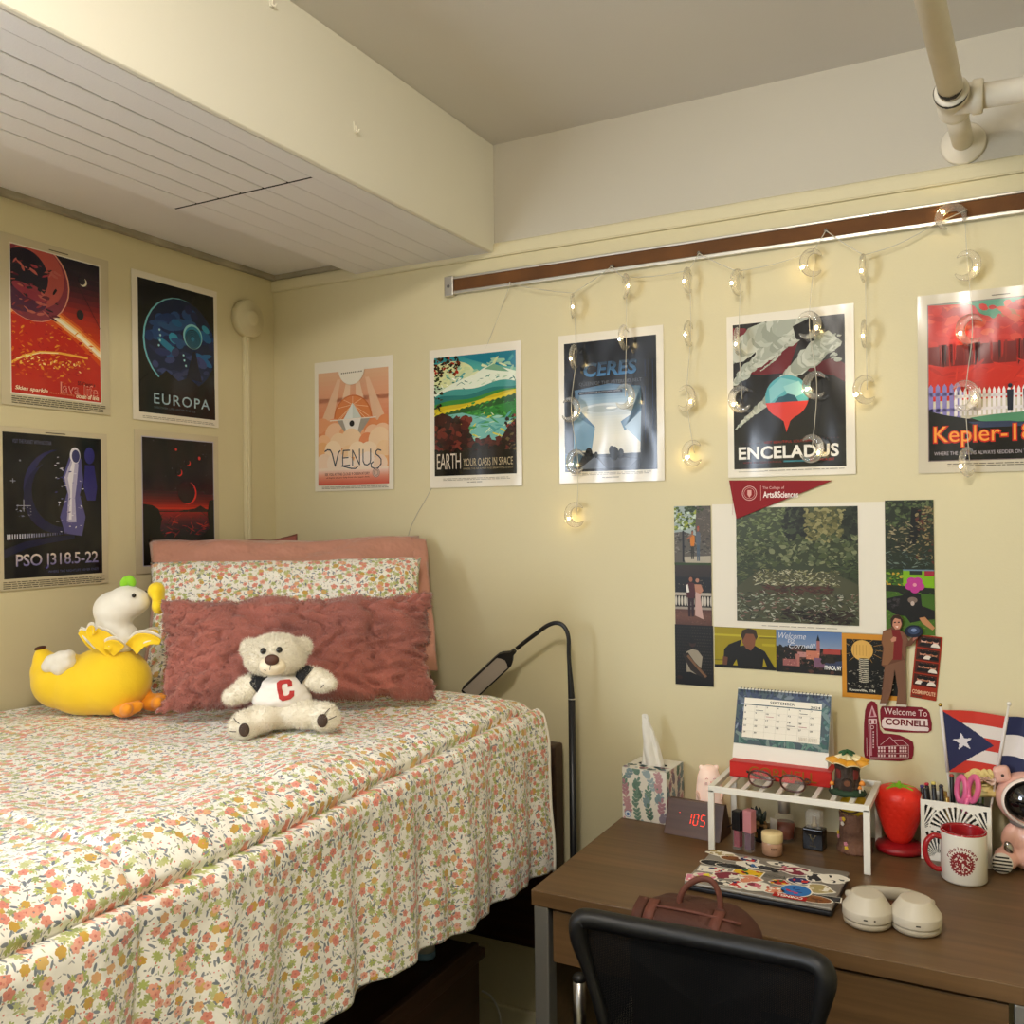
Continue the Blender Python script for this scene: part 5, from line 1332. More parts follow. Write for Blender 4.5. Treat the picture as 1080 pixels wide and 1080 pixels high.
for px, py, yaw, roll in moons:
    p = at(px, py)
    e = Euler((0, math.radians(roll+rg.uniform(-8, 8)), math.radians(yaw+rg.uniform(-6, 6))), 'ZYX')
    if proto is None:
        b = MB(); b.mat(m_acr); moon_mesh(b); mo = b.build('moon', None, t); proto = mo
        b = MB(); b.mat(m_led).sph((0, 0, 0), (.0030, .0030, .0042), u=10, v=8); le = b.build('led_bulb', None, mo); protoled = le
    else:
        mo = proto.copy(); COL.objects.link(mo); mo.parent = t
        le = protoled.copy(); COL.objects.link(le); le.parent = mo
    mo.scale = (.84,)*3; mo.location = p; mo.rotation_mode = 'XYZ'; Rz = Matrix.Rotation(math.radians(yaw+rg.uniform(-6, 6)), 4, 'Z') @ Matrix.Rotation(math.radians(roll+rg.uniform(-8, 8)), 4, 'Y')
    mo.rotation_euler = Rz.to_euler()
    le.location = (-.022, .0075 if abs(((yaw+90) % 180)-90) < 45 else 0, -.010)
    if 45 < yaw % 180 < 135: le.location = (-.030, .0, -.010)
for st in strands:
    x0, y0 = st[0]
    P = [at(x0, y0)]+[at(x+1.5, y) for x, y, _ in st[1:]]
    wire.tube(spline(P, 6), .0009, 6)
def sag(a, b_, d, k=10, Y=SY):
    A, B = at(*a, Y), at(*b_, Y)
    return [A+(B-A)*i/k-Vector((0, 0, d*math.sin(PI*i/k))) for i in range(k+1)]
pa = [(x, y) for x, y, _ in pins]
for a, b_, d in ((pa[0], (605, 309), .004), ((605, 309), pa[1], .002), (pa[1], (657, 292), .002), ((657, 292), (726, 285), .006), ((726, 285), pa[2], .002), (pa[2], (777, 286), .002), ((777, 286), (857, 265), .006), ((857, 265), pa[3], .002), (pa[3], (911, 269), .002), ((911, 269), (985, 237), .008), ((985, 237), pa[4], .0)):
    wire.tube(sag(a, b_, d, Y=PY-.0125), .0011, 6)
for st in strands:
    x0, y0 = st[0]; wire.tube([at(x0, y0, PY-.0125), at(x0, y0)], .001, 6)
# lead of the string, down behind the poster to the bed
lead = [(538, 299), (530, 322), (517, 356), (500, 400), (478, 460), (455, 515), (440, 542), (432, 560), (427, 585)]
wire.tube(spline([at(x, y, -.024 if i == 0 else -.0006-.0006) if i else at(x, y, PY-.0125) for i, (x, y) in enumerate(lead)], 5), .0009, 6)
wire.build('wire', None, t)
# ------------------------------------------------------------------ desk
m_desk = wood('brown_desk_laminate', '#553f26', '#745738', 0, .42, 70)
m_leg = M('#8f8d88', .45, .6, name='grey_metal')
DX0, DX1, DY0, DY1, DZ = 1.142, 1.973, -.579, -.004, .75
dcx, dcy = (DX0+DX1)/2, (DY0+DY1)/2
t = thing('desk', 'brown wood-grain desk with grey metal legs under the photo collage', 'desk', (dcx, dcy, 0))
def dp(name, fn, m, par=None): b = MB(); b.mat(m); fn(b); return b.build(name, None, par or t)
dp('desktop', lambda b: b.box((0, 0, DZ-.0145), (DX1-DX0, DY1-DY0, .029), bev=.0018), m_desk)
for sx in (-1, 1):
    x = sx*((DX1-DX0)/2-.018)
    dp('leg', lambda b: b.box((x, DY0-dcy+.022, .360), (.030, .036, .720), bev=.003), m_leg)
    dp('leg', lambda b: b.box((x, DY1-dcy-.022, .360), (.030, .036, .720), bev=.003), m_leg)
    dp('side_panel', lambda b: b.box((x, -.02, .53), (.016, DY1-DY0-.12, .372)), m_desk)
dw = DX1-DX0-.080
d_ = dp('drawer', lambda b: b.box((0, DY0-dcy+.018, .6665), (dw, .018, .095), bev=.0012), m_desk)
dp('drawer_box', lambda b: [b.box((0, -.02, .632), (dw-.02, .46, .008)), b.box((-(dw-.02)/2+.005, -.02, .668), (.01, .46, .07)), b.box(((dw-.02)/2-.005, -.02, .668), (.01, .46, .07))], m_desk, d_)
dp('back_rail', lambda b: b.box((0, DY1-dcy-.05, .67), (dw, .016, .10)), m_desk)
E0 = DZ+.0005

# ------------------------------------------------------------------ metal shelf rack on the desk
m_wh = M('#e9e5da', .35, name='white_metal')
RH = .133
_a, _b, _c = onZ(746, 829.3, E0+RH), onZ(917.5, 850, E0+RH), onZ(931.5, 824, E0+RH)
RW, RD = _b.x-_a.x, _c.y-_b.y
RD = min(RD, (_a.y+_b.y)/-2-.012)
rkx, rky = (_a.x+_b.x)/2, (_a.y+_b.y)/2+RD/2
print('rack', RW, RD, rkx, rky, _a, _b, _c)
t = thing('desk_rack', 'small white metal shelf rack standing at the back of the desk', 'rack', (rkx, rky, E0))
def rp(name, fn): b = MB(); b.mat(m_wh); fn(b); return b.build(name, None, t)
for sx in (-1, 1):
    for sy in (-1, 1): rp('leg', lambda b: b.box((sx*(RW/2-.006), sy*(RD/2-.003), (RH-.008)/2), (.013, .006, RH-.008), bev=.001))
def topf(b):
    for sy in (-1, 1): b.box((0, sy*(RD/2-.003), RH-.006), (RW, .006, .013), bev=.001)
    for sx in (-1, 1): b.box((sx*(RW/2-.006), 0, RH-.0055), (.012, RD-.012, .010), bev=.001)
rp('top_frame', topf)
for i in range(8): rp('slat', lambda b: b.box((-RW/2+.036+i*(RW-.072)/7, 0, RH-.003), (.010, RD-.012, .005), bev=.001))
RT = E0+RH+.0005     # top of the rack

# red book with the calendar on it
bl, br = onZ(770, 818, RT), onZ(877, 832, RT)
bw_ = br.x-bl.x; by0 = (bl.y+br.y)/2; bd = min(.165, -.006-by0)
t = thing('book', 'thick red book with gold lettering CORNELL, lying on the rack under the calendar', 'book', (bl.x+bw_/2, by0+bd/2, RT))
m_red = M('#c4211a', .45, name='red_cloth', bumpy=(400, .3, .0006))
BT = .033
b = MB(); b.mat(m_red); b.box((0, 0, .0015), (bw_, bd, .003), bev=.0008); b.box((0, 0, BT-.0015), (bw_, bd, .003), bev=.0008); b.box((0, -bd/2+.002, BT/2), (bw_, .004, BT), bev=.0015); b.build('cover', None, t)
b = MB(); b.mat(M('#e4dcc8', .8)); b.box((0, .002, BT/2), (bw_-.006, bd-.008, BT-.006)); b.build('pages', None, t)
def text_obj(body, x0, x1, z0, z1, y, m, parent, name='lettering', bold=.02, depth=.0006, spacing=1, fn=None, shear=0):
    """raised lettering in the local XZ plane facing -y"""
    b = MB(); b.mat(m)
    for tr in fit(text_tris(body, bold, spacing, shear), x0, 0, x1, 1):
        vs = []
        for x, v in tr:
            p = (x, y, z1-(z1-z0)*v); vs.append(b.bm.verts.new(fn(p) if fn else p))
        b.bm.faces.new(vs)
    o = b.build(name, None, parent)
    modmesh(o, ('SOLIDIFY', dict(thickness=depth, offset=0)))
    return o
text_obj('CORNELL', -bw_*.30, bw_*.36, .006, BT-.006, -bd/2-.0004, M('#9c6a24', .4, .6), t, 'lettering', .0)
# calendar easel
CT = RT+BT+.0004
cl, cr = onZ(774, 797, CT), onZ(872, 812, CT)
cw = cr.x-cl.x; ch = .152
t = thing('desk_calendar', 'desk calendar open at SEPTEMBER 2024, standing on the red book', 'calendar', ((cl.x+cr.x)/2, max(by0+.006, (cl.y+cr.y)/2), CT), math.radians(-1.5))
lean = math.radians(20)
def fl(u, z, y=0): return (u, z*math.sin(lean)+y*math.cos(lean), z*math.cos(lean)-y*math.sin(lean))
b = MB(); b.mat(M('#e8e4d8', .6))
for y0 in (0,):
    f = [b.bm.verts.new(fl(x, z)) for x, z in ((-cw/2, 0), (cw/2, 0), (cw/2, ch), (-cw/2, ch))]; b.bm.faces.new(f)
    ytop = fl(0, ch)[1]; ztop = fl(0, ch)[2]
    f2 = [b.bm.verts.new(p) for p in ((-cw/2, 2*ytop-.03, 0), (cw/2, 2*ytop-.03, 0))]; b.bm.faces.new([f[3], f[2], f2[1], f2[0]])
    b.bm.faces.new([f[0], f2[0], f2[1], f[1]])
o = b.build('easel', None, t); modmesh(o, ('SOLIDIFY', dict(thickness=.0016, offset=0)))
s = Sheet(cw*.995, ch*.78, '#54636a', th=.0012); r = R(41)
s.win(0, 0, s.w, s.h); s.blobs(r, (0, 0, 1, .35), 60, (.03, .10), ['#56627a', '#48536a', '#6a7686', '#3f4a62', '#7a8690'], (.2, .5)); s.blobs(r, (0, .8, 1, 1), 60, (.03, .12), ['#5a7a74', '#4a6a66', '#6a8a80', '#46605e', '#7f8f8a'], (.1, .3)); s.blobs(r, (0, .2, .12, .8), 20, (.02, .05), ['#48536a', '#8a94a4', '#b0b6c0', '#3f4a62'], (.3, .9)); s.blobs(r, (.9, .2, 1, .9), 24, (.02, .05), ['#4a6668', '#5a7a78', '#7a8f90'], (.3, .9))
s.win(s.w*.085, s.h*.15, s.w*.91, s.h*.875); s.rect(0, 0, 1, 1, '#ece6d8'); s.rect(0, .155, 1, .18, '#3f5a62')
s.text('SEPTEMBER', .34, .045, .66, .115, '#3a3f46', .01); s.text('2024', .86, .085, .985, .145, '#3a3f46', .02); s.k += 1
for i in range(1, 7): s.rect(i/7-.001, .18, i/7+.001, 1, '#bdb6a8', False)
for i in range(1, 5): s.rect(0, .18+i*.164-.001, 1, .18+i*.164+.002, '#bdb6a8', False)
for dnum in range(1, 31):
    i, j = (dnum-1) % 7, (dnum-1)//7; s.text(str(dnum), i/7+.012, .195+j*.164, i/7+.012+(.018 if dnum < 10 else .034), .235+j*.164, '#4a4a4a', .02)
for u, v, c in ((.16, .30, '#6a6a6a'), (.73, .29, '#6a6a6a'), (.30, .44, '#c08a88'), (.58, .62, '#6a6a6a'), (.73, .62, '#c08a88')): s.rect(u, v, u+.10, v+.014, c)
for i in range(2): 
    for j in range(4): 
        for k in range(6): s.rect(.735+i*.13+k*.018, .87+j*.027, .745+i*.13+k*.018, .880+j*.027, '#b0a898', j == 0 and k == 0)
o = s.build('month_page', m_matte, fl(-cw/2*.995, ch*.985, -.0012), rot=(-lean, 0, 0), parent=t)
b = MB(); b.mat(M('#4a4d55', .35, .7))
for i in range(26):
    x = -cw/2+.008+i*(cw-.016)/25; p = fl(x, ch-.003)
    b.tube([(x, p[1]+.0055*math.cos(a)*1.0, p[2]+.0055*math.sin(a)) for a in [k*PI/5 for k in range(10)]], .0007, 5, closed=True)
b.build('spiral_binding', None, t)
# eyeglasses
gp = onZ(819, 832, RT+.004)
t = thing('eyeglasses', 'brown plastic eyeglasses lying on the rack in front of the red book', 'eyeglasses', (gp.x, gp.y, RT), math.radians(-4))
m_fr = M('#4a2a22', .25, name='brown_acetate', coat=.4)
def rimpts(cx):
    return [(cx+.0245*(abs(math.cos(a))**.8)*math.copysign(1, math.cos(a)), -.004*math.sin(a), .0195+.0172*(abs(math.sin(a))**.85)*math.copysign(1, math.sin(a))) for a in [i*2*PI/36 for i in range(36)]]
for cx in (-.033, .033):
    b = MB(); b.mat(m_fr).tube(rimpts(cx), .0021, 8, closed=True); rm = b.build('rim', None, t)
    b = MB(); b.mat(M('#f4f2f0', .03, name='spectacle_lens', alpha=.12, spec=.8))
    vs = [b.bm.verts.new(p) for p in rimpts(cx)]; b.bm.faces.new(vs); b.build('lens', None, rm)
    b = MB(); b.mat(m_fr); sx = 1 if cx > 0 else -1
    b.tube(spline([(sx*.058, -.002, .031), (sx*.062, .004, .030), (sx*.060, .03, .020), (sx*.048, .055, .008), (sx*.02, .062, .004)], 5), [.0022]*21, 8, flat=(1.3, .8)); b.build('temple', None, t)
b = MB(); b.mat(m_fr).tube(spline([(-.0095, -.001, .027), (0, -.003, .030), (.0095, -.001, .027)], 5), .0019, 8); b.build('bridge', None, t)

# fairy house with a petal roof on the rack
fp = onZ(893, 839, RT)
t = thing('fairy_house', 'dark fairy house figurine with a cream petal roof, on the rack right of the book', 'figurine', (fp.x, fp.y+.012, RT), math.radians(6))
m_bark = M('#3a2c22', .7, name='dark_bark', mottle=.3, bumpy=(90, .8, .006))
b = MB(); b.mat(M('#1f3320', .8, mottle=.25, bumpy=(150, .8, .004))).lathe([(.034, 0), (.036, .004), (.033, .010), (.026, .013), (0, .014)], sx=1.0, sy=.75, n=36); o = b.build('mossy_base', None, t)
displace(o, lambda c: .002*nz(c.x*90, c.y*90, c.z*90))
b = MB(); b.mat(m_bark).lathe([(.026, .008), (.0245, .02), (.0225, .040), (.0235, .056), (.022, .060), (0, .061)], sy=.8, n=40); wl = b.build('trunk_wall', None, t)
displace(wl, lambda c: .0022*math.sin(math.atan2(c.y, c.x)*11+3*nz(c.z*40, 1))+.001*nz(c.x*120, c.y*120, c.z*80))
b = MB(); b.mat(M('#2a1a12', .6)).prism([(-.009, .012)]+[(.009*math.cos(a), .027+.009*math.sin(a)) for a in [PI-i*PI/10 for i in range(11)]]+[(.009, .012)], .006, Matrix.Translation((0, -.0235, 0))); dr = b.build('door', None, t)
b = MB(); b.mat(M('#6a3f26', .6)).prism([(.006*math.cos(a), .027+.006*math.sin(a)) for a in [i*PI/8 for i in range(16)]], .003, Matrix.Translation((0, -.0250, 0))); b.build('door_window', None, dr)
for sx in (-1, 1):
    b = MB(); b.mat(M('#6e2420', .6)); T = Matrix.Translation((sx*.0175, -.0135, .043)) @ Matrix.Rotation(sx*.85, 4, 'Z'); b.prism([(-.006, -.010), (.006, -.010), (.006, .008), (-.006, .010)], .004, T, bev=.0008); b.build('shutter', None, t)
# petal roof
b = MB(); b.mat(M('#efdfb2', .45, name='cream_petal', mottle=.06))
def pet(u, v):
    a = u*2*PI; k = abs(math.sin(a*4))
    r_ = .002+v*(.033+.009*k); z = .082-.018*v**1.1-.004*(1-k)*v+.002*math.sin(a*2)
    return Vector((r_*math.cos(a), r_*math.sin(a)*.82, z+.0025*k*v))
b.grid(pet, 144, 12, closed_u=True); o = b.build('petal_roof', None, t); modmesh(o, ('SOLIDIFY', dict(thickness=.0022, offset=0)))
b = MB(); b.mat(M('#d8982a', .5)); 
def pet2(u, v):
    p = pet(u, .60+.405*v); return p+Vector((0, 0, .0016))
b.grid(pet2, 144, 4, closed_u=True); o = b.build('golden_petal_tips', None, t); modmesh(o, ('SOLIDIFY', dict(thickness=.0008, offset=0)))
b = MB(); b.mat(M('#23502c', .5))
for i in range(5):
    a = i*1.256+.4; b.sph((.009*math.cos(a), .008*math.sin(a), .084), (.009, .004, .0028), rot=(0, .45, a))
b.sph((0, 0, .0855), .0045); b.build('leaf_cap', None, t)
for x, y, z, sc in ((-.029, -.010, .010, 1.0), (.024, -.020, .010, .85), (.028, -.014, .013, 1.25)):
    b = MB(); b.mat(M('#e8e0d0', .6)).lathe([(.0022*sc, 0), (.0016*sc, .010*sc)], c=(x, y, z), n=12); ms = b.build('mushroom', None, t)
    b = MB(); b.mat(M('#dc8a34', .5)).lathe([(.0050*sc, .009*sc), (.0042*sc, .0125*sc), (.002*sc, .0155*sc), (0, .016*sc)], c=(x, y, z), n=16); b.build('mushroom_cap', None, ms)

# ------------------------------------------------------------------ things around and under the rack
# tissue box
t = thing('tissue_box', 'white cube tissue box with pastel leaf pattern, at the left back of the desk', 'tissue box', (1.2025, -.0625, E0), math.radians(-2.5))
bwid, bh = .108, .117
b = MB(); b.mat(M('#e4dfd4', .55)); 
for c, d in (((0, -.0545, bh/2), (bwid, .001, bh)), ((0, .0545, bh/2), (bwid, .001, bh)), ((-.0535, 0, bh/2), (.001, .109, bh)), ((.0535, 0, bh/2), (.001, .109, bh)), ((0, 0, .0006), (bwid, .109, .001))): b.box(c, d)
n = 40
for i in range(n):   # lid with an oval opening
    a0, a1 = 2*PI*i/n, 2*PI*(i+1)/n
    def sq(a): k = 1/max(abs(math.cos(a)), abs(math.sin(a))); return (math.cos(a)*k*bwid/2, math.sin(a)*k*.0545)
    p = [(*sq(a0), bh), (*sq(a1), bh), (.036*math.cos(a1), .016*math.sin(a1), bh), (.036*math.cos(a0), .016*math.sin(a0), bh)]
    b.bm.faces.new([b.bm.verts.new(q) for q in p])
box_ = b.build('carton', None, t)
b = MB(); b.mat(M('#2a2a2c', .7)).box((0, 0, bh-.003), (.073, .033, .001)); b.build('opening', None, t)
def leafprint(s, seed, n):
    r = R(seed); cols = ['#8fa3a8', '#b98f98', '#7f9a8c', '#a8b8bc', '#9a8f9c', '#6f8a7c', '#c8a0a4', '#8aa0a4']
    for i in range(n):
        u, v = ((i % 4)+.5+r.uniform(-.3, .3))/4, ((i//4)+.5+r.uniform(-.3, .3))/(n//4); c = r.choice(cols); a = r.uniform(-2.2, -.9); L_ = r.uniform(.09, .16)
        s.line([(u-L_*math.cos(a), v-L_*math.sin(a)), (u+L_*math.cos(a), v+L_*math.sin(a))], .008, c)
        for q in (-.5, 0, .5, 1):
            for sd in (-1, 1):
                if q == 1 and sd == 1: continue
                x, y = u+L_*q*math.cos(a), v+L_*q*math.sin(a); e = a+(.75*sd if q < 1 else 0)
                s.ell(x+.05*math.cos(e), y+.05*math.sin(e), .062*(1.15-.3*abs(q)), c, n=12, ry=.030, rot=e, new=False)
    for i in range(10): s.ell(r.random(), r.random(), r.uniform(.015, .035), r.choice(cols))
s = Sheet(bwid, bh, '#e6e1d6', th=.0004); leafprint(s, 5, 20); s.ell(.13, .9, .075, '#7f9ac0'); s.ell(.13, .9, .062, '#dfe4ea'); s.ell(.13, .905, .035, '#5f7fb0')
s.build('printed_front', m_matte, (-bwid/2, -.0551, bh), rot=(0, 0, 0), parent=box_)
s = Sheet(.109, bh, '#e6e1d6', th=.0004); leafprint(s, 9, 20); s.build('printed_side', m_matte, (.0541, -.0545, bh), rot=(0, 0, PI/2), parent=box_)
s = Sheet(bwid, .036, '#e6e1d6', th=.0004); leafprint(s, 3, 8); s.build('printed_lid', m_matte, (-bwid/2, -.019, bh+.0004), rot=(-PI/2, 0, 0), parent=box_)
b = MB(); b.mat(M('#e6e2d8', .9, name='tissue_paper'))
def tis(u, v):
    a = u*2*PI; h = v
    r_ = (.024*(1-h)**.8+.003)
    x = r_*math.cos(a)*1.05-.012*h-.006*h*h; y = r_*math.sin(a)*.55
    k = 1+.35*math.sin(a*3+h*2)*(.3+h*.5)
    return Vector((x*k, y*k+.004*math.sin(a*5)*(1-h), bh-.012+h*(.122+.0*math.cos(a))+.006*math.sin(a*2+1)*h))
b.grid(tis, 64, 20, closed_u=True); o = b.build('tissue', None, t)
displace(o, lambda c: .0035*nz(c.x*70, c.y*70, c.z*30)+.0025*abs(nz(c.x*130, c.y*130, c.z*45)))

# wooden alarm clock
clx, cly = 1.331, -.138
t = thing('alarm_clock', 'dark wooden wedge clock showing 105 in red digits, beside the tissue box', 'clock', (clx, cly, E0), math.radians(-4))
m_ck = wood('clock_veneer', '#3f271d', '#573a2c', 0, .4, 90)
b = MB(); b.mat(m_ck)
T = Matrix.Translation((.064, 0, 0)) @ Matrix.Rotation(PI/2, 4, 'Z')
b.prism([(-.040, .0), (.036, .0), (.006, .069), (-.006, .069)], .128, T, bev=.0012); b.build('case', None, t)
sl = math.atan2(.034, .069)
def cf(x, k): return (x, -.040+.034*k-.0009*math.cos(sl), .069*k+.0009*math.sin(sl)*0)
m_dig = M('#ff3a24', .4, emit=2.2, name='red_digit')
SEG = {'1': 'bc', '0': 'abcdef', '5': 'afgcd'}
for i, ch_ in enumerate('105'):
    x0 = -.018+i*.0158; w_, k0, k1_ = .0095, .36, .66; km = (k0+k1_)/2
    ends = dict(a=((0, k1_), (1, k1_)), g=((0, km), (1, km)), d=((0, k0), (1, k0)), f=((0, km), (0, k1_)), e=((0, k0), (0, km)), b=((1, km), (1, k1_)), c=((1, k0), (1, km)))
    b = MB(); b.mat(m_dig)
    for sgm in SEG[ch_]:
        (u0, a0), (u1, a1) = ends[sgm]; A, B = Vector(cf(x0+u0*w_+a0*.004, a0)), Vector(cf(x0+u1*w_+a1*.004, a1)); D = (B-A)*.12
        b.tube([A+D, B-D], .00065, 6)
    b.build('digit', None, t)
b = MB(); b.mat(m_dig); b.sph(cf(-.034, .64), .0009, u=8, v=6); b.build('indicator_dot', None, t)
b = MB(); b.mat(M('#141414', .5)); q = onY(757, 866, -.05)
b.tube(spline([(.064, .010, .02), (.074, .03, .022), (.082, .055, .014), (.088, .085, .003), (.09, .11, .003), (.09, .128, .0025)], 6), .0016, 8); b.build('power_cord', None, t)

# cat night light
q = onY(748, 850, -.048)
t = thing('cat_night_light', 'glowing pale pink cat-shaped night light behind the wooden clock', 'night light', (q.x, -.048, E0), math.radians(25))
m_cat = M('#efd6c8', .5, name='pink_silicone', sss=.25)
m_cat.node_tree.nodes['Principled BSDF'].inputs['Emission Color'].default_value = c4('#ffd0b4'); m_cat.node_tree.nodes['Principled BSDF'].inputs['Emission Strength'].default_value = .30
hc = onY(748, 807, -.048).z-E0
b = MB(); b.mat(m_cat).lathe([(.027, 0), (.0295, .006), (.030, hc*.35), (.028, hc*.62), (.0255, hc*.8), (.019, hc*.94), (.010, hc*.99), (0, hc)], n=40)
for sx in (-1, 1): b.sph((sx*.0165, 0, hc*.955), (.0055, .004, .007), rot=(0, sx*.4, 0))
bd_ = b.build('cat_body', None, t); blob(bd_, .0018, 3)
for sx in (-1, 1):
    b = MB(); b.mat(M('#f2cdb8', .5)); b.sph((sx*.025, -.014, hc*.45), (.0042, .005, .017), rot=(0, sx*.35, 0)); b.build('arm', None, t)
b = MB(); b.mat(M('#7a5a52', .6))
for sx in (-1, 1):
    b.tube([(sx*(.009+.003*math.cos(a)), -.0268+.0009*abs(sx), hc*.79+.0035*math.sin(a)) for a in [PI*.1+i*PI*.8/8 for i in range(9)]], .0005, 6)
    for k in range(3): b.tube([(sx*.0075, -.0275, hc*.74-.0022*k), (sx*.0135, -.0255, hc*.745-.0028*k)], .0004, 5)
b.build('whiskers', None, t)
b = MB(); b.mat(M('#c06a70', .6)).sph((0, -.0285, hc*.755), (.0014, .001, .001), u=8, v=6); b.build('nose', None, t)

# cosmetics
def gloss(px, py, label, capc, inner, capz, w=.0165, tw=-.35):
    p = onZ(px, py, E0)
    t = thing('lip_gloss', label, 'lip gloss', (p.x, p.y+.006, E0), tw, group='lip glosses under the rack')
    h0 = .040
    b = MB(); b.mat(M('#f4eef0', .06, name='clear_plastic', alpha=.12, spec=.8, coat=.5)).box((0, 0, h0/2), (w, w, h0), bev=.0015); tb = b.build('tube', None, t)
    b = MB(); b.mat(inner).box((0, 0, h0/2+.002), (w-.003, w-.003, h0-.006), bev=.001); b.build('gloss_filling', None, tb)
    b = MB(); b.mat(capc).box((0, 0, h0+capz/2), (w+.003, w+.003, capz), bev=.0015); b.build('cap', None, t)
gloss(778, 896, 'dark red lip gloss with a black cap under the rack', M('#15161a', .25), M('#8a1230', .2), .040)
gloss(790, 899, 'mauve lip gloss with a pink cap under the rack', M('#d58f96', .35, .3), M('#5a3048', .2), .046, .0170)
p = onZ(799, 889, E0)
t = thing('ornament', 'small dark green sculpted ornament in a black pot, behind the lip glosses', 'ornament', (p.x, p.y+.02, E0), -.4)
b = MB(); b.mat(M('#17120f', .4)).box((0, 0, .014), (.030, .030, .028), bev=.002); pt_ = b.build('pot', None, t)
b = MB(); b.mat(M('#a8783a', .5, .3)).box((0, -.0153, .015), (.010, .001, .010)); b.build('pot_label', None, pt_)
b = MB(); b.mat(M('#7a5c38', .8, mottle=.3))
rg = R(6)
for i in range(16): b.sph((rg.uniform(-.014, .014), rg.uniform(-.012, .012), .030+rg.uniform(0, .010)), rg.uniform(.004, .007), u=8, v=6)
b.build('bark_filling', None, t)
b = MB(); b.mat(M('#1d2620', .35, mottle=.4))
for i in range(20):
    a = rg.uniform(0, 6.28); h = rg.uniform(.012, .040); x, y = .012*math.cos(a), .009*math.sin(a)
    b.lathe([(.002, 0), (.0052, h*.4), (.0035, h*.8), (0, h)], c=(x*.7-.003, y*.7, .032), rot=(rg.uniform(-.3, .3), rg.uniform(-.35, .35), 0), n=7)
b.build('dark_leaves', None, t)
# round perfume bottle
p = onZ(826, 889, E0)
t = thing('perfume_bottle', 'round amber perfume bottle with a silver cap, under the rack behind the cream jar', 'perfume bottle', (p.x, p.y+.014, E0))
m_gl = M('#e8d8c8', .05, name='bottle_glass', alpha=.08, spec=.9, coat=.5)
b = MB(); b.mat(m_gl).lathe([(.019, 0), (.0215, .002), (.0215, .050), (.018, .058), (.009, .061), (0, .061)], n=36); gb = b.build('glass', None, t)
b = MB(); b.mat(M('#6e2814', .15, name='amber_liquid')).lathe([(.0185, .008), (.0208, .010), (.0208, .040), (0, .040)], n=32); b.build('perfume', None, gb)
b = MB(); b.mat(M('#cfc9bd', .3, .7)).lathe([(.0125, .061), (.0125, .094), (.0115, .096), (0, .096)], n=32); b.build('cap', None, t)
b = MB(); b.mat(M('#d8d0c6', .6)).box((-.019, -.016, .036), (.020, .0012, .026), rot=(0, 0, -.6)); b.build('tag', None, t)
# cream jar
p = onZ(813, 903, E0)
t = thing('cream_jar', 'small cosmetic jar with a cream lid, under the rack behind the laptop', 'jar', (p.x, p.y+.014, E0))
b = MB(); b.mat(M('#b98f72', .3, coat=.4)).lathe([(.018, 0), (.0205, .002), (.0205, .027), (.019, .029), (0, .029)], n=36); j_ = b.build('jar_body', None, t)
b = MB(); b.mat(M('#e6cf98', .45)).lathe([(.0210, .027), (.0215, .028), (.0215, .043), (.0205, .045), (0, .045)], n=36); b.build('lid', None, t)
b = MB(); b.mat(M('#6a4a3a', .5))
for i in range(5): 
    a = -PI/2+.15+i*.13; b.box((.0207*math.cos(a), .0207*math.sin(a), .016), (.0005, .0018, .004), rot=(0, 0, a))
b.build('jar_lettering', None, j_)
# square black perfume
p = onZ(858, 897, E0)
t = thing('perfume_bottle', 'square black perfume bottle with a clear cap, under the rack', 'perfume bottle', (p.x, p.y+.015, E0), -.12)
b = MB(); b.mat(M('#0e0e10', .12, coat=.5)).box((0, 0, .0215), (.042, .030, .043), bev=.002); bb_ = b.build('black_flask', None, t)
b = MB(); b.mat(M('#8a7a58', .35, .8)).lathe([(.008, .043), (.008, .050), (.005, .052), (.0045, .066), (0, .067)], n=20); b.build('spray_nozzle', None, t)
b = MB(); b.mat(M('#ece8e0', .05, name='clear_cap', alpha=.22, spec=.9, coat=.6)).box((0, 0, .061), (.031, .024, .034), bev=.002); b.build('cap', None, t)
b = MB(); b.mat(M('#8a7c5a', .4, .6))
for q in ([(-.009, .031), (-.003, .031)], [(-.006, .031), (-.002, .024), (0, .019), (0, .013)], [(.009, .031), (.003, .031)], [(.006, .031), (.002, .024), (0, .019)], [(-.005, .025), (.005, .025)]): b.tube([(x, -.0154, z) for x, z in q], .0006, 5)
b.build('emblem', None, bb_)
text_obj('PARFUM', -.007, .007, .0075, .010, -.0153, M('#8a7c5a', .4, .6), bb_, 'lettering', .0, .0003)
# stump fairy house
p = onZ(897, 902, E0)
t = thing('fairy_house', 'brown tree stump fairy house with a yellow top, under the rack', 'figurine', (p.x+.004, p.y+.033, E0))
b = MB(); b.mat(M('#6b4a38', .75, name='stump_bark', mottle=.15, bumpy=(120, .8, .005))).lathe([(.0345, 0), (.0355, .004), (.0325, .012), (.030, .035), (.0285, .060), (.0300, .078), (.027, .084), (0, .085)], n=48); o = b.build('stump_wall', None, t)
displace(o, lambda c: .0012*math.sin(math.atan2(c.y, c.x)*16+4*nz(c.z*30, 2)))
b = MB(); b.mat(M('#c8a81e', .6, mottle=.15)).lathe([(.028, .080), (.031, .088), (.028, .100), (.018, .112), (0, .117)], n=36); o = b.build('yellow_top', None, t); displace(o, lambda c: .0015*math.sin(math.atan2(c.y, c.x)*7+c.z*200))
b = MB(); b.mat(M('#4a3426', .7)).tube(spline([(-.030, -.006, .088), (-.020, -.024, .085), (.0, -.0335, .086), (.018, -.026, .092), (.029, -.008, .086)], 6), .0018, 8); b.build('vine', None, t)
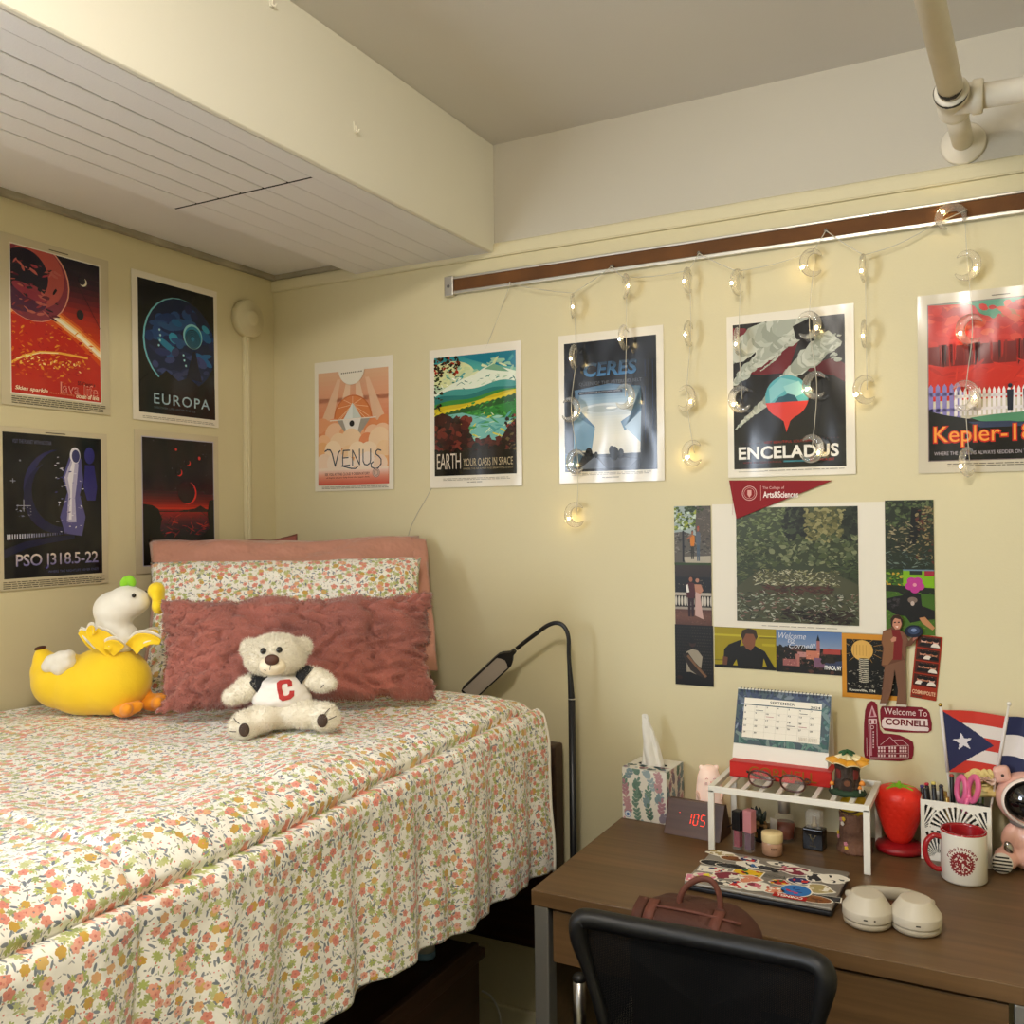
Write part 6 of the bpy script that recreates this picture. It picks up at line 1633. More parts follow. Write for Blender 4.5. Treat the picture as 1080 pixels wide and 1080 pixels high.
for i, (a, z, c) in enumerate(((-2.35, .068, '#d88a9c'), (-2.15, .070, '#e6c23a'), (-2.25, .060, '#e8dcd0'), (-2.85, .036, '#e6c23a'), (-2.75, .029, '#d88a9c'), (-2.0, .020, '#d88a9c'), (-1.95, .012, '#e6c23a'))):
    r_ = .0325; b = MB(); b.mat(M(c, .6)); x, y = r_*math.cos(a), r_*math.sin(a)
    for k in range(5): b.sph((x-.0028*math.sin(a)*math.cos(k*1.256), y+.0028*math.cos(a)*math.cos(k*1.256), z+.0028*math.sin(k*1.256)), .0020, u=8, v=6)
    b.sph((x*1.05, y*1.05, z), .0014, u=8, v=6); b.build('flower', None, t)

# strawberry lamp
p = onZ(945.5, 904, E0)
t = thing('strawberry_lamp', 'red strawberry-shaped lamp on a round red base, between the rack and the pen box', 'lamp', (p.x+.002, p.y+.043, E0), .1)
b = MB(); b.mat(M('#8f0f16', .4, name='red_base')).lathe([(.041, 0), (.047, .004), (.0475, .010), (.044, .016), (.012, .021), (0, .021)], n=48); b.build('lamp_base', None, t)
m_str = M('#e02c1c', .42, name='strawberry_red', sss=.1)
b = MB(); b.mat(m_str)
prof = [(.018, .020), (.026, .030), (.034, .050), (.0425, .075), (.047, .098), (.0455, .116), (.036, .129), (.018, .134), (0, .132)]
pp = spline([(r_, 0, z) for r_, z in prof], 6); b.lathe([(max(q.x, 0), q.z) for q in pp], n=72); o = b.build('berry', None, t)
rg = R(4); dim = []
for i in range(9):
    for k in range(18): dim.append((k*2*PI/18+(i % 2)*PI/18, .034+i*.0105))
def dimp(c):
    a = math.atan2(c.y, c.x); h = 0
    rr_ = math.hypot(c.x, c.y)
    if c.z > .128: return 0
    for da, dz in dim:
        d = ((a-da+PI) % (2*PI)-PI)*rr_; e = (d*d+((c.z-dz)*.9)**2)
        if e < .00003: h -= .0010*math.exp(-e/.000004)
    return h
modmesh(o, ('SUBSURF', dict(levels=1, render_levels=1, subdivision_type='SIMPLE'))); displace(o, dimp)
for p_ in o.data.polygons: p_.use_smooth = True
b = MB(); b.mat(M('#7fb81e', .5))
for i in range(7):
    a = i*2*PI/7+.3; L_ = .022 if i % 2 else .026
    b.sph((.5*L_*1.3*math.cos(a), .5*L_*1.3*math.sin(a), .1345-.002), (L_*.62, .0065, .0022), rot=(0, .12, a))
b.sph((0, 0, .136), (.006, .006, .004)); b.tube([(0, 0, .136), (.001, .001, .143)], .0028, 8); b.build('leaf_crown', None, t)
# ------------------------------------------------------------------ pen box with fan cut-outs
pl_, pr_ = onZ(972, 905, E0), onZ(1046, 917, E0)
PW = pr_.x-pl_.x; PD = .075; PH = .120
pcx, pcy = (pl_.x+pr_.x)/2, (pl_.y+pr_.y)/2+PD/2
PBZ = E0
t = thing('pen_box', 'white metal pen box with fan-shaped cut-outs, full of pens', 'pen holder', (pcx, pcy, E0))
m_pb = M('#ece7db', .4, name='white_pen_box')
def fan(u, w):
    """true inside a cut-out slot; u,w in panel units 0..1 (w upwards)"""
    if u < .055 or u > .945 or w < .05 or w > .95: return False
    asp = PH/PW
    cents = [(.5, .50, .40), (0.0, .50, .40), (1.0, .50, .40), (.25, .06, .42), (.75, .06, .42)]
    x, y = u, w*asp
    for i, (cx, cw_, rr_) in enumerate(cents):
        dx_, dy_ = x-cx, y-cw_*asp
        r_ = math.hypot(dx_, dy_*.92)
        if dy_ < 0 or r_ > rr_: continue
        if i < 3 and w < .5+.0: continue
        if i < 3:
            # covered by lower fans?
            if any(math.hypot(x-c2, (y-w2*asp)*.92) < r2+.025 and y > w2*asp for c2, w2, r2 in cents[3:]): continue
        if r_ < rr_*.16 or r_ > rr_*.94: return False
        a = math.atan2(dx_, dy_)
        k = (a/(PI/2)*7.5+.25) % 1
        return k < .52
    return False
b = MB(); b.mat(m_pb)
nu, nv = 124, 120
vv = {}
def gv(i, j):
    if (i, j) not in vv: vv[i, j] = b.bm.verts.new((-PW/2+PW*i/nu, -PD/2, PH*j/nv))
    return vv[i, j]
for i in range(nu):
    for j in range(nv):
        if not fan((i+.5)/nu, (j+.5)/nv): b.bm.faces.new((gv(i, j), gv(i+1, j), gv(i+1, j+1), gv(i, j+1)))
o = b.build('front_panel', None, t); modmesh(o, ('SOLIDIFY', dict(thickness=.0014, offset=0)))
for nm, c, d in (('side_panel', (-PW/2, 0, PH/2), (.0014, PD, PH)), ('side_panel', (PW/2, 0, PH/2), (.0014, PD, PH)), ('back_panel', (0, PD/2, PH/2), (PW, .0014, PH)), ('bottom_panel', (0, 0, .001), (PW, PD, .0014))):
    b = MB(); b.mat(m_pb).box(c, d); b.build(nm, None, t)
# pens standing in the box
m_pen = M('#1c1c20', .35, name='black_pen')
def stick(name, label, cat, dxl, dyl, lean_x, lean_y, L_, r_, body, capc, capl=.012, group=None, clip_=False):
    d = Vector((lean_x, lean_y, 1)).normalized()
    t = thing(name, label, cat, (pcx+dxl, pcy+dyl, E0+.004), group=group, rot=d.to_track_quat('Z', 'Y').to_euler())
    b = MB(); b.mat(body).cyl((0, 0, L_/2), r_, L_, n=16, bev=.001); b.build('barrel', None, t)
    if capc: b = MB(); b.mat(capc).cyl((0, 0, L_+capl/2-.0005), r_*1.02, capl, n=16, bev=.0015); b.build('cap_end', None, t)
    if clip_: b = MB(); b.mat(M('#b8a878', .3, .9)).box((0, -r_-.001, L_-.016), (.002, .0014, .034)); b.build('clip', None, t)
W2 = PW/2
for (a, c_, lx, ly, L_, cp_, lb) in (
    (-.050, .000, -.10, .02, .117, '#4a3a78', 'black pen with a purple end, leftmost in the pen box'),
    (-.045, .016, -.08, .03, .118, '#c02a3c', 'black pen with a red end, at the left of the pen box'),
    (-.042, -.018, -.10, -.03, .123, None, 'plain short black pen at the left front of the pen box'),
    (-.034, -.006, -.05, -.02, .129, '#d8c86a', 'black pen with a pale yellow ring, in the pen box'),
    (-.030, -.020, -.07, -.03, .127, None, 'plain black pen beside the yellow-ringed one in the pen box'),
    (-.022, -.016, -.03, -.04, .128, '#2a2a30', 'black pen with a rounded end, beside the gold-clipped pens'),
    (-.004, .016, -.03, .03, .141, '#b0463a', 'tall black pen with a coral end, left of the scissors')):
    stick('pen', lb, 'pen', a, c_, lx, ly, L_+.012, .0042, m_pen, M(cp_, .4) if cp_ else None, .006, 'pens in the pen box')
stick('pen', 'brass-coloured pen with a clip, left of the pink scissors', 'pen', -.012, -.015, -.03, -.03, .121, .0042, M('#a88a4a', .35, .7), None, group='pens in the pen box', clip_=True)
stick('pen', 'second brass-coloured pen with a clip, between black pens', 'pen', -.018, .002, -.02, .02, .126, .0042, M('#a88a4a', .35, .7), None, group='pens in the pen box', clip_=True)
stick('marker', 'black marker with a green end, right of the scissors', 'marker', .022, -.020, .12, -.06, .122, .0062, M('#1a2422', .4), M('#1f7a5a', .4), .008, 'markers in the pen box')
stick('marker', 'thick black marker at the right of the pen box, beside the green-ended one', 'marker', .032, -.019, .12, -.07, .118, .0062, m_pen, None, group='markers in the pen box')
stick('marker', 'black marker at the right end of the pen box', 'marker', .041, -.016, .13, -.06, .114, .0062, m_pen, None, group='markers in the pen box')
# scissors
sd_ = Vector((.10, -.05, 1)).normalized()
t = thing('scissors', 'pink-handled scissors standing in the pen box', 'scissors', (pcx+.004, pcy-.014, E0+.006), rot=(-.08, .10, -.95))
m_pk = M('#dc6690', .4, name='pink_handle')
for sx, oz, tilt in ((-1, .130, .12), (1, .143, -.30)):
    b = MB(); b.mat(m_pk)
    ell_ = [(sx*.0150+.0145*math.cos(a)*1.0+.008*math.sin(a)*(-tilt), sx*.002, oz+.004+.0245*math.sin(a)) for a in [i*2*PI/28 for i in range(28)]]
    b.tube(ell_, .0048, 10, closed=True, flat=(1, 1.35)); b.tube([(sx*.006, 0, oz-.018), (sx*.002, 0, .092)], [.0052, .0045], 10); b.build('handle', None, t)
    b = MB(); b.mat(M('#b0b0b0', .25, 1)).prism([(sx*-.004, .095), (sx*.004, .095), (sx*.001, .006)], .0014, Matrix.Translation((0, sx*.0008, 0))); b.build('blade', None, t)
# artificial flower
fc = onY(1037, 819, pcy+.012)
t = thing('artificial_flower', 'pale yellow artificial flower with blush petals, behind the scissors', 'flower', (fc.x, fc.y, E0+.004))
b = MB(); b.mat(M('#5a7a3a', .6)).tube([(-.006, 0, 0), (0, 0, fc.z-E0-.02)], .002, 8); b.build('stem', None, t)
fz = fc.z-E0-.004
def fpet(b, az, el, ln, wd, curl):
    def fn(u, v):
        s_ = (v-.5)*2; w_ = wd*math.sin(PI*min(.98, u*.75+.12))
        r_ = ln*u; z = ln*(.75*u-curl*u*u); x = r_*math.cos(el)+.0*s_; y = s_*w_
        p = Vector((x, y, z*math.sin(el)+.006*s_*s_+.0015*nz(u*4, s_*3, az)))
        p.rotate(Euler((0, 0, az))); return p+Vector((0, 0, fz-.006))
    b.grid(fn, 9, 7)
b = MB(); b.mat(M('#e8d38a', .7, name='yellow_petal', mottle=.05))
for R_, H_, ph in ((.011, .016, 0), (.019, .020, 1.3), (.028, .020, 2.6), (.036, .015, .7)):
    def cupf(u, v):
        a = u*2*PI; rr_ = R_*(.30+.70*v**.7)*(1+.10*math.sin(5*a+ph)*v); z = H_*v-.55*R_*v*v*v+.003*math.sin(5*a+ph+1)*v
        q = Vector((rr_*math.cos(a), rr_*math.sin(a), z)); q.rotate(Euler((.75, -.2, 0))); return q+Vector((0, .004, fz-.010))
    b.grid(cupf, 60, 9, closed_u=True)
o = b.build('blossom', None, t); modmesh(o, ('SOLIDIFY', dict(thickness=.0007, offset=0)))
b = MB(); b.mat(M('#e6cbb8', .6, name='blush_petal'))
for az, ln in ((-1.1, .038), (-.5, .036), (-1.9, .030)): fpet(b, az, .25, ln, .015, .9)
o = b.build('blush_petals', None, t); modmesh(o, ('SOLIDIFY', dict(thickness=.0007, offset=0)))
b = MB(); b.mat(M('#dcc070', .7))
for k in range(16): b.sph((.030+.004*(k % 4)*2-.0, -.004+.004*(k % 3), fz-.014+.006*((k*7) % 5)/5), (.006, .005, .004), u=8, v=6)
b.build('small_blossoms', None, t)
# hand flags
def flag(label, base, top, ftop, fbot, w, draw, tipc, group='hand flags in the pen box', wave=.005, drop=0):
    A, B = Vector(base), Vector(top); d = (B-A); Ln = d.length; d.normalize()
    t = thing('hand_flag', label, 'flag', A, group=group)
    b = MB(); b.mat(M('#dcd6cc', .35)).tube([(0, 0, 0), tuple(d*Ln)], .0022, 10); b.build('stick', None, t)
    b = MB(); b.mat(tipc).sph(d*(Ln+.003), .0042) if tipc else None
    b.build('finial', None, t) if tipc else b.bm.free()
    nx, nv = 170, 110
    b = MB(); L_ = b.bm.loops.layers.color.new('Col'); b.mat(attr_mat('flag_cloth', .7))
    P = {}
    p0 = d*(Ln*ftop); p1 = d*(Ln*fbot)
    for i in range(nx+1):
        for j in range(nv+1):
            u, v = i/nx, j/nv
            q = p0+(p1-p0)*v+Vector((w*u, wave*math.sin(u*7.5+v*1.2)*min(1, u*4)-.006*u, -drop*u*u+.002*math.sin(u*8)))
            P[i, j] = b.bm.verts.new(q)
    for i in range(nx):
        for j in range(nv):
            f = b.bm.faces.new((P[i, j], P[i, j+1], P[i+1, j+1], P[i+1, j])); f.smooth = True
            c = draw((i+.5)/nx, (j+.5)/nv)
            for l in f.loops: l[L_] = tuple(x/255 for x in hx(c))+(1,)
    for f in b.bm.faces: f.material_index = 0
    o = b.build('cloth', None, t)
    b = MB(); b.mat(M('#d8d0cc', .5)).tube([tuple(p0), tuple(p1)], .0034, 10); b.build('sleeve', None, t)
def star_in(x, y, cx, cy, r_):
    dx_, dy_ = x-cx, y-cy; a = math.atan2(dx_, -dy_)+.12; k = (a % (2*PI/5)); k = min(k, 2*PI/5-k)
    rr_ = math.hypot(dx_, dy_); ro = r_; ri = r_*.39
    # line between tip (angle 0) and notch (angle 36deg)
    tx, ty = ro, 0; nx_, ny = ri*math.cos(PI/5), ri*math.sin(PI/5); px, py = rr_*math.cos(k), rr_*math.sin(k)
    return (nx_-tx)*(py-ty)-(ny-ty)*(px-tx) > 0
ASP = 1.95
def d1(u, v):
    x = u*ASP
    if x < .72*(1-abs(v-.5)*2):
        return '#d8d2d4' if star_in(x, v, .27, .5, .155) else '#161c46'
    return '#c02c1a' if int(v*5) % 2 == 0 else '#dcd2c8'
def d2(u, v): return '#141b45' if v < .31 or v > .665 else '#d8d0cc'
Yf1, Yf2 = pcy+.026, pcy-.006
fb = onY(1003, 846, Yf1); ft = onY(992, 745, Yf1); fbz = E0+.006
k_ = (fbz-ft.z)/(fb.z-ft.z); base1 = ft+(fb-ft)*k_
fl1 = lambda y: (ft.z-y)
p_t, p_b = onY(994, 749, Yf1), onY(997, 814, Yf1)
tot = (ft-base1).length
flag('small flag with red and white stripes and a star in a blue triangle', base1, ft, (p_t.z-base1.z)/(ft.z-base1.z), (p_b.z-base1.z)/(ft.z-base1.z), (p_t.z-p_b.z)*ASP, d1, M('#b89a4a', .25, 1), wave=.006)
fb = onY(1051, 818, Yf2); ft = onY(1064, 744, Yf2)
k_ = (fbz-ft.z)/(fb.z-ft.z); base2 = ft+(fb-ft)*k_
p_t, p_b = onY(1062, 756, Yf2), onY(1052, 818, Yf2)
flag('small blue and white banded flag, at the right edge of the photo', base2, ft, (p_t.z-base2.z)/(ft.z-base2.z), (p_b.z-base2.z)/(ft.z-base2.z), .115, d2, M('#e0dad0', .35), wave=.006, drop=.02)

# ------------------------------------------------------------------ mug
p = onZ(1016, 935, E0)
mz = math.radians(14)
t = thing('mug', 'white mug with red handle and a printed red gear, before the pen box', 'mug', (p.x, p.y+.036, E0), mz)
MR, MH = .0405, .096
b = MB(); b.mat(M('#e6e0d2', .22, coat=.4, name='mug_glaze')).lathe([(0, 0), (.030, 0), (.037, .001), (MR, .005), (MR, MH-.003)], n=64, cap=False)
bm_ = b.build('body', None, t)
b = MB(); b.mat(M('#9c1a20', .22, coat=.4, name='red_glaze')).lathe([(MR, MH-.003), (MR-.0005, MH), (MR-.003, MH), (MR-.004, MH-.004), (MR-.0045, .008), (0, .007)], n=64, cap=False); b.build('inside', None, t)
b = MB(); b.mat(M('#9c1a20', .22, coat=.4, name='red_glaze'))
hp_ = spline([(-MR+.002, 0, MH*.82), (-MR-.012, 0, MH*.84), (-MR-.024, 0, MH*.72), (-MR-.0275, 0, MH*.52), (-MR-.022, 0, MH*.32), (-MR-.010, 0, MH*.20), (-MR+.002, 0, MH*.18)], 7)
b.tube(hp_, .0052, 14, flat=(1, 1.25)); b.build('handle', None, t)
m_mp = M('#7f1f22', .4, name='mug_print')
def wrap(x, z, r_=MR+.00025):
    a = -PI/2+x/MR+math.radians(-16); return Vector((r_*math.cos(a), r_*math.sin(a), z))
b = MB(); b.mat(m_mp); gc = .043; GR = .0225
def cell(pts):
    b.bm.faces.new([b.bm.verts.new(wrap(x, z)) for x, z in pts])
nT = 26
for i in range(nT*4):
    a0, a1 = 2*PI*i/(nT*4), 2*PI*(i+1)/(nT*4)
    ro = GR if i % 4 < 2 else GR*.88
    cell([(GR*.76*math.cos(a0), gc+GR*.76*math.sin(a0)), (ro*math.cos(a0), gc+ro*math.sin(a0)), (ro*math.cos(a1), gc+ro*math.sin(a1)), (GR*.76*math.cos(a1), gc+GR*.76*math.sin(a1))])
rg = R(77)
for i in range(40):
    for j in range(40):
        x, z = (i+.5)/40*2-1, (j+.5)/40*2-1
        if math.hypot(x, z) < .80 and nz(x*5.5+4, z*5.5, 3)+.5*nz(x*12, z*12, 8) > -.14:
            q = GR/40*1.02; cell([(x*GR-q, gc+z*GR-q), (x*GR+q, gc+z*GR-q), (x*GR+q, gc+z*GR+q), (x*GR-q, gc+z*GR+q)])
o = b.build('gear_print', None, bm_)
b = MB(); b.mat(m_mp); word = 'robolancers'
for i, ch_ in enumerate(word):
    a = math.radians(158-i*13.6); R_ = GR*1.21
    for tr in fit(text_tris(ch_, .03), -(.0007 if ch_ == 'l' else .0026), -.0040 if ch_ in 'bl' else -.0026, (.0007 if ch_ == 'l' else .0026), .0026):
        pts = []
        for x, y in tr:
            yy = -y; ca, sa = math.cos(a-PI/2), math.sin(a-PI/2)
            pts.append(wrap(R_*math.cos(a)+x*ca-yy*sa, gc+R_*math.sin(a)+x*sa+yy*ca, MR+.0003))
        b.bm.faces.new([b.bm.verts.new(q) for q in pts])
b.build('lettering', None, bm_)

# ------------------------------------------------------------------ headphones lying folded flat
hl, hr = onZ(915, 966, E0+.012), onZ(966, 972, E0+.012)
hm = (hl+hr)/2; hz = math.atan2(hr.y-hl.y, hr.x-hl.x); sp_ = (hr-hl).length
t = thing('headphones', 'cream over-ear headphones lying on the desk right of the laptop', 'headphones', (hm.x, hm.y, E0), hz)
m_hp = M('#c2b8a4', .45, name='cream_plastic'); m_cu = M('#a89d88', .6, name='cream_cushion')
for sx in (-1, 1):
    cx = sx*sp_/2
    b = MB(); b.mat(m_hp)
    b.lathe([(.0385, .012), (.0405, .014), (.0408, .016), (.0408, .0275), (.0405, .0285), (.0398, .0295), (.0253, .0505), (.0246, .0512), (.0238, .0516), (.020, .0518), (0, .0518)], c=(cx, 0, 0), n=48, sy=1.06); cup = b.build('ear_cup', None, t)
    b = MB(); b.mat(m_cu).lathe([(.020, .0005), (.034, .0), (.039, .004), (.0395, .008), (.0385, .012)], c=(cx, 0, 0), n=48, sy=1.06); b.build('ear_cushion', None, cup)
    for kx, w_, in ((-.006, .006), (.012, .0028)) if sx < 0 else ((.000, .007),):
        b = MB(); b.mat(M('#1c1a18', .6)); a = -PI/2+kx*20; b.box((cx+.0404*math.cos(a), .0428*math.sin(a), .021), (w_, .0012, .0022 if w_ > .003 else .0028), rot=(0, 0, a+PI/2)); b.build('port', None, cup)
    b = MB(); b.mat(m_hp); b.tube(spline([(cx+sx*.002, .034, .030), (cx+sx*.024, .040, .030), (cx+sx*.030, .052, .026), (cx+sx*.024, .066, .022)], 6), .0065, 12, flat=(1, .8)); b.build('hinge_arm', None, t)
b = MB(); b.mat(m_cu)
bw2 = sp_/2+.025
b.tube(spline([(-bw2, .062, .020), (-bw2+.014, .078, .020), (-.03, .086, .021), (0, .087, .022), (.03, .086, .021), (bw2-.014, .078, .020), (bw2, .062, .020)], 7), [.0075]*4+[.0105]*35+[.0075]*4, 14, flat=(1.15, .8)); b.build('headband', None, t)

# ------------------------------------------------------------------ pink astronaut bear
p = onZ(1090, 921, E0)
def A_(px, py): q = onY(px, py, p.y+.03); return q.x-p.x, q.z-E0
t = thing('astronaut_bear', 'pink toy bear in a helmet with a black visor, right edge of the desk', 'figurine', (p.x, p.y+.024, E0), .06)
m_ab = M('#e0ad9c', .32, name='pink_vinyl', coat=.3)
b = MB(); b.mat(m_ab)
b.sph((0, 0, .052), (.047, .040, .050)); b.sph((0, -.004, .030), (.046, .042, .032)); b.sph((-.048, -.028, .024), (.022, .030, .021)); b.sph((.042, -.030, .026), (.022, .030, .022))
b.sph((-.037, -.012, .066), (.017, .018, .028), rot=(0, .45, 0)); b.sph((.037, -.012, .066), (.017, .018, .028), rot=(0, -.45, 0))
o = b.build('body', None, t); blob(o, .003, 4)
b = MB(); b.mat(m_ab); b.sph((0, 0, .137), (.064, .056, .056), u=36, v=24); hd_ = b.build('helmet', None, t)
b = MB(); b.mat(M('#e8d8cc', .3)).lathe([(.052, 0), (.0565, .002), (.0555, .007), (.051, .009)], c=(0, -.037, .140), rot=(PI/2, 0, 0), sy=.86, n=48, cap=False); b.build('visor_rim', None, hd_)
b = MB(); b.mat(M('#08080a', .05, coat=1, name='black_visor')); b.sph((0, -.024, .139), (.0535, .038, .0445), u=36, v=24); b.build('visor', None, hd_)
for sx in (-1, 1):
    b = MB(); b.mat(m_ab).box((sx*.052, -.012, .183), (.030, .022, .032), rot=(0, sx*.25, sx*.1), bev=.008, seg=3); e_ = b.build('ear', None, hd_)
    b = MB(); b.mat(M('#4a3a34', .5)).cyl((sx*.052, -.0236, .183), .0028, .001, rot=(PI/2, 0, 0), n=14); b.build('ear_screw', None, e_)
b = MB(); b.mat(M('#8f8a86', .4, .4)).lathe([(.040, -.004), (.042, 0), (.040, .004)], c=(0, -.004, .092), sy=.9, n=40); b.build('collar', None, t)
for sx in (-1, 1):
    b = MB(); b.mat(M('#a8a4a0', .2, 1)).sph((sx*.044, -.040, .048), (.0085, .007, .013), rot=(0, sx*.3, 0)); b.build('silver_hand', None, t); fx_ = -.057 if sx < 0 else .050
    b = MB(); b.mat(M('#d8d2c8', .4)).lathe([(.0185, 0), (.0195, .004), (.0185, .010), (0, .010)], c=(fx_, -.050, .0215), rot=(PI/2, 0, 0), n=32); ft_ = b.build('foot_sole', None, t)
    b = MB(); b.mat(M('#2a2826', .5))
    for i in range(5):
        z = -.013+i*.0065; h = math.sqrt(max(0, .0182**2-z*z)); b.box((fx_, -.0602, .0215+z), (2*h*.96, .0008, .0030))
    b.build('sole_stripes', None, ft_)

# ------------------------------------------------------------------ laptop with stickers
LZ = E0+.0175
q0, q1, q2, q3 = onZ(716, 927, LZ), onZ(757, 897, LZ), onZ(898, 919, LZ), onZ(875, 958, LZ)
lc = (q0+q1+q2+q3)/4; lw = ((q3-q0).length+(q2-q1).length)/2; ld = ((q1-q0).length+(q2-q3).length)/2
la = math.atan2((q3-q0).y+(q2-q1).y, (q3-q0).x+(q2-q1).x)
t = thing('laptop', 'closed grey laptop covered in stickers, on the desk before the rack', 'laptop', (lc.x, lc.y, E0), la)
b = MB(); b.mat(M('#1b1b1e', .4, .3)).box((0, 0, .0058), (lw, ld, .0095), bev=.003); b.build('base', None, t)
b = MB(); b.mat(M('#8c867c', .38, .3, name='grey_lid')).box((0, 0, .0139), (lw, ld, .0062), bev=.0025); lid = b.build('lid', None, t)
b = MB(); b.mat(M('#101012', .6)).box((0, ld/2-.004, .0105), (lw*.8, .006, .004)); b.build('hinge', None, t)
rg = R(91)
pal = [['#e8e2d4', '#c8b890', '#b0a070'], ['#8a5a34', '#6a4428'], ['#2a2a2c', '#4a4a4c'], ['#e8e2d4', '#3a6a9a', '#2a2a3a'], ['#e0b82c', '#b8342c', '#2a6a3a', '#2a2a2a'], ['#e8e2d4', '#c86a7a', '#8a3a4a'], ['#e8e2d4', '#3a3a3c'], ['#e8e2d4', '#b85a44', '#d89070'], ['#e8e2d4', '#c83a34', '#3a3a6a'], ['#d88aa0', '#e8d84a', '#e8e2d4']]
def sticker(u, v, w, h, ang, kind, cols, name='sticker', z=0):
    """u,v in lid units from the left/front; printed on the lid"""
    s = Sheet(w, h, '#ece6d8', th=.0002)
    k = 22; s.win(0, 0, w, h)
    if kind == 'die':
        ph = [rg.uniform(0, 6) for _ in range(3)]
        s.outline = [(w/2+w/2*(.86+.14*math.sin(3*a+ph[0]))*math.cos(a)*(.92+.08*math.sin(5*a+ph[1])), h/2+h/2*(.86+.14*math.sin(2*a+ph[2]))*math.sin(a)) for a in [2*PI*i/k for i in range(k)]]
        inner = [(.5+(x/w-.5)*.86, .5+(y/h-.5)*.86) for x, y in s.outline]; s.poly(inner, rg.choice(cols)); 
        s.blobs(rg, (.2, .22, .8, .8), 10, (.06, .17), cols, (.4, 1), .4)
    elif kind == 'rect': s.rect(.04, .06, .96, .94, cols[0]); s.blobs(rg, (.1, .1, .9, .9), 12, (.05, .16), cols, (.3, .9), .3)
    elif kind == 'oval':
        s.outline = [(w/2+w/2*math.cos(a), h/2+h/2*math.sin(a)) for a in [2*PI*i/k for i in range(k)]]
        s.poly([(.5+.46*math.cos(2*PI*i/k), .5+.46*math.sin(2*PI*i/k)) for i in range(k)], cols[0]); s.blobs(rg, (.25, .25, .75, .75), 9, (.05, .16), cols, (.3, .8), .4)
    elif kind == 'bar': s.paper = '#b0231f'; s.outline = [(0, 0), (w, 0), (w, h), (0, h)]; s.text('CORNELL', .12, .22, .9, .80, '#f0e8dc', .03)
    elif kind == 'script': s.outline = [(w/2+w/2*math.cos(a), h/2+h/2*math.sin(a)) for a in [2*PI*i/k for i in range(k)]]; s.paper = '#77726a'; s.ring(.5, .5, .45, .02, '#2a2a2a'); s.line([(.2, .55), (.3, .4), (.38, .6), (.5, .42), (.62, .6), (.8, .42)], .03, '#2a2a2a')
    T = Matrix.Translation(((u-.5)*lw, (v-.5)*ld, .0172+z)) @ Matrix.Rotation(ang, 4, 'Z') @ Matrix.Rotation(-PI/2, 4, 'X') @ Matrix.Translation((-w/2, 0, h/2))
    o = s.build(name, m_matte, (0, 0, 0), parent=lid); o.matrix_local = T
spec = [(.10, .90, .075, .028, -.1, 'die', 0), (.19, .82, .045, .024, .1, 'oval', 1), (.09, .60, .050, .026, .05, 'oval', 2), (.22, .60, .056, .022, .1, 'oval', 2), (.31, .86, .046, .024, -.2, 'die', 8), (.345, .72, .054, .030, .0, 'oval', 3), (.47, .70, .055, .022, -.1, 'die', 2), (.12, .42, .048, .026, .1, 'rect', 8), (.36, .50, .050, .032, -.05, 'rect', 4), (.24, .34, .056, .034, .2, 'die', 5), (.40, .33, .050, .040, .1, 'die', 7), (.51, .88, .040, .024, .1, 'die', 6), (.60, .86, .042, .028, -.1, 'die', 6), (.66, .76, .070, .040, .05, 'die', 5), (.535, .52, .042, .020, 0, 'script', 2), (.60, .40, .040, .026, .2, 'die', 4), (.72, .52, .050, .034, .1, 'die', 8), (.81, .68, .046, .046, 0, 'die', 6), (.92, .72, .058, .050, -.1, 'die', 6), (.47, .18, .062, .046, .1, 'die', 5), (.60, .17, .040, .036, 0, 'die', 7), (.10, .20, .054, .034, .3, 'die', 9), (.24, .12, .050, .030, -.1, 'die', 6), (.36, .15, .040, .036, .1, 'die', 8), (.86, .40, .062, .044, .1, 'die', 0), (.93, .20, .050, .020, .1, 'rect', 2), (.86, .13, .062, .030, .05, 'oval', 1), (.735, .25, .050, .050, 0, 'oval', 3), (.04, .12, .024, .030, .2, 'rect', 9), (.80, .22, .030, .034, .2, 'die', 0)]
for i, (u, v, w, h, a, kd, pc) in enumerate(spec): 
    cols = pal[pc] if not (kd == 'oval' and pc == 3 and u > .7) else ['#3a7ab8', '#2a4a8a', '#c83a5a']
    sticker(u, v, w*1.14, h*1.14, a, kd, cols, z=.00012*(i % 7))
sticker(.72, .075, .058, .017, PI+.02, 'bar', pal[0], z=.0009)
# ------------------------------------------------------------------ reading lamp behind the bed
m_blk = M('#17171a', .38, name='black_metal')
lp = onY(604, 830, -.088)
LX_, LY_ = lp.x, -.088
t = thing('reading_lamp', 'slim black floor reading lamp bent over the bed, between bed and desk', 'lamp', (LX_, LY_, 0))
def onl(x, y, Y=None): q = onY(x, y, LY_ if Y is None else Y); return Vector((q.x-LX_, q.y-LY_, q.z))
b = MB(); b.mat(m_blk).box((.02, .0, .010), (.09, .15, .020), bev=.006); b.build('lamp_base', None, t)
ztop = onl(602, 737).z
b = MB(); b.mat(m_blk); b.tube([(0, 0, .018), (0, 0, ztop-.002)], .0085, 20); b.build('pole', None, t)
b = MB(); b.mat(M('#c8c4bc', .3, 1)).cyl((0, 0, ztop), .0088, .003, n=20); b.build('joint_ring', None, t)
b = MB(); b.mat(m_blk)
neck = [(0, 0, ztop+.001), onl(601.5, 715), onl(600, 692), onl(599.5, 672), onl(595, 661), onl(587, 657), onl(577, 660), onl(566, 668), onl(555, 676), onl(545, 684)]
P_ = spline(neck, 7); rr = [max(.0052, .0085-.0035*min(1, i/12)) if i < 14 else .0052 for i in range(len(P_))]
b.tube(P_, rr, 14); b.build('gooseneck', None, t)
h0, h1 = onl(543, 686), onl(500, 726)
ax = (h1-h0); hl_ = ax.length+.03; ax.normalize()
